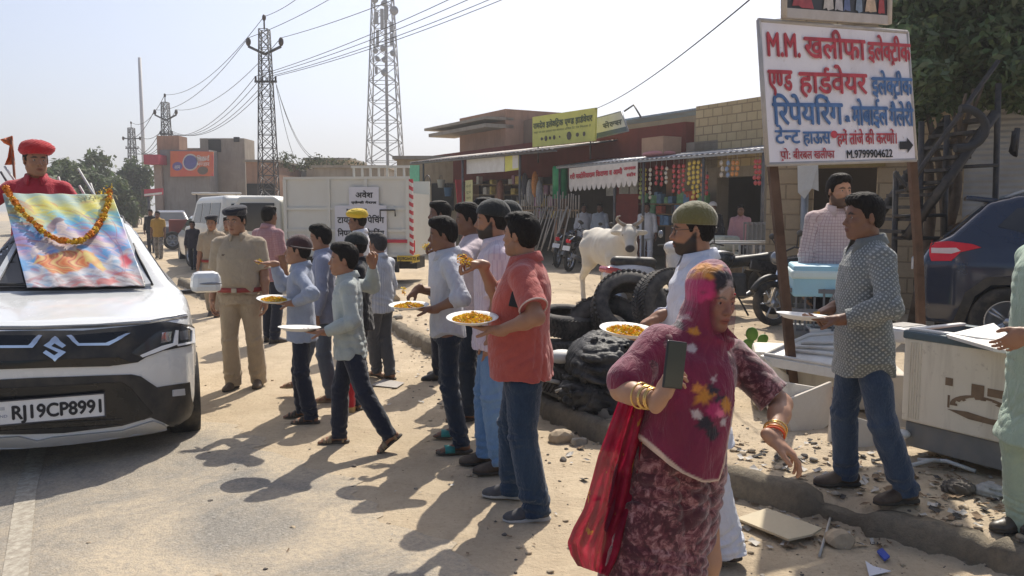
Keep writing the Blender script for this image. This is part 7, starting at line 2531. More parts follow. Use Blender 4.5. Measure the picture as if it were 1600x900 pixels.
i_=who("bearded man in a black skullcap and pale pink striped shirt behind the red polo",sp,girth=1.06,res=0.0062,beard=0.95,seed=2,head=(-2,2,0),skin="mid",feet=(sp.foot(775,742),sp.foot(752,727)),top=dict(mat=cloth_mat("pale_pink_stripe",(0.62,0.53,0.58),"stripes",(0.44,0.34,0.42)),sleeve=0.85,cuff=0.07,hem=0.80),bottom=dict(mat=JEAN_L,loose=1.1,hem=0.07),shoes=dict(kind="loafer",mat=SHOE_BR,sole=SOLE_B,st=0.018),cap=dict(kind="skullcap",mat=cloth_mat("black_cap_cloth",(0.018,0.022,0.022)),z=0.03,tilt=-10),hands=dict(L=dict(t=sp.px3(765,548,-0.2),pole=(-1,0.5,0),dir=(0.1,0,-1),back=(0,1,0),curl="relax")))
sp=Spot(797,178,Y=6.75,top=308,H=1.80)
who("man mostly hidden behind the bearded man, only his black cap showing",sp,res=0.009,eyes=False,seed=3,top=dict(mat=BLACKC,sleeve=1.8),bottom=dict(mat=NAVY),shoes=dict(kind="shoe",mat=SHOE_B,sole=SOLE_B),cap=dict(kind="skullcap",mat=_mats["black_cap_cloth"],z=0.028))
sp=Spot(702,186,py=698,top=344)
GREYW=cloth_mat("grey_white_shirt",(0.46,0.48,0.53))
i_=who("young man in a grey white shirt holding a plate, his right hand dropping petals",sp,girth=0.93,res=0.006,seed=4,head=(0,6,0),hair="full",skin="dark",feet=(sp.foot(712,710,yaw=5),sp.foot(706,686,yaw=-4)),top=dict(mat=GREYW,sleeve=1.30,cuff=0.068,hem=0.85,tail=0.05),bottom=dict(mat=JEAN_D,loose=0.92,hem=0.055),shoes=dict(kind="slide",mat=SAND_T,sole=SAND_B,st=0.026),hands=dict(R=dict(t=sp.px3(652,452,0.12),pole=(-0.4,-0.8,-0.8),dir=(0.7,0.1,-0.6),back=(0.6,0,0.7),curl="pinch"),L=dict(t=sp.px3(676,484,-0.24),pole=(-0.6,0.8,-0.8),dir=(0.95,-0.25,0.05),back=(0,0,-1),curl="plate")))
plate_with("round white plate of petals held by the young man in the grey white shirt","orange petals on the plate of the young man in grey white",639,478,sp.p.y-0.18,0.143,(R(4),0),2,0.02)
petals("petal_handful","few petals dropping from the lowered hand of the young man in grey white",at(631,455,sp.p.y+0.12),0.02,0.02,0.045,40,0.011,12,False,(0,0),0,None,(0.3,0.97))
sp=Spot(738,190,Y=6.95,top=322)
i_=who("man in a pale pink T-shirt reaching a handful of petals out over the others",sp,girth=1.02,res=0.007,seed=5,eyes=False,head=(0,4,0),hair="full",skin="dark",top=dict(mat=cloth_mat("pale_pink_tee",(0.58,0.48,0.50)),sleeve=0.7,cuff=0.075,hem=0.86,collar=False),bottom=dict(mat=JEAN_D),shoes=dict(kind="slide",mat=SAND_B,sole=SAND_B),hands=dict(L=dict(t=sp.px3(692,384,-0.25),pole=(0.1,0.8,-0.5),dir=(0.95,0,0.1),back=(0,0,1),curl="pinch")))
petals("petal_handful","handful of yellow petals at the fingertips above the plate in grey white arms",at(667,386,sp.p.y-0.25),0.05,0.04,0.04,70,0.012,13,False,(0,0),0,None,(0.2,0.97))
sp=Spot(692,190,Y=8.6,top=318)
who("man in a plain white shirt standing behind the pale pink T-shirt",sp,res=0.01,eyes=False,seed=6,skin="dark",top=dict(mat=WHITEC,sleeve=0.8),bottom=dict(mat=NAVY),shoes=dict(kind="shoe",mat=SHOE_B,sole=SOLE_B))
sp=Spot(752,330,Y=8.3,top=313)
REDC=cloth_mat("dusty_red_cloth",(0.26,0.055,0.055))
i_=who("person in a dull red shirt raising a white phone beside the black caps",sp,res=0.009,eyes=False,seed=7,skin="dark",top=dict(mat=REDC,sleeve=1.6,hem=0.75),bottom=dict(mat=NAVY),shoes=dict(kind="shoe",mat=SHOE_B,sole=SOLE_B),hands=dict(R=dict(t=sp.px3(741,358,-0.35),pole=(-0.2,-0.6,-1),dir=(0.2,0.1,0.95),back=(-0.5,-0.5,0),curl="phone"),L=dict(t=sp.px3(752,362,-0.3),pole=(0,0.6,-1),dir=(0.2,-0.2,0.9),back=(0,0.8,0),curl="phone")))
o=MB().box((0,0,0),(0.075,0.01,0.155),bev=0.004).build("phone",M("white_phone",(0.55,0.53,0.55),0.3),None); o.location=at(736,346,sp.p.y-0.38); o.rotation_euler=(0.1,-0.5,0.2); tag(o,"white phone held up by the person in dull red","phone")
BLUEG=cloth_mat("grey_blue_shirt",(0.30,0.34,0.43))
sp=Spot(476,186,py=657,top=375,capz=0.0)
i_=who("boy in a maroon cap and grey blue shirt reaching flowers to the policeman",sp,child=True,res=0.0065,seed=8,head=(0,-3,0),hs=1.03,girth=0.96,skin="mid",hair="crop",feet=(sp.foot(478,662),sp.foot(466,652)),top=dict(mat=BLUEG,sleeve=1.9,cuff=0.056,hem=0.78),bottom=dict(mat=NAVY,loose=1.0,hem=0.062),shoes=dict(kind="sandal",mat=SAND_B,sole=SAND_B),cap=dict(kind="skullcap",mat=cloth_mat("maroon_cap_cloth",(0.055,0.025,0.026)),z=0.022,tilt=-6,trim=M("silver_thread",(0.45,0.42,0.38),0.5),name="cap"),hands=dict(R=dict(t=sp.px3(428,412,0.14),pole=(-0.1,-0.5,-1),dir=(0.95,0.05,0.05),back=(0,0,-1),curl="plate"),L=dict(t=sp.px3(458,474,-0.22),pole=(-0.7,0.9,-0.6),dir=(0.95,-0.2,-0.02),back=(0,0,-1),curl="plate")))
plate_with("round white plate of petals held by the boy in the maroon cap","orange petals on the plate of the boy in the maroon cap",428,468,sp.p.y-0.18,0.135,(R(6),R(4)),3,0.018)
petals("petal_handful","small bunch of yellow petals in front of the policeman's chest",at(405,409,sp.p.y+0.13),0.035,0.03,0.022,50,0.010,14,False,(0,0),0,None,(0.35,0.95))
sp=Spot(506,186,Y=7.55,top=355)
who("taller boy in a lavender grey shirt behind the boy in the maroon cap",sp,child=True,res=0.008,seed=9,head=(0,3,0),hair="full",skin="mid",girth=0.92,feet=(sp.foot(512,628),sp.foot(455,618,yaw=-4)),top=dict(mat=cloth_mat("lavender_grey",(0.27,0.29,0.38)),sleeve=1.9,hem=0.80),bottom=dict(mat=cloth_mat("grey_blue_trouser",(0.10,0.12,0.16))),shoes=dict(kind="thong",mat=SAND_T2,sole=SAND_T2))
sp=Spot(551,190,py=697,top=388)
GREENG=cloth_mat("sage_grey_shirt",(0.38,0.42,0.40))
i_=who("boy in a sage grey shirt striding left with an empty white plate",sp,child=True,res=0.0058,seed=10,head=(2,-2,0),hs=1.04,hair="full",girth=0.96,skin="mid",lean=2,feet=(sp.foot(608,706,0.075,38,0),sp.foot(522,692,0,0,0)),top=dict(mat=GREENG,sleeve=1.95,cuff=0.058,hem=0.80),bottom=dict(mat=NAVY,loose=1.05,hem=0.062),shoes=dict(kind="sandal",mat=SAND_T2,sole=SAND_B),hands=dict(L=dict(t=sp.px3(508,519,-0.22),pole=(-0.8,0.5,-0.6),dir=(0.98,-0.12,0.02),back=(0,0,-1),curl="plate"),R=dict(t=sp.px3(582,415,0.22),pole=(-0.2,-0.7,-0.7),dir=(0.2,0.2,0.9),back=(0.3,-0.8,0),curl="pinch")))
plate_with("empty white plate held by the boy in the sage grey shirt",None,468,513,sp.p.y-0.18,0.15,(R(-3),R(2)),4)
petals("petal_handful","orange petals at the nape of the boy in the white striped shirt",at(584,401,sp.p.y+0.25),0.045,0.035,0.03,60,0.011,15,False,(0,0),0,None,(0.5,0.97))
sp=Spot(560,186,Y=7.3,top=369)
who("boy in a black cap and dark shirt hidden between two other boys",sp,child=True,res=0.008,seed=11,eyes=False,skin="mid",hair="crop",top=dict(mat=BLACKC,sleeve=0.9,hem=0.8),bottom=dict(mat=NAVY),shoes=dict(kind="sandal",mat=SAND_B,sole=SAND_B),cap=dict(kind="skullcap",mat=_mats["black_cap_cloth"],z=0.03))
sp=Spot(596,150,py=593,top=369)
who("boy in a white striped shirt and grey trousers seen from behind",sp,child=True,res=0.0075,seed=12,eyes=False,skin="mid",hair="short",girth=0.98,feet=(sp.foot(584,590),sp.foot(605,592)),top=dict(mat=cloth_mat("white_blue_stripe",(0.55,0.58,0.62),"stripes",(0.30,0.34,0.42),scale=1.3),sleeve=1.5,hem=0.83),bottom=dict(mat=GREYTR),shoes=dict(kind="thong",mat=SAND_T2,sole=SAND_B),hairmat=hair_mat("hair_grey",(0.045,0.042,0.042)))
sp=Spot(563,182,Y=10.2,top=328,capz=0.03)
who("man in a yellow turban and white shirt before the pasted posters",sp,res=0.009,eyes=False,seed=13,skin="dark",top=dict(mat=WHITEC,sleeve=1.8),bottom=dict(mat=WHITEC),shoes=dict(kind="shoe",mat=SHOE_BR,sole=SOLE_B),cap=dict(kind="turban",mat=cloth_mat("yellow_turban_cloth",(0.62,0.44,0.03)),name="turban"))
b=thing("shopping_bag","small red and tan bag hanging behind the striding boy's legs","bag",gnd(548,640))
MB().box((0,0,0.16),(0.11,0.26,0.24),taper=1.1,bev=0.02).build("bag_body",cloth_mat("bag_red",(0.45,0.02,0.03)),b)
MB().box((0,0,0.02),(0.10,0.25,0.06)).build("bag_foot",M("bag_tan",(0.45,0.30,0.12),0.8),b)
sp=Spot(380,272,py=607,top=323,capz=0.025)
def police_extra(i):
 T,s=i["T"],i["s"]
 r_=i["root"]
 for sd in (1,-1):
  MB().box(tuple(T(-0.006,sd*0.122,1.462)),(0.05,0.115,0.012),Matrix.Rotation(-sd*0.32,3,"X"),bev=0.004).build("epaulette",KHAKI,r_)
  MB().box(tuple(T(0.132,sd*0.085,1.27)),(0.010,0.10,0.012),bev=0.003).build("pocket_flap",KHAKI,r_)
 MB().box(tuple(T(0.140,-0.085,1.295)),(0.008,0.07,0.016)).build("name_badge",M("badge",(0.10,0.06,0.04),0.5),r_)
PCAP=cloth_mat("navy_police_cap",(0.012,0.014,0.024))
i_=who("policeman in khaki uniform with dark cap and red belt facing the boys",sp,girth=1.06,belly=0.02,res=0.0062,seed=14,skin="mid",head=(-16,8,0),beard=0.0,feet=(sp.foot(403,604,yaw=6),sp.foot(363,608,yaw=-10)),top=dict(mat=KHAKI,sleeve=0.85,cuff=0.068,hem=0.935,wr=0.9),bottom=dict(mat=KHAKI,loose=1.1,hem=0.075,len=0.05),belt=RED_LEATHER,shoes=dict(kind="shoe",mat=SHOE_BR,sole=SOLE_B),cap=dict(kind="beret",mat=PCAP),hands=dict(R=dict(t=(0.04,-0.27,0.83),pole=(-1,-0.3,0),dir=(0.1,0.05,-1),back=(0,-1,0)),L=dict(t=(0.08,0.27,0.86),pole=(-1,0.4,0),dir=(0.15,0,-1),back=(0,1,0))),extra=police_extra)
sp=Spot(336,276,py=494,top=337,capz=0.02)
i_=who("policewoman in khaki uniform and red belt walking behind the policeman",sp,girth=0.95,fem=True,res=0.009,seed=15,eyes=False,skin="mid",head=(0,3,0),feet=((0.12,0.08,0,0,0),(-0.12,-0.08,0.02,15,0)),top=dict(mat=KHAKI,sleeve=0.9,hem=0.935),bottom=dict(mat=KHAKI),belt=RED_LEATHER,shoes=dict(kind="shoe",mat=SHOE_BR,sole=SOLE_B),cap=dict(kind="beret",mat=PCAP))
sp=Spot(358,270,Y=14.6,top=342)
who("third khaki officer half hidden between the policewoman and policeman",sp,res=0.011,eyes=False,seed=16,fem=True,top=dict(mat=KHAKI,sleeve=0.9,hem=0.935),bottom=dict(mat=KHAKI),belt=RED_LEATHER,shoes=dict(kind="shoe",mat=SHOE_BR,sole=SOLE_B))
sp=Spot(420,60,Y=10.9,top=325)
who("man in a faded pink shirt turned away behind the policeman",sp,res=0.009,eyes=False,seed=17,skin="dark",top=dict(mat=cloth_mat("faded_pink_shirt",(0.36,0.20,0.21),"check",(0.28,0.14,0.15)),sleeve=0.9),bottom=dict(mat=NAVY),shoes=dict(kind="shoe",mat=SHOE_B,sole=SOLE_B))
sp=Spot(249,274,py=404,top=331)
who("walker in a mustard yellow T-shirt and pale trousers far down the road",sp,res=0.014,eyes=False,seed=18,skin="dark",feet=((0.1,0.1,0,0,0),(-0.1,-0.1,0,0,0)),top=dict(mat=cloth_mat("mustard_tee",(0.42,0.24,0.05)),sleeve=0.8),bottom=dict(mat=cloth_mat("pale_camo",(0.30,0.27,0.23),"camo",(0.16,0.14,0.12)),loose=1.15),shoes=dict(kind="shoe",mat=SHOE_B,sole=SOLE_B))
sp=Spot(238,275,Y=32.5,top=328)
who("dark clothed walker behind the mustard yellow T-shirt",sp,res=0.016,eyes=False,seed=19,skin="dark",top=dict(mat=BLACKC,sleeve=1.8),bottom=dict(mat=CHAR),shoes=dict(kind="shoe",mat=SHOE_B,sole=SOLE_B))
sp=Spot(303,282,py=422,top=347)
who("child in a dark navy tracksuit stepping off the kerb",sp,child=True,res=0.011,eyes=False,seed=20,skin="dark",feet=((0.22,0.07,0,0,0),(-0.22,-0.07,0.05,30,0)),top=dict(mat=cloth_mat("navy_track",(0.025,0.022,0.035)),sleeve=1.9),bottom=dict(mat=NAVY),shoes=dict(kind="shoe",mat=SHOE_B,sole=SOLE_B))
sp=Spot(316,284,Y=27.0,top=345)
who("child in dark red behind the navy tracksuit",sp,child=True,res=0.013,eyes=False,seed=21,skin="dark",top=dict(mat=REDC,sleeve=1.8),bottom=dict(mat=CHAR),shoes=dict(kind="shoe",mat=SHOE_B,sole=SOLE_B))
sp=Spot(1092,178,Y=4.22,top=323,capz=0.01)
i_=who("bearded man in olive skullcap, glasses and white kurta picking petals from a plate",sp,girth=1.04,res=0.0052,seed=22,skin="mid",beard=0.95,head=(-2,4,0),glasses=True,hair="crop",feet=(sp.foot(1120,882,yaw=6),sp.foot(1085,850,yaw=-5)),top=dict(mat=cloth_mat("white_kurta_cotton",(0.62,0.65,0.74)),sleeve=1.93,cuff=0.066,hem=0.56,flare=1.05,slit=True,loose=1.02),bottom=dict(mat=WHITEC,loose=1.35,hem=0.085,len=0.06),shoes=dict(kind="sandal",mat=SHOE_BR,sole=SAND_B),cap=dict(kind="skullcap",mat=cloth_mat("olive_cap_velvet",(0.135,0.125,0.045),sheen=0.5),z=0.028,tilt=-7,h=0.003),hands=dict(R=dict(t=sp.px3(1030,494,0.02),pole=(-0.5,-0.9,-0.5),dir=(0.90,0.05,-0.42),back=(0.4,0,0.9),curl="pinch"),L=dict(t=sp.px3(1026,531,-0.24),pole=(-0.6,0.8,-0.8),dir=(0.95,-0.25,0.05),back=(0,0,-1),curl="plate")))
plate_with("white plate of orange petals held by the man in the olive skullcap","heap of orange petals on the plate of the man in the olive skullcap",981,517,sp.p.y-0.16,0.14,(R(6),R(4)),5,0.022,460)
sp=Spot(1356,180,Y=4.50,top=309)
PATT=cloth_mat("grey_block_print",(0.155,0.17,0.165),"dots",(0.46,0.47,0.44))
i_=who("man in a grey patterned shirt and blue jeans holding a plate on the kerb",sp,girth=0.99,res=0.0052,seed=23,skin="dark",head=(2,2,0),hair="short",feet=(sp.foot(1412,826,yaw=10),sp.foot(1308,786,yaw=-4)),top=dict(mat=PATT,sleeve=1.82,cuff=0.066,hem=0.74,tail=0.09,loose=1.03),bottom=dict(mat=cloth_mat("worn_denim",(0.022,0.042,0.085),"denim",(0.095,0.14,0.21)),loose=1.05,hem=0.062),shoes=dict(kind="sneaker",mat=SHOE_BR,sole=SOLE_B,st=0.026),hands=dict(R=dict(t=sp.px3(1304,478,0.10),pole=(-0.5,-0.9,-0.6),dir=(0.92,0.05,-0.4),back=(0.4,0,0.9),curl="pinch"),L=dict(t=sp.px3(1310,500,-0.22),pole=(-0.7,0.9,-0.6),dir=(0.97,-0.2,0.02),back=(0,0,-1),curl="plate")))
plate_with("empty white plate in the hands of the man in the patterned shirt",None,1254,494,sp.p.y-0.12,0.135,(R(-1.5),R(4)),6)
petals("petal_handful","last few yellow petals between the fingers of the man in the patterned shirt",at(1276,489,sp.p.y+0.03),0.02,0.02,0.012,22,0.009,16,False)
sp=Spot(1305,268,Y=7.2,H=1.80)
sp.H=at(1318,278,7.2).z-sp.p.z
who("young bearded man in a pale pink checked shirt watching from behind the cool box",sp,res=0.0065,seed=24,skin="tan",beard=0.75,head=(16,0,0),hair="full",girth=1.02,top=dict(mat=cloth_mat("pink_check_cotton",(0.58,0.46,0.44),"check",(0.34,0.22,0.22),scale=0.9),sleeve=1.9,hem=0.80),bottom=dict(mat=CHAR),shoes=dict(kind="shoe",mat=SHOE_B,sole=SOLE_B))
sp=Spot(1648,182,Y=3.95,H=1.70)
who("person in a mint green kurta at the right edge, only partly in view",sp,res=0.007,seed=25,skin="mid",girth=1.05,feet=(sp.foot(1640,880),sp.foot(1588,872)),top=dict(mat=cloth_mat("mint_kurta",(0.36,0.47,0.37)),sleeve=1.9,hem=0.50,flare=1.1),bottom=dict(mat=cloth_mat("mint_trouser",(0.36,0.46,0.36)),loose=1.35,hem=0.09,len=0.07),shoes=dict(kind="shoe",mat=SHOE_B,sole=SOLE_B),hands=dict(L=dict(t=sp.px3(1606,520,-0.15),pole=(-0.3,0.6,-0.9),dir=(0.6,-0.3,-0.5),back=(0,0.9,0.2)),R=dict(t=sp.px3(1612,535,0.1),pole=(-0.5,-0.8,-0.6),dir=(0.8,0.1,-0.4),back=(0,-0.6,0.8))))
REDK=cloth_mat("red_kurta_cloth",(0.42,0.022,0.040))
YTM=7.95
pz=at(56,222,YTM)
pp=at(58,300,YTM)
Hs=1.74*1.22
i_=person("man in a big red turban and red kurta rising behind the painting",(pp.x,YTM,pz.z-Hs-0.04),292,H=Hs,hs=1.0,skin="mid",res=0.0075,seed=26,head=(22,4,0),beard=0.0,fem=False,hair="crop",top=dict(mat=REDK,sleeve=1.9,hem=0.62),bottom=dict(mat=REDK),cap=dict(kind="turban",mat=cloth_mat("red_turban_cloth",(0.48,0.018,0.025)),name="turban"),hands=dict(R=dict(t=(0.30,-0.42,1.16*1.22),pole=(-0.4,-1,-0.4),dir=(0.6,0,-0.7),back=(0.7,0,0.6),curl="grip"),L=dict(t=(0.22,0.36,0.98*1.22),pole=(-0.4,1,-0.4),dir=(0.8,0,-0.5),back=(0.4,0,0.9),curl="grip")))
for (px,py,top_,face,mt,mb_,lab,kw) in ((912,392,312,265,WHITEC,NAVY,"man in a white shirt standing left inside the grocery front",{}),(937,396,306,240,cloth_mat("pale_blue_shirt",(0.42,0.46,0.52)),JEAN,"man in a pale blue shirt and jeans at the grocery notice boards",{}),(1010,400,312,250,WHITEC,WHITEC,"man in white seen past the cow's horns at the grocery counter",{}),(1112,398,316,262,CHAR,CHAR,"shopkeeper with a white cloth tied round his head in the dark doorway",dict(cap=dict(kind="cloth",mat=WHITEC,name="head_cloth"))),(1156,385,322,255,cloth_mat("rose_shirt",(0.48,0.26,0.28)),CHAR,"person in a rose pink shirt in the grocery doorway",{})):
 off=0.7
 p0=SO+SV*off
 d=ray(px,py); t_=(p0-Vector((0,0,CAM_H))).dot(SV)/d.dot(SV)
 X,Y=d.x*t_,d.y*t_
 g_=gz(X,Y)
 H_=min(1.75,max(1.35,at(px,top_,Y).z-g_))
 person(lab,(X,Y,g_),face,H=H_,res=0.013,eyes=False,skin="dark",seed=px,top=dict(mat=mt,sleeve=1.6),bottom=dict(mat=mb_),shoes=dict(kind="shoe",mat=SHOE_B,sole=SOLE_B),group="people at the shop fronts",**kw)
sp=Spot(1065,287,Y=3.05,H=1.52)
FLOR=NT("maroon_velvet_print")
co=FLOR.co()
n1=FLOR.noise(co,24,6,0.72,1.0)
n2=FLOR.noise(FLOR.mapv(co,(1,1,1),(0,0,0),(5,2,1)),11,5,0.65,1.8)
c=FLOR.ramp(n1,[(0.38,(0.050,0.006,0.012)),(0.47,(0.120,0.022,0.034)),(0.56,(0.26,0.11,0.115)),(0.68,(0.40,0.235,0.235))])
c=FLOR.mix(FLOR.ramp(n2,[(0.50,0.0),(0.56,0.9)]),c,(0.050,0.004,0.012))
FLOR.fin(c,0.75,0,0.25)
FLOR.set(FLOR.p,"Sheen Weight",0.6)
FLOR.bump(FLOR.math("ADD",FLOR.noise(FLOR.mapv(co,(1,1,0.4)),16,4,0.6,0.6),FLOR.math("MULTIPLY",n1,0.4)),0.55,0.012)
FLOR=FLOR.m
GOLD=M("gold_bangle",(0.62,0.42,0.16),0.28,0.9,0.1,20)
def veil_material():
 t=NT("maroon_veil")
 col=t.attr("Col","Color")
 al=t.attr("Col","Alpha")
 co=t.co()
 w=t.noise(co,300,2,0.5)
 sp_=t.voro(co,60)
 c=t.mix(t.ramp(t.noise(co,9,5,0.65,0.8),[(0.40,0.0),(0.70,0.45)]),col,t.mix(1.0,col,(1.9,1.7,1.7),"MULTIPLY"))
 t.fin(c,0.7,0,0.25)
 t.set(t.p,"Sheen Weight",0.35)
 fold=t.noise(t.mapv(co,(1.0,1.0,0.30),(0.35,0.1,0)),17,4,0.6,0.8)
 t.bump(t.math("MULTIPLY_ADD",w,0.06,fold),0.9,0.02)
 tr=t.n("BsdfTransparent")
 ms=t.n("MixShader")
 t.l(al,ms.inputs[0]); t.l(tr.outputs[0],ms.inputs[1]); t.l(t.p.outputs[0],ms.inputs[2]); t.l(ms.outputs[0],t.out.inputs[0])
 return t.m
def woman_extra(i):
 s,T,W,Rh,hc,root=i["s"],i["T"],i["W"],i["Rh"],i["hc"],i["root"]
 A=np.array
 hsz=i["hs"]
 sh,el,wr=i["sh"],i["elbows"],i["wrists"]
 E=lambda c,r,k: ell(W(*c),A(r)*hsz,Rh,k)
 pr=[E((-0.014,0,0.046),(0.112,0.094,0.096),0.02),E((0.014,0,-0.040),(0.104,0.086,0.110),0.04),E((-0.03,0,-0.10),(0.100,0.095,0.10),0.05),cone(hc+A([0.01,0,-0.12])*s,T(0.02,0,1.34),0.078,0.120,0.07),cone(hc+A([-0.02,0.03,-0.15])*s,sh["L"]+A([0.0,-0.03,0.01]),0.070,0.070,0.05),cone(hc+A([-0.02,-0.03,-0.15])*s,sh["R"]+A([0,0.01,-0.03]),0.066,0.066,0.05),loft(i["pel"],i["Rt"],(A([0.58,0.74,0.90,1.05,1.22,1.36,1.44])-0.955)*s,A([0.250,0.262,0.250,0.240,0.228,0.180,0.095])*s,A([0.205,0.228,0.235,0.228,0.215,0.185,0.13])*s,A([0.03,0.035,0.04,0.045,0.03,0.01,0])*s,0.05),cone(sh["R"],sh["R"]+(el["R"]-sh["R"])*0.82,0.068,0.076,0.05)]
 L=lambda px,py: sp.loc(at(px,py,2.82))
 reg=[L(*q)[1:] for q in ((1000,655),(1013,690),(1040,718),(1063,738),(1095,752),(1128,754),(1140,725),(1150,690),(1163,640),(1170,610),(1172,560),(1188,553),(1186,500),(1186,380),(1020,380),(985,520),(930,600),(918,660),(960,668))]
 def post(P,d):
  hl=(P-hc)@Rh/hsz
  nearhead=np.clip(1-np.linalg.norm(hl-A([0.05,0,-0.03]),axis=1)/0.16,0,1)
  d=d+(wrinkle(P,0.014,13,77,(1.0,1.4,0.5))+wrinkle(P,0.0085,30,78,(1,1.3,0.45)))*(1-0.9*nearhead)
  dc=poly2d(P[:,1:],reg)
  front=P[:,0]>-0.02
  d=np.where(front,np.maximum(d,dc),np.maximum(d,0.60*s-P[:,2]))
  return d
 V,F=sdf_mesh(pr,0.0062,post)
 hl=(V-hc)@Rh/hsz
 base=A([0.150,0.010,0.038])
 col=np.tile(base,(len(V),1))
 rg=np.random.RandomState(5)
 nz=0.5+0.5*np.sin(V[:,0]*61+2*np.sin(V[:,2]*43))*np.sin(V[:,1]*57+2*np.sin(V[:,2]*37))
 def dab(c,r,cc,soft=0.35,scr=0.5):
  nonlocal col
  q=np.linalg.norm((V-A(c))/A(r),axis=1)
  ang=np.arctan2(V[:,2]-c[2],V[:,1]-c[1])
  q=q*(1+0.10*np.sin(ang*5+c[1]*50)+0.10*np.sin(ang*11+c[1]*90)+scr*(nz-0.5))
  w=np.clip((1-q)/soft,0,1)[:,None]
  col=col*(1-w)+A(cc)*w
 PK_,YL,BK,WH=(0.36,0.022,0.10),(0.46,0.19,0.025),(0.020,0.016,0.022),(0.42,0.35,0.34)
 def on(px,py,Y=2.84): return sp.loc(at(px,py,Y))
 for (px,py,r_,cc) in ((1094,430,24,YL),(1122,426,20,YL),(1080,472,24,PK_),(1106,454,27,PK_),(1140,444,26,BK),(1150,448,14,WH),(1138,462,12,WH),(1076,510,12,BK),(1084,500,9,WH),(1090,520,8,YL),(1082,545,9,WH),(1072,440,11,WH),(1160,440,10,BK),(1112,622,22,YL),(1126,612,14,BK),(1138,632,14,BK),(1150,640,15,YL),(1125,645,18,PK_),(1135,650,10,(0.62,0.12,0.22)),(1108,664,14,BK),(1118,678,13,BK),(1098,652,9,WH),(1134,600,9,WH),(1140,664,9,WH),(1104,612,12,(0.50,0.20,0.04))):
  Y=2.93 if py<570 else 2.80
  c=on(px,py,Y)
  r=r_*Y/1300*0.95
  dab(c,(0.22 if py<570 else 0.12,r,r),cc)
 dc=poly2d(V[:,1:],reg)
 hemz=np.array([q[1] for q in reg]).min()
 w=np.clip((dc+0.012)/0.005,0,1)*(V[:,0]>0.0)*(V[:,2]<L(1000,640)[2])
 w2=w[:,None]*0.9
 col=col*(1-w2)+A([0.50,0.40,0.33])*w2
 fx=np.clip(1.25-np.linalg.norm((hl-A([0.10,0.0,-0.030]))/A([0.085,0.074,0.108]),axis=1),0,1)
 al=1-np.clip(fx*2.6,0,1)*0.74
 link("veil",np_mesh("veil",V,F,True,{"Col": np.c_[col,al]}),veil_material(),root)
 t=NT("sheer_sunlit_red_cloth")
 co=t.co()
 nzz=t.noise(co,8,5,0.6,0.8)
 cc=t.ramp(nzz,[(0.3,(0.30,0.008,0.045)),(0.55,(0.50,0.018,0.075)),(0.7,(0.60,0.07,0.13))])  # brighter red than the veil: sun shining through is put into the colour
 cc=t.mix(t.ramp(t.noise(co,17,3,0.5),[(0.66,0.0),(0.70,1.0)]),cc,(0.60,0.32,0.05))
 t.fin(cc,0.6,0,0.3)
 trn=t.n("BsdfTranslucent"); t.l(cc,trn.inputs[0])
 mx=t.n("MixShader"); mx.inputs[0].default_value=0.62
 t.l(t.p.outputs[0],mx.inputs[1]); t.l(trn.outputs[0],mx.inputs[2])
 tpn=t.n("BsdfTransparent"); m2=t.n("MixShader"); m2.inputs[0].default_value=0.2
 t.l(mx.outputs[0],m2.inputs[1]); t.l(tpn.outputs[0],m2.inputs[2]); t.l(m2.outputs[0],t.out.inputs[0])
 left=[(990,560),(972,610),(952,665),(935,712),(925,750),(912,795),(896,825),(887,848),(892,866),(903,884)]
 right=[(1020,580),(1012,640),(1004,690),(998,725),(992,765),(984,800),(974,832),(968,858),(960,880),(950,900)]
 nu_,nv_=26,60
 vs=[]
 for j in range(nv_+1):
  q=j/nv_*(len(left)-1)
  a0=int(min(q,len(left)-2)); f=q-a0
  lx=[left[a0][k]*(1-f)+left[a0+1][k]*f for k in (0,1)]
  rx_=[right[a0][k]*(1-f)+right[a0+1][k]*f for k in (0,1)]
  for ii_ in range(nu_+1):
   u=ii_/nu_
   fold=0.035*math.sin(u*13+1.5*math.sin(j*0.09))+0.02*math.sin(u*29+j*0.05)
   dep=3.04-0.12*u+fold
   vs.append(sp.loc(at(lx[0]+(rx_[0]-lx[0])*u,lx[1]+(rx_[1]-lx[1])*u,dep)))
 fs=[(j*(nu_+1)+k,j*(nu_+1)+k+1,(j+1)*(nu_+1)+k+1,(j+1)*(nu_+1)+k) for j in range(nv_) for k in range(nu_)]
 o=link("veil_end",np_mesh("veil_end",np.array(vs),np.array(fs)),t.m,root)
 so=o.modifiers.new("thick","SOLIDIFY"); so.thickness=0.0015
 for kx,rows,cols in (("R",(0.030,0.042,0.056,0.070,0.1),(GOLD,GOLD,GOLD,GOLD,GOLD)),("L",(0.022,0.034,0.046,0.058),(M("red_thread",(0.55,0.07,0.02),0.7),M("orange_bangle",(0.62,0.20,0.03),0.4),GOLD,GOLD))):
  w,e=wr[kx],el[kx]
  u=_n3(e-w)
  b1=_n3(np.cross(u,[0.2,0.3,1])); b2=np.cross(u,b1)
  for k,(dd,mm) in enumerate(zip(rows,cols)):
   rr=0.033*s+dd*0.12+0.003
   tilt=0.25*math.sin(k*2.3)
   pts=[tuple(w+u*(dd+tilt*0.03*math.cos(a))+(b1*math.cos(a)+b2*math.sin(a))*rr) for a in np.linspace(0,2*PI,30,endpoint=False)]
   MB().tube(pts,0.0036,6,closed=True).build("bangle",mm,root)
 w,e=wr["R"],el["R"]
 MB().sphere(tuple(W(0.115,0.0,0.045)),0.004,8,6).build("bindi",M("bindi",(0.3,0.01,0.02),0.5),root)
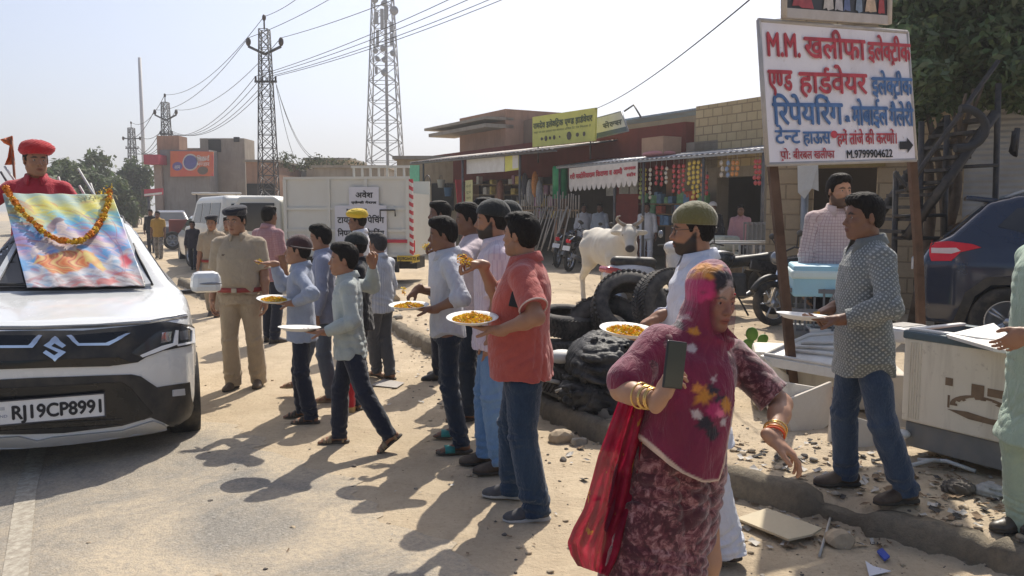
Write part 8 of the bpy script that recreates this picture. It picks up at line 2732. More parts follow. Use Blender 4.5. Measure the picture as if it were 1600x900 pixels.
i_=who("woman in a maroon flowered veil and velvet dress holding up a phone, nearest figure",sp,girth=1.10,roll=-11,fem=True,res=0.0046,seed=27,skin="tan",head=(12,8,-5),hair="crop",collar=False,top=dict(mat=FLOR,sleeve=dict(L=0.85,R=0.75),cuff=0.078,hem=0.02,flare=0.90,name="dress",collar=False,wr=1.2),feet=((0.05,0.1,0,0,0),(-0.03,-0.1,0,0,0)),shoes=dict(kind="slide",mat=REDC,sole=SAND_B),hands=dict(R=dict(t=sp.px3(1030,626,-0.34),pole=(-0.3,-0.8,-0.55),dir=(0.30,0.32,0.9),back=(0.15,-0.95,0.1),curl="phone"),L=dict(t=sp.px3(1208,686,-0.22),pole=(-0.5,0.9,0.1),dir=(0.42,0.62,-0.55),back=(0.2,0.5,0.8),curl="relax")),extra=woman_extra)
ph=thing("phone","black smartphone held up in the right hand of the woman in the maroon veil","phone",at(1054,570,sp.p.y-0.375),R(16))
ph.rotation_euler=(R(-6),R(9),R(16))
MB().box((0,0,0),(0.072,0.010,0.155),bev=0.004).build("case",M("phone_case_black",(0.02,0.02,0.022),0.3),ph)
MB().box((0,-0.0065,0),(0.064,0.002,0.146)).build("screen",M("phone_screen",(0.05,0.055,0.045),0.1),ph)
# the big painted sign on its two posts
sg=[(1186,31),(1418,50),(1432,250),(1200,257)]
SGY=[6.35,7.05,7.05,6.35]
t=NT("white_sign_enamel")
co=t.co()
n1=t.noise(t.mapv(co,(2.2,2.2,0.5)),2.0,6,0.65)
c=t.ramp(t.noise(co,1.2,5,0.6),[(0.3,(0.74,0.71,0.76)),(0.7,(0.84,0.82,0.85))])
c=t.mix(t.ramp(n1,[(0.52,0.0),(0.8,0.45)]),c,(0.36,0.30,0.26))
c=t.mix(t.ramp(t.noise(co,26,5,0.7),[(0.62,0.0),(0.74,0.6)]),c,(0.25,0.17,0.12))
t.fin(c,0.5)
rt,BL,ex,ey,n=sign_board("painted_sign","large white painted sign with red and blue hand lettering on two rusty posts",sg,SGY,t.m,0.02,M("sign_frame_paint",(0.46,0.44,0.42),0.6,0.2,0.15,5,dirt=0.4,dirtcol=(0.2,0.12,0.08)))
HV=0.0062
t=lambda rows,nm,ink,hv=HV: letters(rt,BL,ex,ey,n,rows,nm,ink,0.008,hv)
t([("M.M.",0.03,0.235,0.755,0.235),("खलीफा",0.265,0.665,0.755,0.225),("इलेक~ट^ीक",0.685,0.985,0.757,0.205)],"red_lettering",INK_RED)
t([("एण~ड",0.03,0.175,0.52,0.215),("हाड*वेयर",0.22,0.665,0.505,0.225)],"red_lettering",INK_RED)
t([("इलेक~ट^ीक",0.70,0.985,0.500,0.200)],"blue_lettering",INK_BLUE)
t([("िरपेयिरंग",0.045,0.49,0.280,0.235),("a",0.505,0.535,0.300,0.085),("मोबाईल",0.555,0.80,0.272,0.215),("गैलेरी",0.815,0.985,0.265,0.205)],"blue_lettering",INK_BLUE)
t([("टेन~ट",0.05,0.205,0.145,0.145),("हाऊस",0.225,0.40,0.140,0.135)],"blue_lettering",INK_BLUE,0.0035)
t([("हमें तांजे की करणों।",0.445,0.855,0.130,0.125)],"red_lettering",INK_RED,0.0028)
t([("प^ो:",0.075,0.135,0.035,0.085),("बीरबल खलीफा",0.155,0.42,0.032,0.085)],"red_lettering",INK_RED,0.0013)
t([("M.9799904622",0.50,0.82,0.028,0.085)],"black_lettering",INK_BLACK,0.0018)
W_,H_=ex.length,ey.length
Ux,Uy=ex/W_,ey/H_
cpt=lambda fx,fy: ex*fx+ey*fy+n*0.009
MB()._add([cpt(0.425,0.205)+Ux*(0.022*W_*math.cos(a))+Uy*(0.028*H_*math.sin(a)) for a in np.linspace(0,2*PI,14,endpoint=False)],[tuple(range(14))]).build("red_dot",INK_RED,rt)
MB()._add([cpt(0.875,0.085),cpt(0.93,0.085),cpt(0.93,0.055),cpt(0.975,0.115),cpt(0.93,0.175),cpt(0.93,0.145),cpt(0.875,0.145)],[tuple(range(7))]).build("arrow",INK_BLACK,rt)
for (pxs,lab) in (([(1204,70,6.48),(1211,255,6.46),(1228,430,6.45),(1250,650,6.5)],"left"),([(1408,60,7.1),(1430,255,7.12),(1440,400,7.15),(1452,520,7.2)],"right")):
 pts=[at(*q)-BL for q in pxs]
 e_=pts[-1]+BL
 pts[-1].z=gz(e_.x,e_.y)-0.1-BL.z
 mb=MB()
 vs,fs=[],[]
 k=0.033 if lab=="left" else 0.030
 for p in pts:
  for (dx,dy) in ((-k,-k),(k,-k),(k,k),(-k,k)): vs.append(p+Vector((dx,dy,0))-n*0.03)
 for i in range(len(pts)-1):
  for j in range(4): fs.append((i*4+j,i*4+(j+1) % 4,(i+1)*4+(j+1) % 4,(i+1)*4+j))
 fs+=[(3,2,1,0),tuple(len(vs)-4+j for j in range(4))]
 mb._add(vs,fs)
 mb.build("post",RUST,rt)
sg2=[(1227,-90),(1386,-80),(1386,38),(1226,27)]
rt2,BL2,ex2,ey2,n2=sign_board("picture_board","cropped dark picture board in a pale frame on top of the painted sign",sg2,[6.4,6.95,6.95,6.4],M("board_dark",(0.05,0.052,0.058),0.5),0.04)
MB().poly([n2*0.012+ex2*-0.02+ey2*-0.005,n2*0.012+ex2*1.02+ey2*-0.005,n2*0.012+ex2*1.02+ey2*0.125,n2*0.012+ex2*-0.02+ey2*0.125],-n2*0.03).build("bottom_rail",M("pale_frame",(0.50,0.46,0.43),0.7,0,0.1,6,dirt=0.4),rt2)
for fx in (-0.012,1.012):
 MB().tube([n2*0.008+ex2*fx,n2*0.008+ex2*fx+ey2],0.022,6).build("side_rail",M("pale_frame"),rt2)
rngb=random.Random(6)
for k,(fx,w_,hh,cc) in enumerate(((0.16,0.20,0.30,(0.38,0.07,0.08)),(0.40,0.10,0.34,(0.50,0.46,0.42)),(0.50,0.08,0.40,(0.45,0.43,0.44)),(0.58,0.07,0.30,(0.10,0.13,0.25)),(0.70,0.07,0.36,(0.22,0.28,0.36)),(0.82,0.12,0.34,(0.52,0.38,0.26)),(0.93,0.07,0.40,(0.40,0.06,0.06)))):
 pts=[ex2*(fx-w_/2+w_*a)+ey2*(0.15+hh*b+rngb.uniform(-.02,.02))+n2*0.008 for a,b in ((0,0),(0.3,0.02),(0.45,-0.03),(1,0.0),(0.85,0.55),(0.7,1.0),(0.3,1.0),(0.12,0.5))]
 MB()._add(pts,[tuple(range(8))]).build("printed_figure",M("print_%d" % k,cc,0.5,0,0.3,12),rt2)
 # cow
def build_cow(loc,rz,s):
 root=thing("cow","pale white zebu cow standing behind the tyre pile, head turned to the camera","cow",loc,rz)
 root.scale=(s,s,s)
 A=np.array
 C=lambda a,b,r1,r2,k=0.06: cone(a,b,r1,r2,k)
 pr=[ell((-0.02,0,0.96),(0.70,0.27,0.31),None,0.1),ell((0.36,0,0.93),(0.34,0.235,0.335),None,0.12),ell((-0.46,0,1.02),(0.30,0.25,0.27),None,0.1),C((-0.66,0.13,1.20),(-0.50,0.17,1.17),0.055,0.06,0.06),C((-0.66,-0.13,1.20),(-0.50,-0.17,1.17),0.055,0.06,0.06),ell((0.40,0,1.26),(0.20,0.10,0.13),None,0.09),C((-0.62,0,1.20),(0.35,0,1.18),0.06,0.07,0.08),C((0.50,0,1.05),(0.82,-0.09,1.19),0.20,0.14,0.10),C((0.60,0,0.74),(0.78,-0.08,1.02),0.05,0.07,0.12)]
 for sd in (1,-1):
  fx=0.44+(0.05 if sd>0 else-0.06)
  pr+=[C((0.44,sd*0.15,0.82),(fx,sd*0.15,0.44),0.115,0.062),C((fx,sd*0.15,0.44),(fx+0.0,sd*0.15,0.12),0.055,0.036),C((fx,sd*0.15,0.12),(fx+0.03,sd*0.15,0.03),0.042,0.052,0.03),ell((fx,sd*0.15,0.42),(0.058,0.055,0.07),None,0.03)]
  bx=-0.52+(0.10 if sd>0 else-0.08)
  pr+=[C((-0.44,sd*0.15,0.95),(-0.36+bx+0.52,sd*0.16,0.70),0.19,0.12,0.08),C((-0.36+bx+0.52,sd*0.16,0.70),(-0.64+bx+0.52,sd*0.16,0.42),0.11,0.052,0.05),C((-0.64+bx+0.52,sd*0.16,0.42),(-0.60+bx+0.52,sd*0.16,0.12),0.047,0.036,0.03),C((-0.60+bx+0.52,sd*0.16,0.12),(-0.57+bx+0.52,sd*0.16,0.03),0.042,0.052,0.03)]
 hc=A([0.92,-0.12,1.21])
 Rh=rotm(R(-24),R(36),0)
 W=lambda x,y,z: hc+Rh@A([x,y,z])
 pr+=[ell(W(0,0,0),(0.16,0.115,0.125),Rh,0.06),C(W(0.05,0,-0.01),W(0.27,0,-0.035),0.095,0.068,0.05),ell(W(0.29,0,-0.04),(0.065,0.072,0.06),Rh,0.03),C(W(-0.10,0.06,0.07),W(-0.10,-0.06,0.07),0.05,0.05,0.04),C(W(0.06,0.075,0.05),W(0.06,0.085,0.045),0.03,0.03,0.03),C(W(0.06,-0.075,0.05),W(0.06,-0.085,0.045),0.03,0.03,0.03)]
 for sd in (1,-1):
  er=Rh@rotm(sd*1.75,0.1,0)
  pr.append(ell(W(-0.07,sd*0.19,-0.015),(0.105,0.022,0.050),er,0.03))
 def post(P,d):
  rib=np.sin(P[:,0]*48)*np.clip(1-np.abs(P[:,0]+0.02)/0.30,0,1)*np.clip(1-np.abs(P[:,2]-1.0)/0.2,0,1)
  return d+rib*0.006+0.004*np.sin(P[:,0]*17)*np.sin(P[:,2]*21)
 V,F=sdf_mesh(pr,0.014,post)
 base=A([0.58,0.54,0.46])
 col=np.tile(base,(len(V),1))
 L=(V-hc)@Rh
 w=np.clip((L[:,0]-0.285)/0.02,0,1)*(np.abs(L[:,1])<0.09)*(np.abs(L[:,2]+0.04)<0.09)
 col=col*(1-w[:,None])+A([0.05,0.045,0.045])*w[:,None]
 w=np.clip((0.06-V[:,2])/0.01,0,1)
 col=col*(1-w[:,None])+A([0.06,0.05,0.045])*w[:,None]
 for sd in (1,-1):
  q=np.linalg.norm((L-A([0.055,sd*0.098,0.045]))/A([0.03,0.03,0.018]),axis=1)
  w=np.clip((1.2-q)/0.3,0,1)
  col=col*(1-w[:,None])+A([0.02,0.018,0.018])*w[:,None]
 t=NT("cow_hide")
 a=t.attr("Col","Color")
 nz=t.noise(t.co(),5,5,0.6)
 t.fin(t.mix(t.ramp(nz,[(0.4,0.0),(0.75,0.4)]),a,t.mix(1.0,a,(0.75,0.66,0.55),"MULTIPLY")),0.8,0,0.2)
 t.set(t.p,"Sheen Weight",0.2)
 t.bump(t.noise(t.mapv(t.co(),(1,1,0.4)),90,3,0.6),0.3,0.006)
 link("body",np_mesh("body",V,F,True,{"Col": np.c_[col,np.ones(len(V))]}),t.m,root)
 HORN=M("horn",(0.30,0.26,0.22),0.5,0,0.3,14)
 for sd in (1,-1):
  MB().tube([tuple(W(-0.10,sd*0.06,0.10)),tuple(W(-0.12,sd*0.15,0.15)),tuple(W(-0.10,sd*0.20,0.23)),tuple(W(-0.05,sd*0.19,0.31)),tuple(W(-0.01,sd*0.15,0.36))],[0.034,0.030,0.024,0.017,0.006],10).build("horn",HORN,root)
 MB().tube([(-0.74,0,1.12),(-0.80,0,0.95),(-0.80,0.02,0.65),(-0.79,0.03,0.52)],[0.03,0.022,0.016,0.02],8).build("tail",t.m,root)
c_=on_ground(925,474)
build_cow((c_.x+0.26,c_.y-0.25,c_.z),R(-70),1.0)
# pile of old tyres
TYM=NT("old_tyre_rubber")
co=TYM.co()
nz=TYM.noise(co,5,6,0.65)
TYM.fin(TYM.mix(TYM.ramp(nz,[(0.36,0.0),(0.66,0.7)]),(0.032,0.032,0.034),(0.21,0.19,0.16)),0.8,0,0.25)
TYM.bump(TYM.noise(co,40,5,0.7),0.5,0.01)
TYM=TYM.m
def tyre(label,c,R0,wd,rx,ry,rz,tread=26,seed=0,squash=1.0):
 root=thing("tyre",label,"tyre",c,0,"old tyres heaped by the kerb")
 root.rotation_euler=(rx,ry,rz)
 rng_=random.Random(seed)
 prof=[(0.60,-0.36),(0.64,-0.46),(0.76,-0.52),(0.90,-0.47),(0.975,-0.38),(0.99,0.0),(0.975,0.38),(0.90,0.47),(0.76,0.52),(0.64,0.46),(0.60,0.36),(0.66,0.30),(0.90,0.2),(0.92,0.0),(0.90,-0.2),(0.66,-0.30),(0.60,-0.36)]
 n=56
 vs,fs=[],[]
 for (r_,h_) in prof:
  for k in range(n):
   a=2*PI*k/n
   rr=r_*R0*(1+0.012*math.sin(3*a+seed))
   vs.append((rr*math.cos(a),rr*math.sin(a)*squash,h_*wd*(1+0.05*math.sin(2*a+seed))))
 for i in range(len(prof)-1):
  for k in range(n): fs.append((i*n+k,i*n+(k+1) % n,(i+1)*n+(k+1) % n,(i+1)*n+k))
 MB()._add(vs,fs,True).build("carcass",TYM,root)
 mb=MB()
 for k in range(tread*2):
  a=2*PI*k/(tread*2)
  for sdx in (-1,1):
   aa=a+(0.5 if sdx>0 else 0)*2*PI/(tread*2)
   Mz=Matrix.Rotation(aa,3,"Z")
   Mt=Mz@Matrix.Rotation(sdx*0.45,3,"X")
   cc=Mz@Vector((R0*0.988,0,sdx*wd*0.235))
   cc.y *=squash
   mb.box(cc,(R0*0.05,2*PI*R0/(tread*2)*0.62,wd*0.42),Mt)
 mb.build("tread",TYM,root)
 return root
def tp(px,py,Y): return at(px,py,Y)
tyre("big worn tyre lying tilted on top of the tyre pile, its dark hollow open upwards",tp(984,482,7.3),0.335,0.25,R(58),R(-12),0.2,22,1)
tyre("grey tyre standing on the pile just left of the white kurta",tp(1046,478,6.9),0.31,0.21,R(78),R(30),0.3,30,2)
tyre("black tyre leaning upright below the big tyre in the pile",tp(948,530,7.5),0.40,0.24,R(72),R(-52),0,30,3)
tyre("flat black tyre at the left edge of the pile, upper one of two",tp(890,502,7.75),0.34,0.2,R(6),R(4),0,30,4)
tyre("flat black tyre at the left edge of the pile, lower one of two",tp(886,552,7.65),0.36,0.24,R(-4),R(5),1,30,5)
tyre("dusty tyre lying at the foot of the pile behind the red polo",tp(898,592,7.2),0.36,0.22,R(8),R(-3),2,30,6)
tyre("tyre buried at the right end of the pile behind the petal plate",tp(1040,560,7.2),0.38,0.24,R(40),R(25),1.2,30,7)
tyre("tyre buried in the middle of the pile under the black tarpaulin",tp(975,585,7.4),0.40,0.26,R(20),R(-12),2.2,28,8)
def tarp(label,cpx,rpx,Y,seed,dep=0.42):
 c=at(*cpx,Y)
 rx_,rz_=rpx[0]*Y/1300,rpx[1]*Y/1300
 pr=[ell((0,0,0),(rx_,dep,rz_),None,0.05),ell((rx_*0.3,-0.05,-rz_*0.3),(rx_*0.8,dep,rz_*0.7),None,0.08),ell((-rx_*0.35,0,rz_*0.15),(rx_*0.55,dep*0.9,rz_*0.75),None,0.08)]
 V,F=sdf_mesh(pr,0.011,lambda P,d: d+wrinkle(P,0.060,11,seed,(1,1,1.3))+wrinkle(P,0.045,21,seed+1)+wrinkle(P,0.02,47,seed+2))
 t=NT("black_tarpaulin") if "black_tarpaulin" not in _mats else None
 if t:
  nz=t.noise(t.co(),6,5,0.6)
  t.fin(t.ramp(nz,[(0.4,(0.018,0.019,0.022)),(0.75,(0.09,0.088,0.085))]),0.55,0,0.3)
  t.bump(t.noise(t.co(),26,4,0.6,0.8),0.5,0.02)
  _mats["black_tarpaulin"]=t.m
 o=link("tarpaulin",np_mesh("tarpaulin",V,F),_mats["black_tarpaulin"])
 o.location=c
 tag(o,label,"tarpaulin")
tarp("crumpled shiny black tarpaulin bundled in front of the tyre pile",(948,568),(58,42),6.85,4)
tarp("low heap of black sheeting at the foot of the tyre pile by the kerb",(955,610),(75,26),6.75,9,0.35)
tarp("black sheeting filling the back of the tyre pile",(1010,560),(70,60),7.8,14)
o=MB().tube([at(868,612,6.7),at(885,606,6.68),at(925,600,6.66),at(960,601,6.66)],0.014,8).build("pale_hose",M("pale_pipe",(0.42,0.40,0.36),0.6),None); tag(o,"thin pale bent pipe lying on the black sheeting","pipe")
o=MB().tube([at(838,590,6.9),at(875,598,6.85)],0.018,8).build("pale_stick",M("pale_pipe"),None); tag(o,"short pale rod sticking out behind the red polo shirt","rod")
o=MB().sphere((0,0,0),(0.14,0.10,0.06),12,8).build("plastic_bag",M("white_sheet"),None); o.location=at(878,557,7.0); tag(o,"small crumpled whitish bag in the tyre pile beside the red polo","bag")
# freezers, boards and boxes at the right
FRZ=NT("dirty_white_enamel")
co=FRZ.co()
n1=FRZ.noise(FRZ.mapv(co,(3.5,3.5,0.35)),2.4,6,0.65)
c=FRZ.ramp(FRZ.noise(co,1.5,5,0.6),[(0.3,(0.68,0.62,0.50)),(0.7,(0.78,0.72,0.60))])
c=FRZ.mix(FRZ.ramp(n1,[(0.50,0.0),(0.78,0.55)]),c,(0.27,0.21,0.145))
c=FRZ.mix(FRZ.ramp(FRZ.noise(co,18,5,0.7),[(0.60,0.0),(0.75,0.5)]),c,(0.20,0.14,0.09))
FRZ.fin(c,0.5)
FRZ.bump(FRZ.noise(co,5,4,0.5),0.15,0.02)
FRZ=FRZ.m
WHT=M("off_white_plastic",(0.74,0.72,0.67),0.5,0,0.06,4,dirt=0.45,dirtcol=(0.32,0.26,0.18))
FOAM=M("foam_board",(0.60,0.55,0.47),0.8,0,0.1,5,0.3,60,dirt=0.35)
SLATE=M("teal_grey_rubber",(0.075,0.11,0.13),0.6)
def rbox(name,m,parent,c,d,bev,rot=None):
 o=MB().box((0,0,0),d,None,bev=bev).build(name,m,parent,tuple(c))
 if rot is not None: o.rotation_euler=rot
 return o
fA,fB=at(1406,690,5.45),at(1590,735,4.78)
fz=thing("chest_freezer","stained off-white chest freezer body without its door, open at the top","freezer",(fA.x,fA.y,0),math.atan2(fB.y-fA.y,fB.x-fA.x))
FL=1.22
zb,zt_=0.36,0.915
dpth=0.62
for (cx,cy,dx,dy) in ((FL/2,0.025,FL,0.05),(FL/2,dpth-0.025,FL,0.05),(0.025,dpth/2,0.05,dpth-0.102),(FL-0.025,dpth/2,0.05,dpth-0.102)):
 rbox("side_wall",FRZ,fz,(cx,cy,(zb+zt_)/2),(dx,dy,zt_-zb),0.012)
rbox("floor_panel",FRZ,fz,(FL/2,dpth/2,zb+0.03),(FL-0.11,dpth-0.11,0.05),0.005)
rbox("insulation",M("rusty_foam",(0.42,0.22,0.12),0.9,0,0.35,9,0.6,30),fz,(FL/2,dpth/2,zt_-0.16),(FL-0.12,dpth-0.12,0.10),0.02)
mb=MB()
for (cx,cy,dx,dy) in ((FL/2,0.03,FL+0.02,0.075),(FL/2,dpth-0.03,FL+0.02,0.075),(0.03,dpth/2,0.075,dpth-0.09),(FL-0.03,dpth/2,0.075,dpth-0.09)):
 mb.box((cx,cy,zt_+0.02),(dx,dy,0.055),bev=0.012)
mb.build("rubber_rim",SLATE,fz)
rbox("white_lip",WHT,fz,(FL*0.30,0.05,zt_+0.055),(FL*0.58,0.05,0.018),0.006)
rbox("white_lip",WHT,fz,(0.05,dpth/2,zt_+0.056),(0.05,dpth-0.12,0.018),0.006)
rbox("base_plinth",M("grey_plinth",(0.20,0.20,0.195),0.7,0,0.15,5,dirt=0.4),fz,(FL/2,dpth/2,(0.19+zb)/2-0.002),(FL-0.04,dpth-0.04,zb-0.19),0.01)
ST=M("brown_stain",(0.215,0.145,0.09),0.8,0,0.25,14)
mb=MB()
x0,x1,z0,z1=0.30,0.80,0.46,0.70
for (xa,xb,za,zc) in ((x0,x0+0.05,z1-0.05,z1),(x0+0.17,x0+0.25,z1-0.09,z1-0.01),(x0+0.27,x0+0.40,z1-0.07,z1-0.02),(x0+0.41,x1,z1-0.06,z1),(x1-0.03,x1-0.002,z0,z1-0.06),(x0+0.02,x0+0.035,z0+0.05,z1-0.11)):
 mb._add([(xa,-0.003,za),(xb,-0.003,za),(xb,-0.003,zc),(xa,-0.003,zc)],[(0,1,2,3)])
ov=[(x0+0.02,-0.0035,z0+0.04),(x0+0.16,-0.0035,z0+0.005),(x0+0.34,-0.0035,z0),(x1-0.03,-0.0035,z0+0.004),(x1-0.04,-0.0035,z0+0.05),(x0+0.3,-0.0035,z0+0.035),(x0+0.15,-0.0035,z0+0.05)]
mb._add(ov,[tuple(range(len(ov)))])
for k in range(14):
 a0,a1=PI*0.02+PI*k/14,PI*0.02+PI*(k+1)/14
 e=lambda a,r_: (x0+0.24+0.20*r_*math.cos(a),-0.0035,z0+0.075+0.085*r_*math.sin(a))
 w_=0.80+0.08*math.sin(k*1.7)
 mb._add([e(a0,w_),e(a0,1.02),e(a1,1.02),e(a1,w_-0.03)],[(0,1,2,3)])
mb.build("torn_badge_stain",ST,fz)
for k in range(9):
 xx=0.05+0.018*k if k<5 else FL-0.25+0.02*k
 MB().box((xx,-0.002,(zb+zt_)/2),(0.006,0.006,zt_-zb-0.05)).build("pressed_rib",FRZ,fz)
o=thing("loose_cover","loose white freezer lid lying askew over the open chest freezer","cover",at(1530,531,4.95))
ldv=[at(1478,530,5.2),at(1552,512,5.25),at(1596,545,4.85),at(1610,562,4.7),at(1552,552,4.75)]
MB().poly([p-o.location+Vector((0,0,0.03)) for p in ldv],Vector((0,0,-0.02))).build("sheet",WHT,o)
Q4=[at(1188,556,6.55),at(1262,524,6.78),at(1420,512,6.6),at(1345,584,6.15)]
lw=thing("freezer_door","white moulded freezer door lying slanted between the post and the chest freezer","door",Q4[0])
Qs=[p-Q4[0] for p in Q4]
MB().poly(Qs,Vector((0,0,-0.07))).build("panel",WHT,lw)
def q4(u,v,lift=0.0):
 a=Qs[0]+(Qs[3]-Qs[0])*u
 b=Qs[1]+(Qs[2]-Qs[1])*u
 return a+(b-a)*v+Vector((0,0,lift))
for v in (0.28,0.44,0.60):
 MB().tube([q4(0.12,v,0.006),q4(0.5,v+0.02,0.010),q4(0.86,v,0.006)],0.014,8).build("moulded_rib",WHT,lw)
MB().tube([q4(0.03,0.04,0.01),q4(0.97,0.04,0.01),q4(0.97,0.96,0.01),q4(0.03,0.96,0.01)],0.016,8,closed=True).build("raised_edge",WHT,lw)
b=at(1240,590,6.6)
fr2=thing("freezer_cabinet","toppled off-white freezer cabinet under the slanted white door","freezer",(b.x,b.y,gz(b.x,b.y)),R(-14))
rbox("shell",FRZ,fr2,(0.0,0.25,0.24),(0.62,0.5,0.46),0.03)
rbox("shell_end",FOAM,fr2,(0.62,0.3,0.16),(0.5,0.45,0.30),0.02)
MB().cyl((0.22,-0.05,0.12),(0.22,0.03,0.12),0.07,14).build("compressor",M("black_plastic"),fr2)
tb=at(1310,520,6.9)
tb1=thing("white_tub","white plastic tub with a teal inside, behind the patterned shirt","tub",tb,R(-10))
for (cx,cy,dx,dy) in ((0,-0.14,0.5,0.02),(0,0.14,0.5,0.02),(-0.24,0,0.02,0.258),(0.24,0,0.02,0.258)):
 rbox("tub_wall",WHT,tb1,(cx,cy,-0.05),(dx,dy,0.20),0.004)
rbox("tub_floor",M("teal_liner",(0.14,0.26,0.27),0.6),tb1,(0,0,-0.13),(0.455,0.255,0.03),0.004)
tb=at(1412,508,6.4)
tb2=thing("white_tray","small white scalloped tray leaning by the right signpost","tray",tb,R(30))
rbox("tray_body",WHT,tb2,(0,0,-0.06),(0.34,0.26,0.12),0.03); rbox("tray_hollow_shade",M("tray_grey",(0.36,0.34,0.31),0.7),tb2,(0,0,0.002),(0.26,0.18,0.008),0.003)  # flat grey slab on a solid tray; the hollow's shade is its colour
def board(name,label,pxs,Ys,m,thick,cat="board",group=None):
 P=[at(p[0],p[1],Y) for p,Y in zip(pxs,Ys)]
 n_=(P[1]-P[0]).cross(P[2]-P[0]).normalized()
 if n_.y>0: n_=-n_
 o=MB().poly([p-P[0] for p in P],-n_*thick).build(name,m,None)
 o.location=P[0]
 bv=o.modifiers.new("bevel","BEVEL"); bv.width=0.006; bv.segments=2
 tag(o,label,cat,group)
 return o
board("foam_board","large pale foam board leaning against the post base, left of the blue jeans",[(1222,628),(1300,596),(1300,660),(1262,690),(1238,678)],[6.0,6.05,6.0,5.95,5.95],FOAM,0.05)
board("foam_board","pale foam slab standing between the legs of the patterned shirt man",[(1296,690),(1300,640),(1378,664),(1385,738),(1330,728),(1296,716)],[5.6,5.65,5.6,5.55,5.55,5.58],FOAM,0.06)
board("foam_board","torn triangular foam piece poking out beside the chest freezer",[(1392,608),(1424,668),(1398,668),(1386,640)],[5.55,5.5,5.5,5.55],FOAM,0.05)
board("foam_board","rear pale panel behind the post under the slanted door",[(1196,560),(1238,590),(1240,640),(1206,650),(1192,610)],[6.5,6.5,6.45,6.45,6.5],FRZ,0.05)
board("cream_sheet","cream sheet-metal side panel standing on edge below the slanted white door",[(1198,592),(1282,606),(1290,652),(1262,668),(1206,650)],[6.2,6.05,6.0,6.0,6.15],FRZ,0.04,"panel")
board("cardboard_flap","brown cardboard flap folded out beside the pale foam boards",[(1300,604),(1332,612),(1338,652),(1304,660)],[5.95,5.9,5.9,5.95],M("cardboard",(0.36,0.24,0.165)),0.012,"cardboard")
board("rusty_sheet","rusty brown broken sheet lying below the foam boards",[(1240,690),(1310,700),(1330,735),(1262,720)],[5.85,5.6,5.5,5.7],M("rust_sheet",(0.16,0.085,0.055),0.85),0.02,"sheet")
o=MB().sphere((0,0,0),(0.05,0.05,0.03),12,8).build("valve_knob",M("white_plastic_knob",(0.6,0.6,0.58),0.4),None); o.location=at(1410,678,5.4); tag(o,"small white knob lying between jeans and chest freezer","knob")
cbx=at(1262,500,6.55)
crt=thing("grey_crate","grey plastic lattice crate under the pale blue cool box","crate",(at(1288,520,6.98).x,6.98,0),R(-24))
zc1=at(1270,450,6.88).z; zc0=at(1270,520,6.88).z
mb=MB()
for zz in (zc0,(zc0+zc1)/2,zc1-0.02): mb.box((0,-0.2,zz),(0.6,0.02,0.035)); mb.box((0,0.2,zz),(0.6,0.02,0.035)); mb.box((-0.3,0,zz),(0.02,0.37,0.034)); mb.box((0.3,0,zz),(0.02,0.37,0.034))
for k in range(9):
 mb.box((-0.29+k*0.0725,-0.2,(zc0+zc1)/2),(0.016,0.016,zc1-zc0)); mb.box((-0.29+k*0.0725,0.2,(zc0+zc1)/2),(0.016,0.016,zc1-zc0))
for k in range(5): mb.box((-0.3,-0.16+k*0.08,(zc0+zc1)/2),(0.016,0.016,zc1-zc0))
mb.build("lattice",M("grey_crate_plastic",(0.17,0.175,0.18),0.6),crt)
MB().box((0,0,zc0+0.02),(0.56,0.36,0.02)).build("crate_floor",M("grey_crate_plastic"),crt)
rbox("crate_support",M("grey_plinth"),crt,(0,0,zc0/2+0.06),(0.5,0.34,zc0-0.14),0.01)
zt2=at(1290,424,6.88).z
cb=thing("cool_box","pale blue cool box with a white-green lid on the grey crate","cool box",(at(1300,450,6.96).x,6.96,zc1-0.06),R(-14))
rbox("box_body",M("pale_blue_box",(0.36,0.62,0.72),0.5,0,0.08,4,dirt=0.25),cb,(0.02,0.08,0.12),(0.70,0.54,0.26),0.02)
rbox("lid",M("mint_white_lid",(0.66,0.78,0.74),0.5,0,0.06,4,dirt=0.2),cb,(0.02,0.08,zt2-zc1+0.035),(0.73,0.57,0.07),0.018)
rbox("paper_label",WHITEP,cb,(0.12,-0.192,0.13),(0.2,0.006,0.07),0.001)
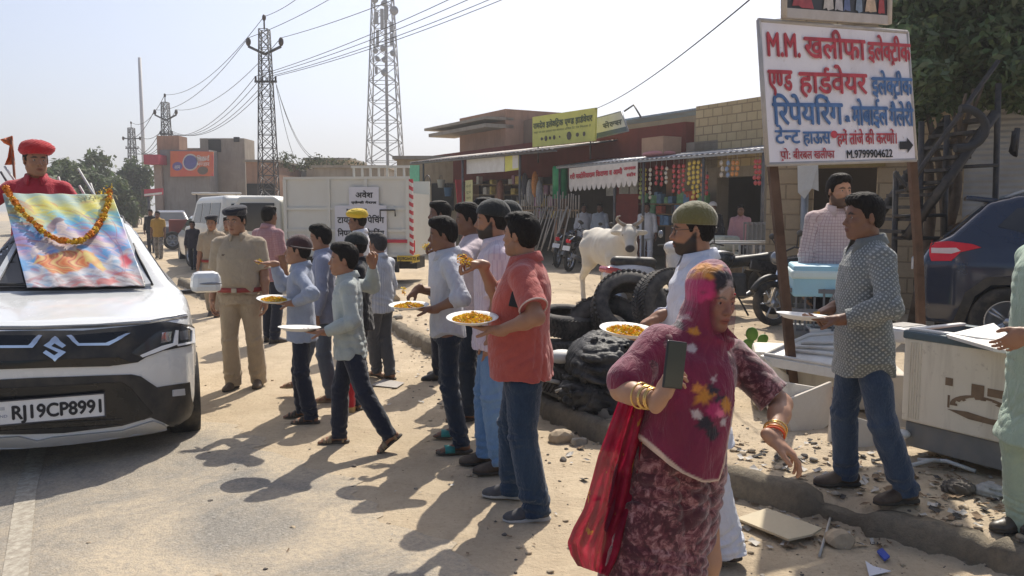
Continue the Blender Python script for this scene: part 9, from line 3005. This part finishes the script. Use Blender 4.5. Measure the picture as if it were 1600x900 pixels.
# motorcycles
def motorcycle(label,px,py,Y,rz,col,seat_col,lean=0.10,group="motorcycles parked before the shops",z=None,tail=True):
 p=at(px,py,Y)
 root=thing("motorcycle",label,"motorcycle",(p.x,Y,gz(p.x,Y)),rz,group)
 root.rotation_euler=(lean,0,rz)
 bm_=paint("bike_paint_%d" % int(sum(col)*1000),col,0.25,0.6,0,0.3)
 for x in (-0.62,0.66):
  w=MB().lathe([(0.22,-0.035),(0.27,-0.05),(0.305,-0.03),(0.31,0.0),(0.305,0.03),(0.27,0.05),(0.22,0.035),(0.22,-0.035)],(0,0,0),32,"y").build("wheel",TYRE,root,(x,0,0.31))
  sp_=MB().lathe([(0.225,-0.03),(0.215,0),(0.225,0.03)],(0,0,0),32,"y").lathe([(0.0,-0.06),(0.05,-0.06),(0.05,0.06),(0.0,0.06)],(0,0,0),12,"y")
  for k in range(6):
   a=k*PI/3
   sp_.tube([(0.04*math.cos(a),0,0.04*math.sin(a)),(0.22*math.cos(a),0,0.22*math.sin(a))],0.012,6)
  sp_.build("rim",RIMM,w)
  MB().tube([(x+0.36*math.cos(a),0,0.31+0.36*math.sin(a)) for a in np.linspace(0.5 if x>0 else 0.9,2.2 if x>0 else 2.9,10)],0.045,8).build("mudguard",BLKPL,root)
 pr=[cone((0.12,0,0.80),(0.42,0,0.84),0.115,0.10,0.05),ell((0.22,0,0.86),(0.24,0.13,0.11),None,0.05)]
 V,F=sdf_mesh(pr,0.02); link("tank",np_mesh("tank",V,F),bm_,root)
 pr=[cone((-0.60,0,0.86),(0.05,0,0.78),0.075,0.09,0.05),cone((-0.75,0,0.90),(-0.5,0,0.84),0.06,0.07,0.05)]
 V,F=sdf_mesh(pr,0.02,lambda P,d: d*1.0); link("seat",np_mesh("seat",V,F),M("seat_vinyl",seat_col,0.5,0,0.2,6,dirt=0.3),root)
 MB().box((-0.45,0,0.72),(0.5,0.2,0.16),Matrix.Rotation(-0.15,3,"Y"),bev=0.03).build("side_cover",bm_,root)
 MB().box((0.05,0,0.45),(0.40,0.26,0.36),bev=0.05).build("engine",M("engine_metal",(0.09,0.09,0.09),0.5,0.6,0.3,10),root)
 MB().tube([(0.70,0,0.31),(0.44,0,0.98)],0.035,8).build("fork",CHROME,root)
 MB().tube([(0.30,0.34,1.02),(0.40,0.18,1.07),(0.42,0,1.02),(0.40,-0.18,1.07),(0.30,-0.34,1.02)],0.014,6).build("handlebar",BLKPL,root)
 MB().sphere((0.55,0,0.93),(0.10,0.10,0.10),14,10).build("headlight",M("lamp_grey"),root)
 for sd in (1,-1):
  mr=MB().tube([(0.38,sd*0.2,1.06),(0.42,sd*0.28,1.22)],0.008,6).build("mirror_stem",BLKPL,root)
  MB().sphere((0.40,sd*0.30,1.25),(0.02,0.065,0.045),10,8).build("mirror",BLKPL,mr)
 ex_=MB().tube([(0.12,-0.14,0.30),(-0.2,-0.17,0.26),(-0.35,-0.18,0.33),(-0.85,-0.19,0.44)],[0.025,0.03,0.055,0.055],10).build("exhaust",M("dull_steel",(0.20,0.20,0.20),0.4,0.7),root)
 MB().box((-0.80,0,0.80),(0.08,0.13,0.10),bev=0.02).build("tail_lamp",M("tail_red"),root)
 MB().box((-0.90,0,0.62),(0.02,0.20,0.12),Matrix.Rotation(0.35,3,"Y")).build("number_plate",M("plate_white"),root)
 MB().tube([(0.0,0.12,0.28),(-0.08,0.30,0.0)],0.014,6).build("stand",BLKPL,root)
 MB().tube([(-0.95,-0.10,0.84),(-0.75,-0.13,0.93),(-0.45,-0.12,0.92)],0.012,6).build("grab_rail",CHROME,root)
 return root
motorcycle("black motorcycle parked side on behind the woman's shoulder, red tail lamp to the right",1150,420,12.3,R(188),(0.012,0.013,0.017),(0.02,0.02,0.02))
motorcycle("dark motorcycle at the left signpost with a pale seat and rusty rack",1272,420,11.6,R(200),(0.02,0.02,0.022),(0.32,0.25,0.20))
motorcycle("dark motorcycle parked behind the cow's rump by the tool rack",905,400,22.0,R(60),(0.02,0.024,0.04),(0.02,0.02,0.02))
motorcycle("grey motorcycle standing nearest the rack of sticks",880,398,23.5,R(70),(0.15,0.15,0.16),(0.02,0.02,0.02))
motorcycle("black motorcycle half hidden by the cow's neck at the grocery steps",962,400,19.0,R(75),(0.02,0.02,0.024),(0.03,0.03,0.03))
def scooter(label,px,Y,rz):
 p=at(px,420,Y)
 root=thing("scooter",label,"scooter",(p.x,Y,gz(p.x,Y)),rz)
 rd=paint("scooter_red",(0.38,0.015,0.03),0.25,0.7); wh=paint("scooter_white",(0.55,0.55,0.56),0.25,0.7)
 pr=[cone((-0.65,0,0.62),(-0.1,0,0.58),0.13,0.16,0.06),ell((-0.4,0,0.6),(0.42,0.17,0.18),None,0.06)]
 V,F=sdf_mesh(pr,0.025); link("rear_body",np_mesh("rear_body",V,F),wh,root)
 MB().box((-0.62,0,0.66),(0.42,0.31,0.10),Matrix.Rotation(0.2,3,"Y"),bev=0.04).build("red_panel",rd,root)
 pr=[cone((-0.6,0,0.80),(-0.02,0,0.76),0.09,0.10,0.05)]
 V,F=sdf_mesh(pr,0.025); link("seat",np_mesh("seat",V,F),M("seat_vinyl"),root)
 pr=[ell((0.44,0,0.66),(0.12,0.2,0.34),rotm(0,-0.3,0),0.04),ell((0.36,0,1.0),(0.13,0.17,0.10),None,0.05)]
 V,F=sdf_mesh(pr,0.025); link("front_shield",np_mesh("front_shield",V,F),wh,root)
 MB().box((0.15,0,0.33),(0.5,0.32,0.06),bev=0.02).build("footboard",BLKPL,root)
 MB().tube([(0.30,0.33,1.02),(0.36,0,1.05),(0.30,-0.33,1.02)],0.018,6).build("handlebar",BLKPL,root)
 MB().sphere((0.47,0,1.0),(0.07,0.11,0.07),12,8).build("headlight",M("lamp_grey"),root)
 for sd in (1,-1): MB().sphere((0.3,sd*0.26,1.2),(0.03,0.06,0.06),10,8).build("mirror",M("lamp_grey"),root)
 for x in (-0.55,0.58):
  w=MB().lathe([(0.12,-0.05),(0.2,-0.06),(0.235,-0.03),(0.24,0),(0.235,0.03),(0.2,0.06),(0.12,0.05),(0.12,-0.05)],(0,0,0),28,"y").build("wheel",TYRE,root,(x,0,0.24))
  MB().lathe([(0.0,-0.04),(0.12,-0.05),(0.12,0.05),(0,0.04)],(0,0,0),16,"y").build("hub",RIMM,w)
 return root
scooter("white scooter with red flank panels behind the tyres, beside the cow",1018,12.6,R(20))
hd_=thing("hand_cart","old white tubular cart frame standing behind the black motorcycle","cart",(at(1130,400,14.2).x,14.2,0.2),R(-8))
mb=MB()
for y in (-0.4,0.4):
 for z in (0.75,1.0): mb.tube([(-0.8,y,z),(0.9,y,z)],0.025,6)
 for k in range(6): mb.tube([(-0.8+0.34*k,y,0.75),(-0.8+0.34*k,y,1.0)],0.02,6)
mb.build("rails",M("cart_white",(0.42,0.42,0.40),0.6),hd_)
MB().box((0.05,0,0.72),(1.7,0.8,0.05)).build("deck",WOOD,hd_)
for x in (-0.6,0.7):
 for y in (-0.43,0.43): wheel(hd_,(x,y,0.33),0.33,0.06,8,1 if y>0 else-1,RIMM,TYRE)
 # flag, sticks, weeds, litter
fp=at(25,290,8.2)
fl=thing("flag","small orange pennant flag on a thin staff beside the red turban","flag",fp)
a,b=at(18,213,8.2)-fp,at(26,300,8.2)-fp
MB().tube([b+Vector((0,0,-0.6)),a],0.012,6).build("staff",M("flag_staff",(0.25,0.10,0.05),0.6),fl)
FLG=cloth_mat("orange_flag_cloth",(0.62,0.13,0.02))
rows=[((19,212),(0,218)),((20,220),(6,224)),((21,228),(15,228)),((22,240),(12,246)),((24,257),(7,258))]
vs,fs=[],[]
for (p0,p1) in rows:
 for k in range(9):
  u=k/8
  q=at(p0[0]+(p1[0]-p0[0])*u,p0[1]+(p1[1]-p0[1])*u,8.2+0.03*math.sin(u*7+p0[1]*0.2))-fp
  vs.append(q)
fs=[(j*9+k,j*9+k+1,(j+1)*9+k+1,(j+1)*9+k) for j in range(4) for k in range(8)]
o=MB()._add(vs,fs,True).build("pennant",FLG,fl,fix=False); so=o.modifiers.new("thick","SOLIDIFY"); so.thickness=0.003
for k,(x0,y0,x1,y1,cc) in enumerate(((122,263,146,303,0),(141,286,147,303,0),(107,288,118,306,0),(7,260,20,278,0),(1,268,9,281,1),(91,276,95,290,0),(124,290,132,304,0))):
 a,b=at(x0,y0,8.0+0.05*k),at(x1,y1,8.0+0.05*k)
 b=b+(b-a)*1.2
 o=MB().tube([(0,0,0),b-a],0.011,6).build("white_stick",M("stick_white",(0.55,0.54,0.52),0.6) if cc==0 else M("stick_dark",(0.06,0.06,0.07),0.6),None)
 o.location=a
 tag(o,("thin white" if cc==0 else "thin dark")+" stick poking up behind the painting on the car","stick","sticks standing up behind the painting")
rg=np.random.RandomState(8)
for k in range(3):
 c=at(156+k*8,306-k*6,7.6)
 petals("petal_handful",["scatter of pale petals tossed up at the painting's top right corner","few yellow petals in the air just right of the garland's end","single drift of petals in front of the far trees"][k],c,0.06,0.03,0.05,16,0.012,60+k,False,mix=(0.2,0.95))
pl=thing("weed","broad-leaved green weed between the woman and the white door","plant",on_ground(1178,600))
LF=M("weed_leaf",(0.10,0.22,0.03),0.5,0,0.25,8)
pb_=on_ground(1178,600)
for (px,py,r_,tl) in ((1187,545,12,0.4),(1175,522,10,-0.3),(1166,556,10,0.8),(1196,560,9,0.2),(1180,570,9,-0.6),(1192,530,8,1.0),(1170,538,9,-1.1),(1184,556,8,1.3)):
 c=at(px,py,pb_.y+0.02)-pb_
 rr=r_*pb_.y/1300
 MB().tube([(0,0,0),c*0.6+Vector((0.02,0,0)),c],0.006,5).build("stem",LF,pl)
 MB().sphere(c,(rr,rr*0.25,rr*1.15),12,8,Matrix.Rotation(tl,3,"Y")).build("leaf",LF,pl)
def stone_mesh(seed,r,el=(1,1,0.6)):
 bm=bmesh.new()
 bmesh.ops.create_icosphere(bm,subdivisions=2,radius=r)
 rg_=random.Random(seed)
 dirs=[Vector((rg_.gauss(0,1),rg_.gauss(0,1),rg_.gauss(0,1))).normalized() for _ in range(7)]
 offs=[r*rg_.uniform(0.45,0.85) for _ in dirs]
 for v in bm.verts:
  for d_,o_ in zip(dirs,offs):
   q=v.co.dot(d_)
   if q>o_: v.co-=d_*(q-o_)
  v.co=Vector((v.co.x*el[0],v.co.y*el[1],v.co.z*el[2]))
 me=bpy.data.meshes.new("stone")
 bm.to_mesh(me); bm.free()
 return me
STN=[M("grey_stone",(0.30,0.27,0.22),0.9,0,0.2,14,0.5,40),M("sand_stone",(0.40,0.32,0.22),0.9,0,0.2,14,0.5,40),M("dark_stone",(0.12,0.105,0.09),0.9,0,0.25,14,0.5,40)]
big=[(878,690,0.10,1,"pale angular stone lying at the kerb foot behind the red polo"),(905,694,0.07,0,"flat grey stone fragment beside the angular kerb stone"),(1312,852,0.085,1,"broken pale concrete lump beside the flat board"),(945,652,0.09,0,"grey concrete chunk on the kerb by the black sheeting"),(925,640,0.07,0,"small concrete chunk behind the kerb"),(880,720,0.03,2,"small dark pebble between red polo and veil"),(590,480,0.12,0,"rubble lump in the heap behind the striped boy"),(612,470,0.16,1,"largest rubble lump behind the striped boy"),(630,484,0.11,0,"rubble piece at the right of the small heap"),(605,496,0.09,2,"dark rubble piece at the front of the small heap"),(622,498,0.08,0,"low rubble piece at the kerb end"),(472,500,0.13,2,"dark stone behind the boy in the maroon cap"),(450,492,0.10,0,"grey stone at the end of the far kerb"),(1215,770,0.05,2,"dark clod on the kerb below the dangling hand"),(1480,690,0.06,0,"grey clod in front of the chest freezer")]
for k,(px,py,r_,mi,lab) in enumerate(big):
 p=on_ground(px,py)
 o=link("stone",stone_mesh(k,r_,(1.1,0.9,0.75)),STN[mi])
 o.location=p+Vector((0,0,r_*0.25)); o.rotation_euler=(0,0,k)
 tag(o,lab,"stone","stones and rubble on the ground")
vs,fs,mi=[],[],[]
rg_=random.Random(15)
protos=[stone_mesh(40+k,1.0) for k in range(5)]
pv=[np.array([v.co[:] for v in m_.vertices]) for m_ in protos]
pf=[[list(f.vertices) for f in m_.polygons] for m_ in protos]
cnt=0
while cnt<2300:
 y=2.6+rg_.random()**1.6*15
 x=rg_.uniform(-0.62,0.66)*y
 d=float(kerb_dist(np.array([x]),np.array([y]))[0])
 dens=0.12 if d<-1.2 else (0.25+0.75*math.exp(-((d-0.2)/0.9)**2))
 if x<float(road_edge(y))-0.2: dens *=0.35
 if rg_.random()>dens: continue
 r_=0.0045+0.016*rg_.random()**3.2*(1+(0.9 if 0<d<1.6 else 0))
 k=rg_.randrange(5)
 a=rg_.uniform(0,6.3)
 ca,sa=math.cos(a),math.sin(a)
 P=pv[k]*r_
 P=np.c_[P[:,0]*ca-P[:,1]*sa,P[:,0]*sa+P[:,1]*ca,P[:,2]]+np.array([x,y,gz(x,y)+r_*0.3])
 b0=len(vs)
 vs.extend(P.tolist()); fs.extend([[i+b0 for i in f] for f in pf[k]])
 mi.extend([rg_.choice((0,1,1,2))]*len(pf[k]))
 cnt+=1
me=np_mesh("pebbles",np.array(vs),np.array(fs),False)
o=link("pebbles",me,STN); me.polygons.foreach_set("material_index",mi); tag(o,"pebbles and grit strewn over the sand",None,None,"stuff")
vs,fs,mi=[],[],[]
LIT=[M("litter_pale",(0.48,0.45,0.40),0.8),M("litter_brown",(0.22,0.15,0.09),0.9),M("litter_dark",(0.06,0.055,0.05),0.9)]
for k in range(760):
 zone=rg_.random()
 if zone<0.60:
  px,py=rg_.uniform(1150,1580),rg_.uniform(690,860)
 elif zone<0.75: px,py=rg_.uniform(880,1180),rg_.uniform(640,780)
 elif zone<0.86: px,py=rg_.uniform(560,700),rg_.uniform(470,640)
 else: px,py=rg_.uniform(300,1560),rg_.uniform(430,890)
 p=on_ground(px,py)
 s_=rg_.uniform(0.008,0.035) if zone<0.86 else rg_.uniform(0.006,0.016)
 a=rg_.uniform(0,6.3); e=rg_.uniform(0.15,0.8)
 ux,uy=Vector((math.cos(a),math.sin(a),rg_.uniform(-.3,.3)))*s_,Vector((-math.sin(a),math.cos(a),rg_.uniform(-.3,.3)))*s_*e
 b0=len(vs)
 c=p+Vector((0,0,0.008+s_*0.25))
 for (i_,j_) in ((-1,-1),(0.1,-1.2),(1,-0.8),(0.9,0.9),(-0.2,1.1),(-1,0.8)): vs.append(tuple(c+ux*i_+uy*j_+Vector((0,0,0.2*s_*math.sin(i_*3+j_)))))
 fs.append([b0+i for i in range(6)])
 mi.append(rg_.choice((0,0,1,1,1,2)))
me=bpy.data.meshes.new("litter"); me.from_pydata(vs,[],fs); me.update()
o=link("litter",me,LIT); me.polygons.foreach_set("material_index",mi); tag(o,"dry scraps of paper and leaves littering the kerb",None,None,"stuff")
def flat_on_ground(name,label,cat,pts,m,thick=0.012,lift=0.02,tilt=0.0):
 P=[on_ground(*q)+Vector((0,0,lift+tilt*i)) for i,q in enumerate(pts)]
 o=MB().poly([p-P[0] for p in P],Vector((0,0,thick))).build(name,m,None)
 o.location=P[0]
 tag(o,label,cat)
 return o
flat_on_ground("flat_board","cream flat broken board lying on the sand below the kerb","board",[(1150,822),(1198,806),(1262,830),(1284,838),(1268,848),(1232,856)],M("cream_board",(0.50,0.43,0.30),0.8,0,0.12,5,dirt=0.35),0.012,0.035)
flat_on_ground("paper_scrap","white triangular paper scrap near the bottom edge","paper",[(1352,880),(1364,888),(1392,896),(1358,904)],M("poster_paper"),0.003,0.01)
flat_on_ground("blue_packet","small bright blue packet on the dark rubble","packet",[(1370,868),(1378,863),(1390,876),(1382,882)],M("blue_packet",(0.02,0.06,0.36),0.4),0.01,0.015)
for (px,py,rr,cc,nm,lab,sd) in ((1546,772,0.085,(0.36,0.35,0.33),"plastic_sheet","crumpled greyish plastic sheet lying by the mint kurta",5),(1498,768,0.085,(0.10,0.085,0.07),"dark_rag","dark crumpled rag in the dust before the chest freezer",6)):
 V,F=sdf_mesh([ell((0,0,0.02),(rr,rr*0.8,0.035),None,0.02)],0.006,lambda P,d: d+wrinkle(P,0.022,50,sd)+wrinkle(P,0.010,110,sd+1))
 o=link(nm,np_mesh(nm,V,F),M("crumple_%d" % sd,cc,0.75,0,0.2,20))
 o.location=on_ground(px,py)
 tag(o,lab,"litter")
flat_on_ground("newspaper","spread newspaper scrap behind the striding boy","paper",[(580,604),(600,594),(632,600),(620,608)],M("old_newsprint",(0.36,0.33,0.30),0.8),0.003,0.012)
a,b=on_ground(1280,872),at(1300,800,on_ground(1300,812).y)
o=MB().tube([(0,0,0.01),b-a],0.007,6).build("thin_stick",M("pale_pipe"),None); o.location=a; tag(o,"thin pale stick leaning up from the sand to the kerb","stick")
for (p0,p1,lab) in (((1424,733),(1488,728),"straight white plastic pipe offcut on the rubble"),((1434,724),(1524,741),"bent white plastic pipe offcut before the chest freezer")):
 a,b=on_ground(*p0),on_ground(*p1)
 o=MB().tube([Vector((0,0,0.025)),(b-a)*0.5+Vector((0,0,0.05)),(b-a)+Vector((0,0,0.02))],0.013,8).build("plastic_pipe",M("white_pvc",(0.55,0.54,0.52),0.5),None); o.location=a; tag(o,lab,"pipe")
 # dusty air
hz=MB().box((0,700,40-0.6),(3000,1900,81.2)).build("haze",None,None)
hz.location=(0,0,0)
t=NT("dusty_air")
for l_ in list(t.t.links):
 if l_.to_socket.name=="Surface": t.t.links.remove(l_)
t.t.nodes.remove(t.p)
pv_=t.n("VolumePrincipled")
pv_.inputs["Color"].default_value=(0.80,0.82,0.85,1)
pv_.inputs["Density"].default_value=0.0016
pv_.inputs["Anisotropy"].default_value=0.35
t.l(pv_.outputs[0],t.out.inputs["Volume"])
hz.data.materials.append(t.m)
hz.display_type="WIRE"
tag(hz,"thin dusty haze in the air",None,None,"stuff")
